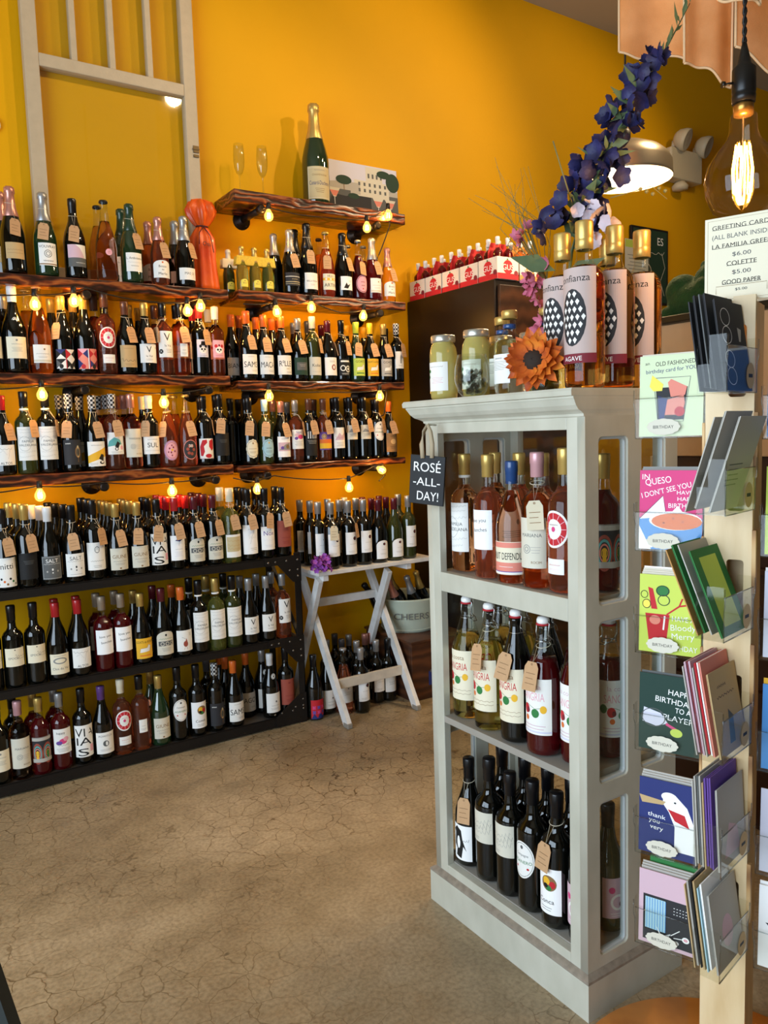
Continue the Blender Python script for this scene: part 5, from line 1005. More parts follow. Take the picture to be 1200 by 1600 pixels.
# purple flowers on the table corner
PUR = mat('purple_petals', '9a4bb0', .6, noise=.25, nscale=60)
def petal_flower(bm, c, r, n, tilt, mi=0, cup=.35, w=.55):
    # n rounded petals around a centre, cupped
    c = Vector(c); q_ = Matrix.Rotation(tilt[0], 3, 'X') @ Matrix.Rotation(tilt[1], 3, 'Y') @ Matrix.Rotation(tilt[2], 3, 'Z')
    for k in range(n):
        a = 2*pi*k/n; R_ = Matrix.Rotation(a, 3, 'Z'); pr = []
        for s in (0, .35, .7, 1.0):
            ww = w*r*sin(pi*min(.92, s*.8+.12))*.9; zz = cup*r*s*s
            pr.append([bm.verts.new(c+q_@(R_@Vector((r*s, j*ww, zz+abs(j)*.12*r)))) for j in (-1, 0, 1)] if s > 0 else [bm.verts.new(c)])
        for i in range(3):
            A, B_ = pr[i], pr[i+1]
            if len(A) == 1:
                fs = [(A[0], B_[0], B_[1]), (A[0], B_[1], B_[2])]
            else: fs = [(A[0], B_[0], B_[1], A[1]), (A[1], B_[1], B_[2], A[2])]
            for f in fs: g = bm.faces.new(f); g.smooth = True; g.material_index = mi
rg = random.Random(3)
t = thing('flower_sprig', 'small purple flower sprig lying on the left corner of the white folding table', 'flowers', (1.70, 3.135, .704))
bm = bmesh.new()
for i in range(60): petal_flower(bm, (rg.uniform(-.05, .045), rg.uniform(-.03, .015), rg.uniform(.008, .075)), rg.uniform(.009, .0135), 5, (rg.uniform(.6, 2.2), rg.uniform(-.8, .8), rg.uniform(0, 6)))
ob('blossoms', newmesh('purple_blossoms', bm, PUR), t)
bm = bmesh.new()
for i in range(5): tube(bm, [(0, 0, .003), (rg.uniform(-.03, .03), rg.uniform(-.02, .01), .05)], .0015, 5)
ob('stems', newmesh('flower_stems', bm, mat('green_stem', '3c5a2a', .6)), t)

CR = ramp_mat('brown_crate_wood', 'wave', [(0, '3a1f11'), (.5, '4a2915'), (1, '5a331c')], scale=(.4, .4, 1), nscale=6, rough=.5, bump=.1, distort=9)
t = thing('wooden_crate', 'dark brown wooden wine crate on the floor carrying the green tub', 'crate', (2.150, 3.075, 0))
ob('crate_box', boxm('crate_box', [(0, .33, 0, .018, .0, .292), (0, .33, .40, .418, 0, .292), (0, .018, .018, .40, 0, .292), (.312, .33, .018, .40, 0, .292), (.018, .312, .018, .40, 0, .015)], CR, .003), t)
ob('lid', boxm('crate_lid', [(-.008, .338, -.008, .426, .292, .305)], CR, .003), t)
a = Art(.20, .24, [('r', .05, .35, .6, .3, 'B'), ('t', 'HTN', .1, .22, .22, 'w', .5), ('e', .1, .66, .09, .09, 'x'), ('l', [(-.1, .56), (.3, .52)], .006, 'x'), ('l', [(-.05, .5), (.1, .6), (.28, .48)], .004, 'x'), ('r', .05, .5, .5, .06, 'G')], None)
ob('crate_print', a.flat('crate_print'), t, (.15, -.001, .02))
GT = mat('sage_green_enamel', 'b9c4b2', .4, noise=.04, nscale=8, coat=.2)
t = thing('party_tub', 'pale sage green oval tub lettered CHEERS on the wooden crate, holding champagne bottles', 'tub', (2.322, 3.335, .305))
bm = bmesh.new(); lathe(bm, [(0, .006), (.15, .004), (.158, .0), (.160, .01), (.172, .09), (.184, .155), (.190, .168), (.192, .176), (.186, .178), (.180, .165), (.168, .09), (.155, .014), (0, .012)], 48, sx=.91, sy=.87); ob('tub_body', newmesh('tub_body', bm, GT), t)
bm = bmesh.new(); lathe(bm, [(.161, .012), (.166, .014), (.1625, .018)], 48, sx=.91, sy=.87); ob('tub_bead', newmesh('tub_bead', bm, GT), t)
a = Art(.19, .035, [('t', 'CHEERS', 0, .5, .95, 'G', 1)], None, z0=.075); ob('lettering', a.wrap('tub_lettering', .1665), t, (0, 0, 0), rz=radians(-30))
TUBB = [((2.245, 3.385, .335), (-2, -36), 'k', 'black foiled bottle leaning left out of the green tub'), ((2.265, 3.275, .335), (2, -24), 'p', 'copper foiled bottle leaning in the green tub, left of the silver foiled one'),
 ((2.355, 3.27, .335), (2, -20), 's', 'silver foiled bottle leaning in the middle of the green tub'), ((2.435, 3.315, .335), (0, -16), 'g', 'gold foiled bottle leaning at the right of the green tub'), ((2.355, 3.39, .335), (-2, -24), 'g', 'gold foiled bottle at the back of the green tub')]
for p, (ax, ay), c, l in TUBB: bottle('C', GD, c, None, *p, k=.86, label=l, group='champagne bottles in the green tub', tilt=(radians(ax), radians(ay), 0))

# ------------------------------------------------------------------ dark fridge and soda packs
DB = mat('dark_brown_laminate', '160f0b', .35, noise=.2, nscale=6)
t = thing('wine_fridge', 'tall dark brown fridge cabinet against the mustard wall with soda packs on top', 'fridge', (2.501, 2.794, 0))
ob('carcass', boxm('fridge_carcass', [(0, .62, .022, .73, .06, 2.028), (.02, .60, .05, .70, 0, .06)], DB, .004), t)
d_ = ob('door', boxm('fridge_door', [(.012, .608, 0, .020, .08, 2.0)], ramp_mat('walnut_veneer', 'wave', [(0, '24140b'), (1, '3f2414')], scale=(1, 1, .3), nscale=12, rough=.35, bump=.05, distort=4), .003), t)
ob('handle', boxm('fridge_handle', [(.56, .575, -.03, -.018, .9, 1.4), (.56, .575, -.02, 0, .92, .94), (.56, .575, -.02, 0, 1.36, 1.38)], PIPE, .003), d_)
REDC = mat('red_carton', 'c01a1e', .5); WC = mat('white_carton', 'ded8cc', .55, noise=.05, nscale=30); ORC = mat('orange_carton', 'cf8a3a', .5)
def soda_pack(x, y, rz, col, label, front):
    t = thing('soda_carrier', label, 'soda pack', (x, y, 2.028), rz, group='soda four packs on the dark fridge')
    c = {'r': REDC, 'o': ORC}[col]
    ob('carton', boxm('carton_walls', [(-.066, .066, -.066, -.064, 0, .10), (-.066, .066, .064, .066, 0, .10), (-.066, -.064, -.064, .064, 0, .10), (.064, .066, -.064, .064, 0, .10), (-.064, .064, -.064, .064, 0, .002)], WC, 0), t)
    bm = bmesh.new(); prism(bm, [(-.064, .0), (.064, .0), (.064, .13), (.045, .175), (-.045, .175), (-.064, .13)], -.002, .002); ob('handle', newmesh('carton_handle', bm, c), t)
    a = Art(.131, .10, [('r', 0, .13, 1, .26, 'r' if col == 'r' else 'z'), ('e', 0, .55, .24, .32, 'r' if col == 'r' else 'z'), ('t', 'GUS', 0, .55, .27, 'w'), ('e', -.02, .9, .04, .04, 'n'), ('e', .38, .3, .1, .12, 'm')], None)
    me = a.flat('carton_print'); ob('print', me, t, (0, -.0665, 0)); ob('print', me, t, (-.0665, 0, 0), rz=-pi/2)
    Rm = Matrix.Rotation(rz, 3, 'Z')
    for i, (dx, dy) in enumerate(((-.032, -.032), (.032, -.032), (-.032, .032), (.032, .032))):
        p = Vector((x, y, 2.031))+Rm@Vector((dx, dy, 0))
        bottle('B', R4 if col == 'r' else R2, 'w', None, p.x, p.y, p.z, face=rz, k=.62, label=f"{['front left','front right','back left','back right'][i]} soda bottle in the {label.split(',')[0]}", group='soda bottles in four packs', name='soda_bottle')
soda_pack(2.572, 2.868, 0, 'r', 'nearest red soda pack, front left corner of the dark fridge', True)
soda_pack(2.715, 2.868, 0, 'o', 'orange soda pack, beside the nearest red one on the fridge', True)
soda_pack(2.575, 3.012, 0, 'r', 'second red soda pack, behind the nearest on the fridge', False)
soda_pack(2.575, 3.155, 0, 'r', 'third red soda pack, further back on the fridge', False)
soda_pack(2.575, 3.298, 0, 'r', 'fourth red soda pack, one before the wall', False)
soda_pack(2.575, 3.440, 0, 'r', 'rearmost red soda pack, against the mustard wall', False)

# ------------------------------------------------------------------ grey display cabinet
CP = ramp_mat('grey_green_cabinet_paint', 'noise', [(.25, 'b5b3a2'), (.5, 'c0bead'), (.75, 'c9c7b7')], scale=(1, 1, .5), nscale=14, rough=.42, bump=.12, coat=.1)
WORN = mat('worn_paint_edge', '8c8172', .6, noise=.5, nscale=60)
INS = mat('cabinet_floor_boards', '9b958a', .5, noise=.12, nscale=14)
cx0, cx1, cy0, cy1 = 1.257, 1.564, 1.142, 1.703
t = thing('display_cabinet', 'tall pale grey green open cabinet with glazed sides, full of bottles', 'cabinet', (0, 0, 0))
def rrect(x0, x1, z0, z1, r, n=5):
    c = [(x1-r, z0+r, -pi/2), (x1-r, z1-r, 0), (x0+r, z1-r, pi/2), (x0+r, z0+r, pi)]; o_ = []
    for cx_, cz_, a0 in c: o_ += [(cx_+r*cos(a0+k*pi/2/n), cz_+r*sin(a0+k*pi/2/n)) for k in range(n+1)]
    return o_
def holed(outer, holes, th, name, mats, bev=0):
    cu_ = bpy.data.curves.new(name, 'CURVE'); cu_.dimensions = '2D'; cu_.fill_mode = 'BOTH'; cu_.extrude = th/2; cu_.bevel_depth = bev
    for L_ in [outer]+holes:
        s = cu_.splines.new('POLY'); s.points.add(len(L_)-1); s.use_cyclic_u = True
        for p, (x, z) in zip(s.points, L_): p.co = (x, z, 0, 1)
    o = bpy.data.objects.new(name, cu_); COL.objects.link(o); dg = bpy.context.evaluated_depsgraph_get()
    me = bpy.data.meshes.new_from_object(o.evaluated_get(dg)); bpy.data.objects.remove(o); bpy.data.curves.remove(cu_)
    me.transform(Matrix.Rotation(pi/2, 4, 'X')); me.materials.clear()
    for m_ in (mats if isinstance(mats, list) else [mats]): me.materials.append(m_)
    return me
zb = .10
# front and back frames
def face_frame(x0, x1, back=False):
    L_ = [(x0, x1, cy0, cy0+.052, zb, 1.352), (x0, x1, cy1-.052, cy1, zb, 1.352), (x0, x1, cy0+.052, cy1-.052, 1.324, 1.352), (x0, x1, cy0+.052, cy1-.052, .903, .955), (x0, x1, cy0+.052, cy1-.052, zb, .127)]
    if back: L_ += [(x0, x1, (cy0+cy1)/2-.02, (cy0+cy1)/2+.02, .127, 1.324), (x0, x1, cy0+.052, cy1-.052, .52, .556)]
    return L_
for nm, L_ in (('front_frame', face_frame(cx0, cx0+.022)), ('back_frame', face_frame(cx1-.022, cx1, True))): ob(nm, boxm(nm, L_, CP, .0015), t)
# side panels, six rounded openings each
hol = [(a, b, c, d) for a, b in ((1.297, 1.393), (1.437, 1.522)) for c, d in ((.940, 1.308), (.536, .906), (.130, .494))]
for nm, y in (('side_panel', cy0+.011), ('side_panel', cy1-.011)):
    me = holed([(cx0+.001, zb), (cx1, zb), (cx1, 1.352), (cx0+.001, 1.352)], [rrect(*h, .012) for h in hol], .020, 'side_panel', CP, .0012)
    s = ob(nm, me, t, (0, y, 0))
    bm = bmesh.new()
    for a, b, c, d in hol: 
        fr = holed(rrect(a-.001, b+.001, c-.001, d+.001, .012), [rrect(a+.006, b-.006, c+.006, d-.006, .010)], .012, 'opening_bead', CP, .0005)
        bm.from_mesh(fr); bpy.data.meshes.remove(fr)
    ob('opening_bead', newmesh('opening_bead', bm, mat('pale_blue_grey_edge', 'c3cbcb', .4)), s)
    bm = bmesh.new()
    for a, b, c, d in hol: box(bm, a+.002, b-.002, -.0015, .0015, c+.002, d-.002)
    ob('glass_pane', newmesh('side_glass', bm, PANE), s)
ob('back_glass', boxm('back_glass', [(cx1-.012, cx1-.009, cy0+.03, cy1-.03, zb+.02, 1.33)], PANE, 0), t)
for z0, z1, nm in ((.935, .954, 'shelf'), (.538, .556, 'shelf'), (.105, .130, 'shelf')): ob(nm, boxm('cabinet_shelf', [(cx0+.001 if z0 < .9 and z0 > .2 else cx0+.022, cx1-.022, cy0+.0215, cy1-.0215, z0, z1)], INS, .001), t)
ob('top_board', boxm('cabinet_top', [(cx0+.003, cx1-.003, cy0+.003, cy1-.003, 1.352, 1.362)], CP, 0), t)
# base with moulding, crown with swept profile
def sweep(prof, sides, name, m_):
    bm = bmesh.new(); R_ = []
    for o_, z in prof: R_.append([bm.verts.new(p) for p in ((cx0-o_*sides[0], cy0-o_*sides[1], z), (cx1+o_*sides[2], cy0-o_*sides[1], z), (cx1+o_*sides[2], cy1+o_*sides[3], z), (cx0-o_*sides[0], cy1+o_*sides[3], z))])
    for i in range(len(R_)-1):
        for k in range(4): bm.faces.new((R_[i][k], R_[i][(k+1) % 4], R_[i+1][(k+1) % 4], R_[i+1][k]))
    bm.faces.new(R_[0][::-1]); bm.faces.new(R_[-1]); return newmesh(name, bm, m_)
ob('plinth', sweep([(.013, 0), (.013, .086), (.0125, .088)], (1, 1, 1, 1), 'plinth', CP), t)
ob('plinth_moulding', sweep([(.0125, .088), (.014, .090), (.013, .095), (.008, .099), (.003, .102), (-.0, .104)], (1, 1, 1, 1), 'plinth_moulding', [WORN]), t)
ob('crown', sweep([(0, 1.350), (.003, 1.352), (.004, 1.357), (.010, 1.361), (.020, 1.366), (.028, 1.375), (.034, 1.387), (.036, 1.390), (.036, 1.393), (.042, 1.395), (.043, 1.405), (.040, 1.4105)], (1, .06, 1, 1.05), 'crown', CP), t)
# chalk sign
t = thing('chalk_sign', 'small black hanging sign reading ROSE ALL DAY on the cabinet corner', 'sign', (1.205, 1.625, 1.268), radians(-68))
bm = bmesh.new(); box(bm, -.052, .052, 0, .006, -.127, 0, bev=.001); sg = ob('board', newmesh('sign_board', bm, mat('chalkboard', '17181a', .6, noise=.3, nscale=30)), t, rot=(0, radians(5), 0))
ob('chalk_lettering', Art(.104, .127, [('t', 'ROSÉ', 0, .77, .2, 'W', .78), ('t', '-ALL-', 0, .47, .17, 'W', .78), ('t', 'DAY!', .05, .18, .19, 'W', .62)], None, z0=-.127).flat('chalk_lettering'), sg)
bm = bmesh.new()
for s in (-1, 1): tube(bm, [(s*.014, -.002, -.006), (s*.016, -.003, .03), (s*.010, 0, .062), (0, .003, .080)], [.006, .006, .005, .004], 8)
ob('ribbon', newmesh('ribbon', bm, mat('beige_cloth_loop', 'b3a184', .85)), t)
bm = bmesh.new(); tube(bm, [(0, .0, .080), (0, .045, .078)], .0025, 8); ob('nail', newmesh('nail', bm, SILV), t)

# cabinet bottles (labels face the open front)
FW = radians(-88)
CB = 'rose bottles in the top bay of the cabinet'
bottle('B', R2, 'g', 'famil', 1.325, 1.625, .955, FW, k=1, label='rose bottle with tall pale ornate label, leftmost in the cabinet top bay', group=CB, deco='band')
bottle('B', R3, 'g', 'birches', 1.305, 1.508, .955, FW, k=1, label='rose bottle with handwritten white label, second from left, cabinet top bay', group=CB)
bottle('U', R1, 'B', 'defendu', 1.300, 1.415, .955, radians(-70), k=.97, label='blue capped pale rose with pink banded label, middle of the cabinet top bay', group=CB)
bottle('B', R2, 'P', 'mariana', 1.305, 1.333, .955, radians(-75), k=1.02, label='pink capped rose with tall cream label and a pale swing tag', group=CB, tg=20, pale=True)
bottle('B', R3, 'g', 'citrus', 1.312, 1.252, .955, FW, k=1.05, label='rose with round citrus label at the right of the cabinet top bay', group=CB, lab2='chip')
for i, (x, y, c, g, l) in enumerate([(1.42, 1.61, 'g', R2, 'leftmost'), (1.405, 1.50, 'g', R3, 'second'), (1.40, 1.41, 'g', R3, 'third'), (1.41, 1.315, 'B', R1, 'fourth, blue capped')]):
    bottle('B', g, c, 'plain', x, y, .955, FW, label=f'rose bottle in the second row of the cabinet top bay, {l}', group=CB)
bottle('B', R4, 'g', 'rainbow', 1.392, 1.212, .955, radians(-15), label='dark rose bottle with rainbow label seen through the top side pane', group=CB)
SB = 'swing top sangria bottles in the cabinet'
bottle('S', WG, 's', 'sangc', 1.315, 1.615, .556, FW, k=1, label='pale sangria bottle with cream label, leftmost in the middle bay', group=SB, deco='seal', name='sangria_bottle')
bottle('S', WG, 's', 'sangc', 1.305, 1.513, .556, FW, k=1, label='golden sangria bottle with cream label, second from left', group=SB, deco='seal', tg=0, name='sangria_bottle')
bottle('S', GD, 's', 'sangc', 1.305, 1.413, .556, FW, k=1, label='almost black sangria bottle with cream label, middle of its bay', group=SB, tg=12, name='sangria_bottle')
bottle('S', R4, 's', 'sangp', 1.302, 1.316, .556, FW, k=1, label='dark red sangria bottle with white and pink label, brown tag', group=SB, tg=6, name='sangria_bottle')
bottle('S', R4, 's', 'sangp', 1.327, 1.228, .556, FW, k=1, label='dark red sangria bottle half hidden by the cabinet corner stile', group=SB, name='sangria_bottle')
bottle('S', R4, 's', 'sangp', 1.414, 1.215, .556, radians(-20), k=1, label='red sangria bottle seen through the middle side pane', group=SB, name='sangria_bottle')
for x, y, g, l in ((1.42, 1.60, WG, 'pale sangria bottle in the second row, leftmost'), (1.41, 1.50, WG, 'golden sangria bottle in the second row'), (1.405, 1.405, GD, 'black sangria bottle in the second row'), (1.41, 1.305, R4, 'dark red sangria bottle in the second row')):
    bottle('S', g, 's', 'sangc', x, y, .556, FW, k=1, label=l, group=SB, name='sangria_bottle')
WB = 'wine bottles in the bottom bay of the cabinet'
bottle('U', GD, 'k', 'penguin', 1.318, 1.625, .130, FW, k=.98, label='black bottle with penguin drawing label and brown tag, cabinet bottom left', group=WB, tg=20)
bottle('B', GD, 'k', 'horses', 1.315, 1.536, .130, FW, k=1.06, label='black bottle with cream horse sketch label, left of its twin', group=WB)
bottle('B', GD, 'k', 'horses', 1.312, 1.452, .130, FW, k=1.03, label='black bottle with cream horse sketch label, right of its twin', group=WB)
bottle('B', GD, 'k', 'ovalw', 1.312, 1.370, .130, FW, k=1.06, label='black bottle with large white oval label in the cabinet bottom bay', group=WB)
bottle('B', GD, 'k', 'conca', 1.312, 1.288, .130, FW, k=1.06, label='black bottle with painted cluster label and brown tag, cabinet bottom right', group=WB, tg=2)
bottle('B', GD, 'k', 'pinkcherry', 1.322, 1.212, .130, FW, k=1.0, label='black bottle with pink label peeking beside the corner stile', group=WB)
bottle('U', GO, 'k', 'pinkcherry', 1.405, 1.212, .130, radians(-15), k=1.0, label='olive bottle with pink cherry label seen through the lowest side pane', group=WB)
for i, (x, y) in enumerate(((1.405, 1.585), (1.40, 1.49), (1.40, 1.405), (1.40, 1.322))):
    bottle('B', GD, 'k', 'plain', x, y, .130, FW, k=1.05, label=f"black bottle in the second row of the cabinet bottom bay, {['leftmost','second','third','fourth'][i]}", group=WB)

# things on top of the cabinet
ZT = 1.4105
YJ = mat('yellow_green_syrup', 'c9b866', .12, trans=.3, ior=1.35, coat=.4)
def jar(x, y, k, label, lab=True):
    t = thing('mixer_jar', label, 'jar', (x, y, ZT), FW, group='jars on the cabinet')
    bm = bmesh.new(); lathe(bm, [(0, .003), (.028, .002), (.033, .008), (.0345, .02), (.0345, .115), (.032, .130), (.027, .140), (.026, .146), (0, .146)], 28); bmesh.ops.scale(bm, vec=(k, k, k), verts=bm.verts[:]); ob('jar_body', newmesh('jar_body', bm, YJ), t)
    bm = bmesh.new(); lathe(bm, [(.026, .143), (.0305, .144), (.031, .148), (.0305, .158), (.029, .161), (0, .161)], 32); bmesh.ops.scale(bm, vec=(k, k, k), verts=bm.verts[:]); ob('lid', newmesh('jar_lid', bm, SILV), t)
    ob('paper_label', label_mesh('jar', .0345*k), t)
jar(1.300, 1.672, 1.06, 'yellow mixer jar with silver lid, leftmost on the cabinet top'); jar(1.345, 1.590, 1.10, 'larger yellow mixer jar with silver lid behind the crystal filled glass')
jar(1.440, 1.600, 1.03, 'yellow mixer jar partly hidden behind the gold capped tonic bottles'); jar(1.455, 1.500, 1.02, 'yellow mixer jar with silver lid behind the sunflower')
def tonic(x, y, label): bottle('T', CLQ, 'g', 'tonic', x, y, ZT, FW, label=label, group='clear gold capped bottles on the cabinet', name='clear_bottle')


tonic(1.335, 1.452, 'clear bottle with gold stopper and white label beside the sunflower'); tonic(1.395, 1.545, 'clear bottle with gold stopper further back, between the jars'); tonic(1.385, 1.375, 'clear bottle with gold stopper behind the sunflower')
t = thing('stemless_glass', 'round stemless glass filled with clear glass crystals on the cabinet', 'glass', (1.268, 1.517, ZT))
bm = bmesh.new(); lathe(bm, [(0, .002), (.024, .001), (.036, .015), (.044, .042), (.043, .072), (.036, .105), (.0352, .105), (.0418, .072), (.0428, .042), (.035, .017), (0, .006)], 32); ob('glass_bowl', newmesh('glass_bowl', bm, CG), t)
tc_ = bmesh.new(); rg = random.Random(5)
for i in range(70):
    a, r, z = rg.uniform(0, 6.28), rg.uniform(0, .033), rg.uniform(.012, .065)
    v = bmesh.ops.create_icosphere(tc_, subdivisions=1, radius=rg.uniform(.005, .008), matrix=Matrix.Translation((r*cos(a)*min(1, .5+z*12), r*sin(a)*min(1, .5+z*12), z))@Matrix.Rotation(a, 4, 'X')@Matrix.Diagonal((1, .7, 1.2, 1)))
cy_ = newmesh('glass_crystals', tc_, clear_mat('crystal_glass', 'e6ebea', 1.6, .05)); tag(ob('glass_crystals', cy_, None, (1.268, 1.517, ZT)), 'heap of clear glass crystals inside the round stemless glass', 'crystals', kind='stuff')
# sunflower
t = thing('silk_sunflower', 'orange silk sunflower head resting at the front of the cabinet top', 'flower', (1.262, 1.292, 1.480), rot=(radians(84), 0, radians(-62)))
OP = ramp_mat('burnt_orange_petals', 'noise', [(.3, '9c3a0c'), (.55, 'd8691a'), (.8, 'f0a02e')], nscale=22, rough=.6, bump=.2)
bm = bmesh.new(); rg = random.Random(11)
for ring, (n, r, cup) in enumerate(((17, .070, .05), (15, .062, .25), (13, .050, .5))):
    for k in range(n):
        a = 2*pi*k/n+ring*.2+rg.uniform(-.08, .08); rr = r*rg.uniform(.88, 1.08); R_ = Matrix.Rotation(a, 3, 'Z'); tw = rg.uniform(-.3, .3); rows_ = []
        for s, wd in ((.35, .006), (.6, .012), (.8, .0095), (1, .0005)):
            rows_.append([bm.verts.new(R_@Vector((rr*s, j*wd, cup*rr*s*s*1.2+abs(j)*.004+j*tw*.01+.004*ring))) for j in (-1, 0, 1)])
        for i in range(3):
            for j in range(2): bm.faces.new((rows_[i][j], rows_[i+1][j], rows_[i+1][j+1], rows_[i][j+1])).smooth = True
ob('petals', newmesh('petals', bm, OP), t)
bm = bmesh.new(); lathe(bm, [(0, .022), (.012, .021), (.022, .016), (.027, .008), (.028, .0)], 28)
for i in range(170):
    a = i*2.39996; r = .027*math.sqrt(i/170); v = bmesh.ops.create_cone(bm, cap_ends=False, segments=5, radius1=.0016, radius2=.0003, depth=.007, matrix=Matrix.Translation((r*cos(a), r*sin(a), .021-.5*r)))
ob('seed_head', newmesh('seed_head', bm, mat('dark_seed_head', '2a1c10', .8, noise=.4, nscale=90)), t)
# agave spirit bottles
AB = 'golden agave spirit bottles on the cabinet'
for x, y, l in ((1.360, 1.300, 'golden agave bottle, leftmost of the front four'), (1.322, 1.200, 'golden agave bottle nearest the cabinet corner, label fully seen'), (1.415, 1.197, 'golden agave bottle right of the nearest one'), (1.507, 1.197, 'golden agave bottle at the right end'), (1.500, 1.290, 'golden agave bottle hidden behind the front four')):
    bottle('A', AG, 'g', 'agave', x, y, ZT, radians(-84), label=l, group=AB, name='spirit_bottle')

# ------------------------------------------------------------------ tall artificial bouquet behind the bottles
t = thing('vase_bouquet', 'tall artificial bouquet with deep blue delphinium and pink blooms on the cabinet', 'bouquet', (1.452, 1.405, ZT))
bm = bmesh.new(); lathe(bm, [(0, .003), (.028, .003), (.034, .03), (.030, .09), (.024, .13), (.028, .15), (.025, .15), (.021, .13), (.026, .09), (0, .02)], 28); ob('vase', newmesh('vase', bm, mat('dark_green_vase', '2a3b26', .3, coat=.5)), t)
O_ = Vector((1.452, 1.405, ZT))
def wp(x, y, z): return Vector((x, y, z))-O_
PTH = [wp(1.452, 1.405, 1.45), wp(1.465, 1.37, 1.75), wp(1.462, 1.325, 1.86), wp(1.515, 1.295, 1.98), wp(1.59, 1.27, 2.12), wp(1.66, 1.245, 2.22), wp(1.715, 1.225, 2.32)]
bm = bmesh.new(); tube(bm, PTH, [.004, .004, .004, .0035, .003, .002, .001], 7)
rg = random.Random(21)
GRS = mat('dull_green_leaves', '5c6e4a', .6, noise=.3, nscale=40); BLU = ramp_mat('indigo_petals', 'noise', [(.3, '151436'), (.6, '232357'), (.85, '3a3c78')], nscale=30, rough=.6, bump=.1)
ob('stem', newmesh('bouquet_stem', bm, GRS), t)
def along(P_, f):
    f *= len(P_)-1; i = min(int(f), len(P_)-2); return P_[i].lerp(P_[i+1], f-i)
bm = bmesh.new()
for i in range(76):
    f = .27+.49*i/75; p = along(PTH, f)+Vector((rg.uniform(-1, 1), rg.uniform(-1, 1), rg.uniform(-.7, .7)))*(.042*(1.15-.6*(f-.3))); petal_flower(bm, p, rg.uniform(.019, .028), 5, (rg.uniform(0, 6), rg.uniform(0, 6), rg.uniform(0, 6)), cup=.35, w=.6)
for p in (wp(1.545, 1.245, 2.03),): petal_flower(bm, p, .026, 6, (1.3, .3, 0)); 
for i in range(6): petal_flower(bm, wp(1.375+rg.uniform(-.02, .03), 1.36+rg.uniform(-.02, .02), 1.80+rg.uniform(-.03, .06)), .024, 5, (rg.uniform(0, 6), rg.uniform(0, 6), 0))
ob('blue_blooms', newmesh('blue_blooms', bm, BLU), t)
bm = bmesh.new()
def leaf(bm, a, b, w_, mi=0, up=Vector((0, 0, 1))):
    a, b = Vector(a), Vector(b); d = b-a; s = d.cross(Vector((.55, .83, 0))).normalized()*w_; m_ = a.lerp(b, .45)+Vector((0, 0, .15*w_))
    v = [bm.verts.new(p) for p in (a, m_+s, b, m_-s)]; bm.faces.new((v[0], v[1], v[2])).material_index = mi; bm.faces.new((v[0], v[2], v[3])).material_index = mi
for i in range(16):
    f = .72+.28*i/15; p = along(PTH, f); leaf(bm, p, p+Vector((rg.uniform(-.03, .03), rg.uniform(-.02, .02), rg.uniform(.015, .05))), .004)
for i in range(46):
    p = along(PTH, rg.uniform(.15, .7)); leaf(bm, p, p+Vector((rg.uniform(-.07, .07), rg.uniform(-.05, .05), rg.uniform(-.02, .06))), rg.uniform(.004, .012))
leaf(bm, wp(1.40, 1.36, 1.70), wp(1.31, 1.42, 1.735), .022); leaf(bm, wp(1.42, 1.36, 1.68), wp(1.47, 1.27, 1.72), .020); leaf(bm, wp(1.40, 1.35, 1.66), wp(1.44, 1.28, 1.64), .02)
ob('leaves', newmesh('bouquet_leaves', bm, GRS), t)
bm = bmesh.new()
for i in range(16):
    x, y = rg.uniform(1.43, 1.52), rg.uniform(1.25, 1.33); petal_flower(bm, wp(x, y, 1.80+rg.uniform(-.04, .05)), rg.uniform(.014, .022), 5, (rg.uniform(0, 6), rg.uniform(0, 6), 0), cup=.2, w=.7)
ob('white_blooms', newmesh('white_blooms', bm, mat('pale_lilac_petals', 'd9c9cf', .6, noise=.15, nscale=30)), t)
bm = bmesh.new(); PKP = [wp(1.42, 1.40, 1.60), wp(1.37, 1.39, 1.70), wp(1.335, 1.41, 1.80)]
for i in range(22):
    p = along(PKP, rg.uniform(-.0, .97))+Vector((rg.uniform(-.035, .03), rg.uniform(-.03, .03), rg.uniform(-.03, .03))); petal_flower(bm, p, rg.uniform(.014, .021), 5, (rg.uniform(0, 6), rg.uniform(0, 6), 0), cup=.6, w=.4)
ob('pink_blooms', newmesh('pink_blooms', bm, mat('rose_pink_petals', 'c4667c', .6, noise=.3, nscale=30)), t)
bm = bmesh.new()
for i in range(8): petal_flower(bm, wp(1.37+rg.uniform(-.02, .02), 1.37+rg.uniform(-.02, .02), 1.60+rg.uniform(-.05, .04)), .018, 5, (rg.uniform(0, 6), rg.uniform(0, 6), 0), cup=.6, w=.4)
ob('pink_blooms', newmesh('pink_blooms', bm, mat('rose_pink_petals', 'c4667c', .6, noise=.3, nscale=30)), t)
bm = bmesh.new()
for i in range(22):
    b_ = wp(1.40, 1.39, 1.68); tube(bm, [b_, b_+Vector((rg.uniform(-.10, .03), rg.uniform(-.02, .08), rg.uniform(.08, .16))), b_+Vector((rg.uniform(-.17, .03), rg.uniform(-.02, .12), rg.uniform(.17, .27)))], [.0012, .0009, .0004], 4)
tube(bm, [wp(1.43, 1.33, 1.84), wp(1.40, 1.34, 1.93), wp(1.385, 1.35, 1.99)], .0018, 5); tube(bm, [wp(1.50, 1.28, 1.86), wp(1.57, 1.22, 1.88), wp(1.60, 1.20, 1.85)], .0012, 5)
for k in range(5):
    bmesh.ops.create_icosphere(bm, subdivisions=1, radius=.005, matrix=Matrix.Translation(wp(1.55+.012*k, 1.235-.008*k, 1.875-.006*(k % 3))))
ob('grasses', newmesh('grasses', bm, mat('dry_grass', '7b7444', .7)), t)

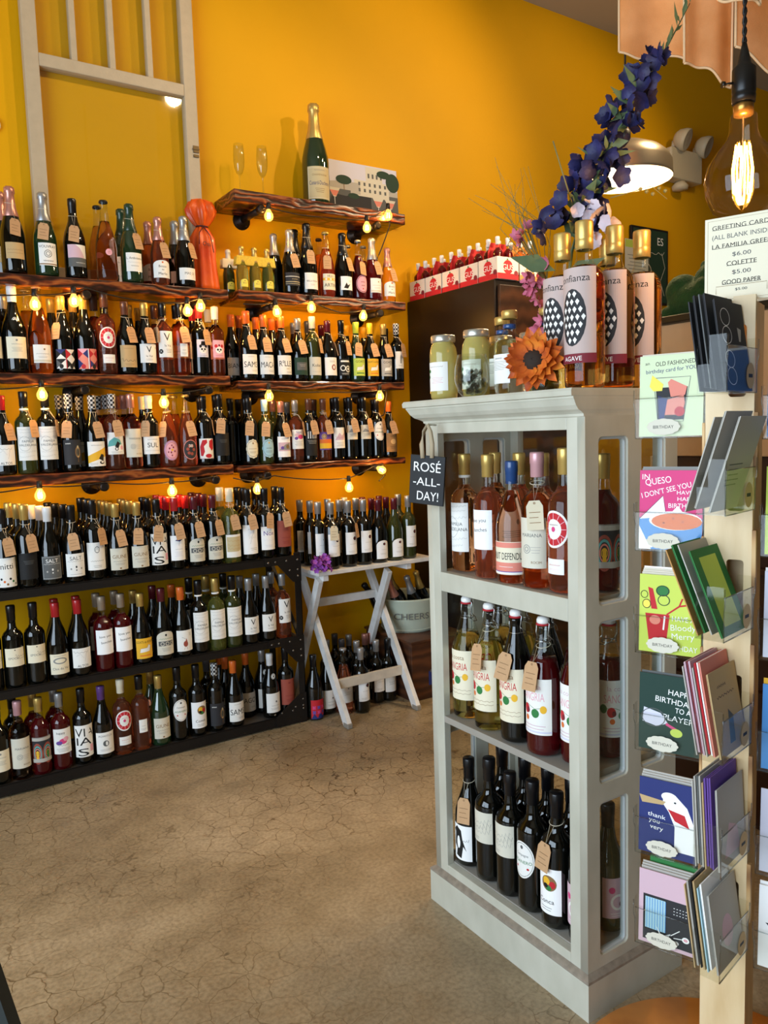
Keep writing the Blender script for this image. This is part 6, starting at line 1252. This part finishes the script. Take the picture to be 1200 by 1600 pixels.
# ------------------------------------------------------------------ greeting card rack
PLY = ramp_mat('birch_plywood', 'noise', [(.3, 'cfae7c'), (.5, 'dcbf90'), (.75, 'e6cda2')], scale=(3, 3, .6), nscale=9, rough=.5, bump=.06, coat=.1)
EDGE = ramp_mat('plywood_edge', 'wave', [(0, '8d6238'), (.5, 'c79a63'), (1, 'd8b27c')], scale=(60, 60, 1), nscale=3, rough=.6, bump=0)
ORW = ramp_mat('varnished_orange_wood', 'wave', [(0, 'b06a24'), (1, 'd48a3a')], scale=(1, 1, 1), nscale=6, rough=.35, bump=.05, distort=6, coat=.4)
RX, RY, RZ = 1.275, .815, radians(-68.8)
RM = Matrix.Translation((RX, RY, 0)) @ Matrix.Rotation(RZ, 4, 'Z')
t = thing('card_rack', 'tall birch plywood greeting card rack with clear pockets on three sides', 'card rack', (RX, RY, 0), RZ)
bm = bmesh.new(); lathe(bm, [(0, .0), (.285, .0), (.29, .006), (.29, .022), (.284, .028), (0, .028)], 64); ob('base_disc', newmesh('base_disc', bm, ORW), t)
MID = [1.377, 1.182, .977, .772, .575, .390]
hol = [rrect(-.002, .026, z-.005, z+.115, .006) for z in MID]
hp = .039
fp = ob('front_panel', holed([(-hp, .10), (-hp, 1.540), (-.008, 1.540), (-.008, 1.533), (.004, 1.533), (.004, 1.540), (hp, 1.540), (hp, .10)], hol, .009, 'front_panel', PLY), t, (0, -.036, 0))
ob('side_panel', boxm('rack_side', [(hp-.008, hp, -.031, .038, .03, 1.53)], PLY, .0008), t); ob('side_panel', boxm('rack_side', [(-hp, -hp+.008, -.031, .038, .03, 1.53)], PLY, .0008), t)
ob('back_panel', boxm('rack_back', [(-hp+.008, hp-.008, .030, .038, .03, 1.53)], PLY, .0008), t)
for i, z in enumerate((1.30, 1.10, .90, .70, .50)):
    ob('edge_strip', boxm('edge_strip', [(hp, hp+.007, -.044, -.034, z-.065, z+.045)], EDGE, .001), t); ob('edge_strip', boxm('edge_strip', [(-hp-.005, -hp, -.042, -.034, z-.05, z+.03)], EDGE, .001), t)
for s_ in (-1, 1): ob('foot', boxm('rack_foot', [(.0375*s_-.0075, .0375*s_+.0075, -.11, -.03, .028, .12)], EDGE, .003), t)
def pocket(x, y, z, rz, w=.122, d=.028, label=None, stick=True, st='BIRTHDAY'):
    g = bpy.data.objects.new('card_pocket', None)
    bm = bmesh.new(); hw = w/2; T_ = .0012
    box(bm, -hw, hw, 0, T_, 0, .075, bev=.0004); box(bm, -hw, hw, -d, 0, 0, T_); box(bm, -hw, hw, -d-T_, -d, 0, .072, bev=.0005)
    for s in (-1, 1): box(bm, s*hw-T_/2, s*hw+T_/2, -d, 0, 0, .045); box(bm, s*(hw+.001)-T_/2, s*(hw+.001)+T_/2, -d, -d*.4, .045, .09, bev=.0003)
    # bright rims of the acrylic
    for z_ in (.072, 0): tube(bm, [(-hw, -d, z_), (hw, -d, z_)], .0011, 5, mi=1)
    for s in (-1, 1): tube(bm, [(s*hw, -d, 0), (s*hw, -d, .050), (s*(hw+.002), -d-.002, .06), (s*(hw+.002), -d-.002, .088)], .0011, 5, mi=1)
    p = ob('card_pocket', newmesh('card_pocket', bm, [ACR, clear_mat('acrylic_rim', 'e8ecec', 1.8, .1)]), t, (x, y, z), rz=rz)
    if stick:
        a = Art(.060, .030, [('t', st, 0, .5, .2, 'k', .6)], 'e', 'ornate', z0=.005) if st != 'CARD' else Art(.034, .042, [('r', 0, .5, .5, .14, 'd')], 't', 'oval', z0=.006); ob('category_sticker', a.flat('category_sticker'), p, (-.010 if stick is True else stick, -d-.0016, 0))
    return p
def card(x, y, z, rz, w, h, art, paper, label, lean=6, group=None, name='greeting_card', edge='e'):
    # x, y, z in the rack's own frame
    p = RM @ Vector((x, y, z))
    t_ = thing(name, label, 'card', p, 0, group); t_.rotation_euler = (radians(-lean), 0, RZ+rz)
    if name == 'greeting_card': bm = bmesh.new(); box(bm, -w/2, w/2, 0, .0016, 0, h); box(bm, -w/2, w/2, .0022, .0030, 0, h-.001); ob('card_stock', newmesh('card_stock', bm, pm(paper)), t_)
    else: bm = bmesh.new(); box(bm, -w/2, w/2, 0, .0022, 0, h, bev=.0004); ob('paper', newmesh('envelope_paper', bm, pm(paper)), t_)
    if art: ob('card_print', Art(w, h, art, paper).flat('card_print'), t_)
    return t_
A_old = [('t', 'an', -.38, .9, .04, 'k', .07, 4), ('t', 'OLD FASHIONED', .06, .9, .055, 'k', .62, 2), ('t', 'birthday card for YOU', 0, .81, .05, 'B', .8, 3), ('l', [(-.28, .72), (.3, .72), (.2, .18), (-.2, .18), (-.28, .72)], .0012, 'G'), ('p', [(-.24, .6), (.26, .6), (.2, .2), (-.2, .2)], 'd'), ('p', [(-.34, .62), (-.3, .76), (-.12, .64), (-.14, .56), (-.28, .56)], 'Y'), ('p', [(-.05, .66), (.0, .7), (.25, .6), (.22, .5), (.0, .48)], 'h'), ('p', [(-.1, .44), (.2, .5), (.22, .4), (.18, .26), (-.12, .26)], 'h'), ('e', .14, .3, .08, .06, 'r'), ('p', [(-.2, .5), (-.05, .46), (-.1, .22), (-.18, .22)], 'B')]
A_q = [('t', 'IN', -.4, .92, .07, 'W', .12), ('t', 'QUESO', -.2, .86, .085, 'W', .42, 8), ('t', "I DON'T SEE YOU...", -.04, .76, .07, 'W', .88, 14), ('t', 'HAVE A', .27, .725, .05, 'W', .34), ('t', 'HAPPY', .27, .645, .05, 'W', .32), ('t', 'BIRTHDAY', .22, .56, .06, 'W', .5), ('r', 0, .20, 1, .40, 'a'), ('p', [(-.5, .38), (-.12, .68), (-.06, .42)], 'W'), ('p', [(-.02, .44), (.12, .56), (.25, .42)], 'W'), ('l', [(-.5, .38), (-.12, .68), (-.06, .42)], .001, 'k'), ('e', .08, .37, .42, .12, 'W'), ('e', .1, .36, .4, .105, 'o'), ('e', -.1, .34, .02, .01, 'u'), ('e', .2, .36, .02, .01, 'u'), ('e', .05, .4, .02, .01, 'u'), ('p', [(-.5, 0), (-.5, .3), (-.38, .12), (-.3, 0)], 'W'), ('e', -.3, .07, .04, .05, 'W')]
A_bl = [('p', [(-.4, .5), (.0, .5), (-.06, .06), (-.32, .06)], 'r'), ('e', -.24, .42, .09, .06, 'h'), ('l', [(-.08, .48), (-.1, .3)], .003, 'W'), ('p', [(-.36, .84), (-.28, .82), (-.2, .56), (-.3, .56)], 'r'), ('l', [(-.05, .5), (.15, .62), (.2, .72)], .003, 'r'), ('l', [(.15, .62), (.26, .64)], .003, 'r'), ('e', -.12, .8, .1, .06, 'n'), ('e', -.1, .68, .09, .06, 'l'), ('o', -.12, .8, .11, .07, 'N', .85), ('o', -.1, .68, .1, .07, 'N', .85), ('e', -.38, .62, .07, .06, 'Y'), ('o', -.38, .62, .07, .06, 'k', .85), ('o', -.42, .74, .06, .05, 'k', .85), ('t', 'HAVE A', .22, .46, .07, 'W', .36), ('t', 'Bloody', .22, .34, .08, 'W', .4, 4), ('t', 'Merry', .22, .23, .08, 'W', .36, 4), ('t', 'BIRTHDAY', .2, .09, .07, 'W', .5)]
A_pl = [('t', 'HAPPY', .18, .78, .075, 'W', .4, -4), ('t', 'BIRTHDAY', .08, .67, .075, 'W', .62, -4), ('t', 'TO A', .22, .56, .07, 'W', .25, -4), ('t', 'PLAYER', .15, .45, .075, 'W', .5, -4), ('p', [(-.42, .55), (-.44, .36), (-.2, .32), (-.02, .38), (-.14, .5)], 'q'), ('o', -.26, .43, .2, .12, 'G', .92), ('l', [(-.05, .37), (.12, .31)], .005, 'P'), ('e', .12, .27, .10, .055, 'l')]
A_bear = [('p', [(-.1, .82), (.1, .84), (.3, .7), (.46, .4), (.5, .1), (.1, .1), (.1, .42), (0, .6), (-.1, .7)], 'W'), ('p', [(-.02, .64), (.26, .6), (.34, .44), (.1, .5)], 'r'), ('e', 0, .8, .13, .06, 'W'), ('e', .1, .74, .02, .012, 'k'), ('p', [(-.5, .76), (-.45, .66), (-.1, .68), (-.05, .73)], 't'), ('t', 'thank', -.2, .52, .06, 'W', .3, -4), ('t', 'you', -.24, .43, .06, 'W', .18, -4), ('t', 'very', -.2, .34, .06, 'W', .22, -4)]
A_cat = [('r', .05, .36, .95, .62, 'd'), ('r', -.22, .42, .36, .44, 'S'), ('l', [(-.40, .2), (-.40, .64), (-.04, .64), (-.04, .2), (-.4, .2)], .0025, 'k')]+[('r', -.36+.045*i, .42, .010, .42, 'a') for i in range(8)]+[('r', .1+.05*(i % 5), .58-.04*(i//5), .02, .008, 'W') for i in range(15)]+[('p', [(-.2, .28), (-.1, .16), (.05, .22), (.0, .14), (-.1, .1)], 'W'), ('l', [(.05, .2), (.2, .3)], .0015, 'W'), ('l', [(.1, .18), (.26, .2)], .0015, 'W'), ('e', .14, .12, .05, .03, 'W'), ('e', .3, .2, .06, .04, 'W'), ('e', .3, .2, .035, .02, 'p')]
LFT = [(1.305, 'E', A_old, 'pale green birthday card with a drawn cocktail glass, top left pocket of the rack', 1, 'e'),
 (1.097, 'P', A_q, 'pink and blue queso birthday card, second left pocket of the rack', 2, 'g'),
 (.902, 'l', A_bl, 'lime green card with a red drink cup drawing, third left pocket', 4, 'e'),
 (.712, 'j', A_pl, 'dark green birthday card with tennis racket drawing, fourth left pocket', 1, 'G'),
 (.505, 'B', A_bear, 'deep blue thank you card with white bear, fifth left pocket', 3, 'x'),
 (.318, 'i', A_cat, 'dusty pink card with black cat and window blind, lowest left pocket', 3, 'x')]
for i, (z, pc, art, lb, n, bp_) in enumerate(LFT):
    tilt = 0
    if i == 0:
        pass
    pocket(-hp-.063, -.006, z, 0, label=None)
    card(-hp-.063, -.028, z+.003, 0, .112, .146, art, pc, lb, lean=3)
    for k in range(n): card(-hp-.061, -.021+.0045*k, z+.003+.003*(k+1), 0, .112, .146, None, bp_ if i != 2 or k < 3 else 'W', f"{['card','second card','third card','fourth card'][k]} behind the {lb.split(',')[0].replace(' with a',' with')}"[:200], lean=3, group='cards stacked in the left pockets')
card(-hp-.050, -.004, .330, 0, .112, .155, None, 'n', 'green envelope sticking up behind the dusty pink cat card', lean=3, name='envelope')
A_t1 = [('t', 'blue', 0, .5, .01, 'b')]
RGT = [(1.30, 'b', [('e', .0, .3, .1, .08, 'S'), ('e', .1, .2, .12, .06, 'S')], 'blue card with pale blooms, top right pocket of the rack'),
 (1.10, 'l', [('t', 'H', -.36, .28, .12, 'W'), ('t', 'B', -.36, .12, .12, 'W')], 'lime yellow card, second right pocket of the rack'),
 (.92, 'q', [('l', [(-.45, .95), (-.25, .6), (-.3, .3), (-.42, .08)], .0012, 'G')]+[('e', -.42+.03*i, .9-.12*i, .015, .01, 'B') for i in range(6)], 'lilac grey card with dotted curve, third right pocket of the rack'),
 (.72, 'a', [('o', 0, .6, .35, .22, 'b', .96)], 'bright blue card with an oval line, fourth right pocket of the rack'),
 (.53, 'q', [('t', 'SUNNY', 0, .66, .06, 'G'), ('e', .0, .42, .2, .14, 'y'), ('e', .08, .24, .2, .12, 'W')], 'grey blue card with yellow balloon, fifth right pocket of the rack'),
 (.35, 'W', [('t', 'so so', .0, .66, .07, 'k'), ('p', [(-.4, .55), (-.1, .56), (.0, .3), (.1, .12), (.0, .1), (-.1, .35), (-.3, .48)], 'd'), ('l', [(-.3, .52), (-.08, .45), (.02, .18)], .003, 'W')], 'white card with a drawn skunk tail, lowest right pocket of the rack')]
for i, (z, pc, art, lb) in enumerate(RGT):
    pocket(hp+.074, -.010, z, 0, stick=False)
    card(hp+.074, -.030, z+.003, 0, .112, .150, art, pc, lb, lean=3)
    if i in (0, 2, 5): card(hp+.074, -.024, z+.006, 0, .112, .152, None, 'W' if i != 3 else 'y', f'white card behind the {lb.split(",")[0]}', lean=3, group='cards stacked in the right pockets')
    if i == 3: card(hp+.074, -.024, z+.006, 0, .112, .156, None, 'y', 'yellow card edge showing above the bright blue card', lean=3)
# pockets that stick out towards the room, card faces turned to the right
RR = radians(80)
A_tie = [('o', -.2, .82, .17, .10, 'W', .92), ('o', -.2, .62, .17, .10, 'W', .92), ('o', -.2, .35, .17, .10, 'W', .92), ('o', -.2, .16, .17, .10, 'W', .92), ('p', [(.2, .72), (.34, .7), (.28, .56), (.22, .56)], 'x')]
MIDC = [
 (['d', 'd', 'G', 'd'], 'd', A_tie, 'black card with white line faces leaning out of the top middle pocket', .145),
 (['x', 'x'], 'x', [('lines', -.1, .5, .5, 5, 'G')], 'taupe card leaning steeply in the second middle pocket', .16),
 (['z', 'n', 'x'], 'n', [('p', [(-.3, .1), (-.3, .9), (.3, .9), (.3, .1)], 'l')], 'green card leaning in the third middle pocket', .15),
 (['x', 'i', 'm', 'i', 'x', 'r', 'W', 'h'], 't', [('t', 'love', -.1, .8, .07, 'k', .4, 8), ('t', 'the heart', 0, .68, .06, 'k', .6, 8), ('p', [(-.1, .1), (0, .5), (.15, .4), (.1, .1)], 'G')], 'kraft card with black script, front of the crowded fourth middle pocket', .15),
 (['x', 'x', 'G', 'x', 't', 'v', 'v', 'v'], 'x', [('p', [(-.3, .1), (-.1, .5), (.2, .4), (.3, .1)], 'i')], 'grey card in front of purple envelopes, fifth middle pocket', .15),
 (['t', 'x', 'k', 't', 'S', 'W'], 'x', [('e', 0, .4, .2, .2, 'i')], 'pale card at the front of the lowest middle pocket', .145)]
COLN = {'d':'black','G':'slate','x':'taupe','z':'copper','n':'green','i':'dusty pink','m':'maroon','r':'red','W':'white','h':'coral','t':'kraft','v':'purple','k':'black','S':'pale blue'}
for i, (z, (stk, fc, art, lb, ch)) in enumerate(zip(MID, MIDC)):
    yc = -.041-.062
    pocket(-.012, yc, z, RR, d=.046, stick=-.03 if False else .03, st='CARD')
    yo_ = -.022 if i == 1 else 0
    n = len(stk); sp = .036/max(n, 1); ln = [8, -17, 22, 10, 3, 8][i]
    od = ['first', 'second', 'third', 'fourth', 'fifth', 'sixth', 'seventh', 'eighth']
    for k, c_ in enumerate(stk):
        card(-.010+yo_+sp*k*.9, yc, z+.003+.002*((k*3) % 4), RR, .108, ch+.003*((k*5) % 4), None, c_, f"{COLN[c_]} card edge, {od[k]} from the left in the {['top','second','third','fourth','fifth','lowest'][i]} middle pocket", lean=ln, group='cards stacked in the middle pockets', name='greeting_card' if k % 2 else 'envelope')
    card(.028+yo_, yc, z+.003, RR, .108, ch-.008*(i > 2), art, fc, lb, lean=ln)
# price sign on top of the rack
p = RM @ Vector((.012, -.020, 1.535))
t = thing('price_sign', 'cream greeting card price sign standing on top of the plywood rack', 'sign', p, RZ)
ob('sign_board', boxm('sign_card', [(-.059, .059, 0, .002, 0, .142)], pm('c'), 0), t)
ob('sign_print', Art(.118, .142, [('l', [(-.46, .03), (.46, .03), (.46, .97), (-.46, .97), (-.46, .03)], .0006, 'T'), ('t', 'GREETING CARDS', 0, .885, .055, 'k', .8), ('l', [(-.4, .86), (.4, .86)], .0006, 'k'), ('t', '(ALL BLANK INSIDE)', 0, .775, .055, 'G', .8), ('t', 'LA FAMILIA GREEN', 0, .665, .055, 'k', .8), ('l', [(-.4, .64), (.4, .64)], .0006, 'k'), ('t', '$6.00', 0, .555, .05, 'G', .25), ('t', 'COLETTE', 0, .45, .055, 'k', .4), ('l', [(-.2, .425), (.2, .425)], .0006, 'k'), ('t', '$5.00', 0, .345, .05, 'G', .25), ('t', 'GOOD PAPER', 0, .235, .055, 'k', .52), ('l', [(-.26, .21), (.26, .21)], .0006, 'k'), ('t', '$5.00', 0, .14, .03, 'G', .16), ('l', [(-.34, .1), (-.34, .19), (.34, .19), (.34, .1)], .0006, 'T')], 'c').flat('sign_print'), t, (0, 0, 0))

# ------------------------------------------------------------------ big filament bulb hanging near the rack
t = thing('pendant_bulb', 'large clear globe filament bulb hanging on a twisted black cord', 'pendant lamp', (1.503, .95, 1.92))
bm = bmesh.new(); lathe(bm, [(0, -.195), (.03, -.188), (.055, -.168), (.069, -.138), (.072, -.110), (.066, -.080), (.050, -.055), (.033, -.035), (.027, -.020), (.025, .012), (.018, .018)], 40)
ob('globe', newmesh('bulb_globe', bm, clear_mat('amber_bulb_glass', 'fff7e6', .9)), t)
bm = bmesh.new()
for k in range(8):
    a = k*pi/4; tube(bm, [(.017*cos(a), .017*sin(a), -.135), (.0195*cos(a), .0195*sin(a), -.09), (.013*cos(a), .013*sin(a), -.042)], .0016, 6)
ob('filament', newmesh('bulb_filament', bm, mat('hot_filament', 'ffb347', .5, emit=45)), t)
bm = bmesh.new(); tube(bm, [(0, 0, .01), (0, 0, -.14)], .002, 6); tube(bm, [(0, 0, -.14), (0, 0, -.155)], .001, 5); ob('filament_mount', newmesh('filament_mount', bm, SILV), t)
bm = bmesh.new(); lathe(bm, [(0, .012), (.018, .013), (.019, .030), (.018, .034), (0, .034)], 20); ob('brass_collar', newmesh('brass_collar', bm, mat('brass', 'a97c3c', .3, .9)), t)
bm = bmesh.new(); lathe(bm, [(0, .034), (.0215, .036), (.0225, .05), (.021, .052), (.0225, .056), (.022, .10), (.014, .108), (.010, .125), (.004, .15), (0, .15)], 24)
sk = ob('socket', newmesh('black_socket', bm, mat('black_bakelite', '14110f', .35)), t)
bm = bmesh.new(); v = tube(bm, [(-.02, 0, .075), (-.038, 0, .072)], .0025, 8); tube(bm, [(-.038, 0, .072), (-.044, 0, .072)], .006, 10); ob('turn_key', newmesh('turn_key', bm, MATS['black_bakelite']), sk, rz=radians(-33))
bm = bmesh.new()
for ph in (0, pi): tube(bm, [(.0025*cos(z_*170+ph), .0025*sin(z_*170+ph), .14+z_) for z_ in [i*.006 for i in range(281)]], .0026, 5)
ob('cord', newmesh('twisted_cord', bm, WIRE), t)
l = light('bulb_glow', 'POINT', (0, 0, -.09), (1, .58, .24), 7, .02); l.parent = t

# ------------------------------------------------------------------ dome pendant, wall fittings behind
t = thing('dome_pendant', 'silver dome pendant lamp glowing warm behind the blue flowers', 'pendant lamp', (2.69, 2.22, 2.33))
bm = bmesh.new(); lathe(bm, [(.186, 0), (.188, .004), (.186, .012), (.184, .058), (.17, .085), (.14, .112), (.08, .140), (.03, .150), (0, .152)], 48); ob('shade', newmesh('dome_shade', bm, mat('brushed_aluminium', 'b8aa92', .3, .85)), t)
bm = bmesh.new(); lathe(bm, [(.184, .001), (.181, .055), (.168, .081), (.138, .107), (.078, .135), (.03, .145), (0, .147)], 48); ob('shade_lining', newmesh('shade_lining', bm, mat('white_enamel_lining', 'f3e6cc', .5)), t)
bm = bmesh.new(); lathe(bm, [(0, .148), (.022, .150), (.022, .19), (.012, .205), (0, .205)], 20); tube(bm, [(0, 0, .2), (0, 0, 1.5)], .004, 8); ob('cord', newmesh('pendant_cord', bm, WIRE), t)
bm = bmesh.new(); lathe(bm, [(0, .02), (.02, .026), (.030, .05), (.026, .08), (.014, .10), (.013, .145)], 20); ob('bulb', newmesh('frosted_bulb', bm, mat('lit_frosted_bulb', 'ffd9a0', .5, emit=14)), t)
l = light('dome_light', 'POINT', (0, 0, .035), (1, .70, .40), 62, .03); l.parent = t
t = thing('emergency_light', 'white twin head emergency light high on the mustard wall', 'emergency light', (4.80, YW, 3.07))
EW = mat('aged_white_plastic', 'cdbf9f', .45)
ob('housing', boxm('emergency_housing', [(-.17, .17, -.09, 0, -.10, .10)], EW, .01), t)
for s, zz in ((-.10, .17), (.13, .16)):
    bm = bmesh.new(); lathe(bm, [(0, 0), (.035, .0), (.055, .02), (.07, .06), (.072, .085), (.066, .088)], 24); lathe(bm, [(.066, .086), (.05, .078), (0, .074)], 24, mi=1)
    bmesh.ops.transform(bm, matrix=Matrix.Translation((s, -.07, zz))@Matrix.Rotation(radians(115), 4, 'X')@Matrix.Rotation(radians(20), 4, 'Y'), verts=bm.verts[:]); tube(bm, [(s, -.05, .09), (s, -.06, zz-.02)], .015, 8)
    ob('lamp_head', newmesh('lamp_head', bm, [EW, mat('lamp_lens', 'a79a84', .15, coat=.5)], True), t)
bm = bmesh.new(); lathe(bm, [(0, -.16), (.05, -.155), (.055, -.13), (.03, -.10), (0, -.10)], 16); ob('buzzer', newmesh('buzzer', bm, EW), t, (-.02, -.05, 0))
t = thing('framed_poster', 'dark green lettered poster in a black frame on the mustard wall behind the bottles', 'poster', (4.50, 3.505, 2.14))
ob('frame', boxm('poster_frame', [(-.19, .19, 0, .02, 0, .50)], BLK, .004), t)
ob('poster_print', Art(.35, .47, [('t', 'ES', .30, .86, .11, 'W'), ('o', -.15, .4, .2, .15, 'e', .9), ('l', scrib(-.4, .42, .7, .03), .003, 'e'), ('l', [(.42, .1), (.3, .3), (.44, .5), (.34, .7)], .004, 'e')], 'N', z0=.015).flat('poster_print'), t)
t = thing('paper_notice', 'cream notice with a green heading taped over the dark green poster', 'notice', (4.36, 3.49, 2.14))
ob('sheet', boxm('notice_sheet', [(-.13, .10, 0, .003, 0, .40)], pm('e'), 0), t); ob('notice_print', Art(.23, .40, [('r', 0, .93, 1, .12, 'l'), ('lines', 0, .75, .8, 8, 'g')], 'e').flat('notice_print'), t, (-.015, 0, 0))

# ------------------------------------------------------------------ hutch with moss figure behind the rack
t = thing('back_hutch', 'tan fronted hutch with dark walnut base standing behind the card rack', 'hutch', (2.30, .45, 0))
TAN = ramp_mat('tan_hutch_paint', 'noise', [(.3, 'a8875f'), (.7, 'bfa07a')], scale=(1, 1, .4), nscale=5, rough=.5, bump=.05)
WAL = mat('dark_walnut', '2e1509', .45, noise=.3, nscale=10)
ob('upper_case', boxm('hutch_upper', [(0, .5, 0, 1.33, 1.22, 1.665)], TAN, .004), t)
ob('top_slab', boxm('hutch_top', [(-.02, .5, -.02, 1.35, 1.665, 1.69)], mat('black_slab', '14120f', .3), .004), t)
ob('lower_case', boxm('hutch_lower', [(.03, .5, .02, 1.31, .0, 1.22)], WAL, .004), t)
for y in (.02, .66, 1.29): ob('pilaster', boxm('pilaster', [(.0, .03, y, y+.05, 0, 1.22)], TAN, .003), t)
for z in (.45, .85): ob('ledge', boxm('ledge', [(.0, .03, .07, 1.29, z, z+.02)], WAL, .002), t)
t = thing('moss_figure', 'dark green moss covered animal figure sitting on the hutch', 'figure', (2.45, 1.70, 1.69))
MOSS = mat('dark_green_moss', '1c3a10', .95, noise=.5, nscale=40, bump=1, bscale=120)
bm = bmesh.new()
for (c, s) in (((0, 0, .06), (.09, .12, .07)), ((0, -.045, .12), (.06, .06, .06)), ((-.01, .06, .10), (.06, .06, .06)), ((0, -.08, .165), (.018, .018, .022)), ((0, -.02, .172), (.018, .018, .022)), ((-.05, -.05, .10), (.03, .035, .03)), ((-.06, -.10, .02), (.035, .03, .03)), ((-.06, .08, .02), (.035, .03, .03))):
    bmesh.ops.create_icosphere(bm, subdivisions=3, radius=1, matrix=Matrix.Translation(c)@Matrix.Diagonal((*s, 1)))
me = newmesh('moss_body', bm, MOSS, True); o = ob('moss_body', me, t); r_ = o.modifiers.new('merge', 'REMESH'); r_.mode = 'VOXEL'; r_.voxel_size = .006; r_.use_smooth_shade = True
t = thing('small_framed_card', 'small tan frame standing on the hutch behind the moss figure', 'frame', (2.56, 1.56, 1.69), radians(-62))
ob('frame_board', boxm('small_frame', [(-.07, .07, 0, .012, 0, .20)], mat('tan_frame', 'c79a56', .5), .002), t); ob('frame_print', Art(.11, .17, [('lines', 0, .6, .6, 5, 'T')], 'c', z0=.015).flat('frame_print'), t)

# ------------------------------------------------------------------ linen cloths hung from the ceiling
LIN = bpy.data.materials.new('dyed_linen'); LIN.use_nodes = True; nt = LIN.node_tree; b = nt.nodes['Principled BSDF']
tcn = nt.nodes.new('ShaderNodeTexCoord'); n1 = nt.nodes.new('ShaderNodeTexNoise'); n1.inputs['Scale'].default_value = 6; n1.inputs['Detail'].default_value = 6; rp = nt.nodes.new('ShaderNodeValToRGB')
rp.color_ramp.elements[0].position = .3; rp.color_ramp.elements[0].color = lin('c08a55'); rp.color_ramp.elements[1].position = .7; rp.color_ramp.elements[1].color = lin('dfb083')
wv = nt.nodes.new('ShaderNodeTexNoise'); wv.inputs['Scale'].default_value = 300; bpn = nt.nodes.new('ShaderNodeBump'); bpn.inputs['Strength'].default_value = .4; bpn.inputs['Distance'].default_value = .002
nt.links.new(tcn.outputs['Object'], n1.inputs[0]); nt.links.new(tcn.outputs['Object'], wv.inputs[0]); nt.links.new(n1.outputs['Fac'], rp.inputs[0]); nt.links.new(rp.outputs[0], b.inputs['Base Color']); nt.links.new(wv.outputs['Fac'], bpn.inputs['Height']); nt.links.new(bpn.outputs[0], b.inputs['Normal'])
b.inputs['Roughness'].default_value = .85; tr = nt.nodes.new('ShaderNodeBsdfTranslucent'); ms = nt.nodes.new('ShaderNodeMixShader'); ms.inputs[0].default_value = .45
nt.links.new(rp.outputs[0], tr.inputs[0]); nt.links.new(b.outputs[0], ms.inputs[1]); nt.links.new(tr.outputs[0], ms.inputs[2]); nt.links.new(ms.outputs[0], nt.nodes['Material Output'].inputs[0])
def cloth(a, b_, zl, zr, label, seed, fringe=True):
    r_ = random.Random(seed); a = Vector((*a, 0)); b_ = Vector((*b_, 0)); d = b_-a; nn = Vector((-d.y, d.x, 0)).normalized(); N, M = 26, 30
    t = thing('linen_cloth', label, 'cloth', (a.x, a.y, 3.78), group='linen cloths hung from the ceiling')
    bm = bmesh.new(); G_ = []; k1, k2 = r_.uniform(2, 4), r_.uniform(0, 6)
    for j in range(M+1):
        f = j/M; row = []
        for i in range(N+1):
            s = i/N; zb_ = zl+(zr-zl)*s+.010*sin(s*7+seed)+.003*sin(s*15)
            z = 3.78+(zb_-3.78)*f; w_ = .010*sin(k1*2*pi*s*.45+k2+f*.6)*(.4+.6*f)+.006*sin(4*s+5*f+seed)
            row.append(bm.verts.new(a+d*s+nn*w_+Vector((0, 0, z))-Vector((a.x, a.y, 3.78))))
        G_.append(row)
    for j in range(M):
        for i in range(N): bm.faces.new((G_[j][i], G_[j][i+1], G_[j+1][i+1], G_[j+1][i])).smooth = True
    sheet = newmesh('cloth_sheet', bm, LIN); ob('cloth_sheet', sheet, t)
    bm = bmesh.new()
    for row in (G_ and [[tuple(v.co) for v in sheet.vertices[M*(N+1):(M+1)*(N+1)]], [tuple(sheet.vertices[j*(N+1)].co) for j in range(M+1)], [tuple(sheet.vertices[j*(N+1)+N].co) for j in range(M+1)]]): tube(bm, row, .004, 5)
    ob('hem', newmesh('hem', bm, mat('pale_linen_hem', 'e6c79c', .85)), t)
    bm = bmesh.new(); tube(bm, [(0, 0, .0), tuple(d)], .008, 8); ob('hanging_rod', newmesh('hanging_rod', bm, EDGE), t)
cloth((2.11, 1.765), (2.285, 1.65), 2.515, 2.485, 'linen cloth hanging furthest left, grey shadowed, above the blue flowers', 3)
cloth((2.09, 1.515), (2.21, 1.43), 2.385, 2.315, 'second linen cloth, the long orange one beside the bulb cord', 5)
cloth((1.90, 1.31), (2.03, 1.24), 2.445, 2.395, 'short pale linen cloth hanging in front of the orange one', 8)
cloth((2.14, 1.385), (2.34, 1.22), 2.375, 2.22, 'linen cloth hanging right of the bulb cord at the photo edge', 13)
cloth((2.05, 1.22), (2.2, 1.10), 2.46, 2.41, 'pale linen cloth in the upper right photo corner', 17)

# dark slanted leg at the lower left edge
t = thing('stool_leg', 'dark painted slanted leg at the lower left photo corner', 'furniture leg', (.175, 1.228, 0))
bm = bmesh.new(); bar(bm, (-.122, .156, .60), (0, 0, 0), .07, .03, side=(.84, -.55, 0)); ob('leg_post', newmesh('leg_post', bm, mat('dark_teal_paint', '1c2322', .5)), t)
bpy.context.view_layer.update()
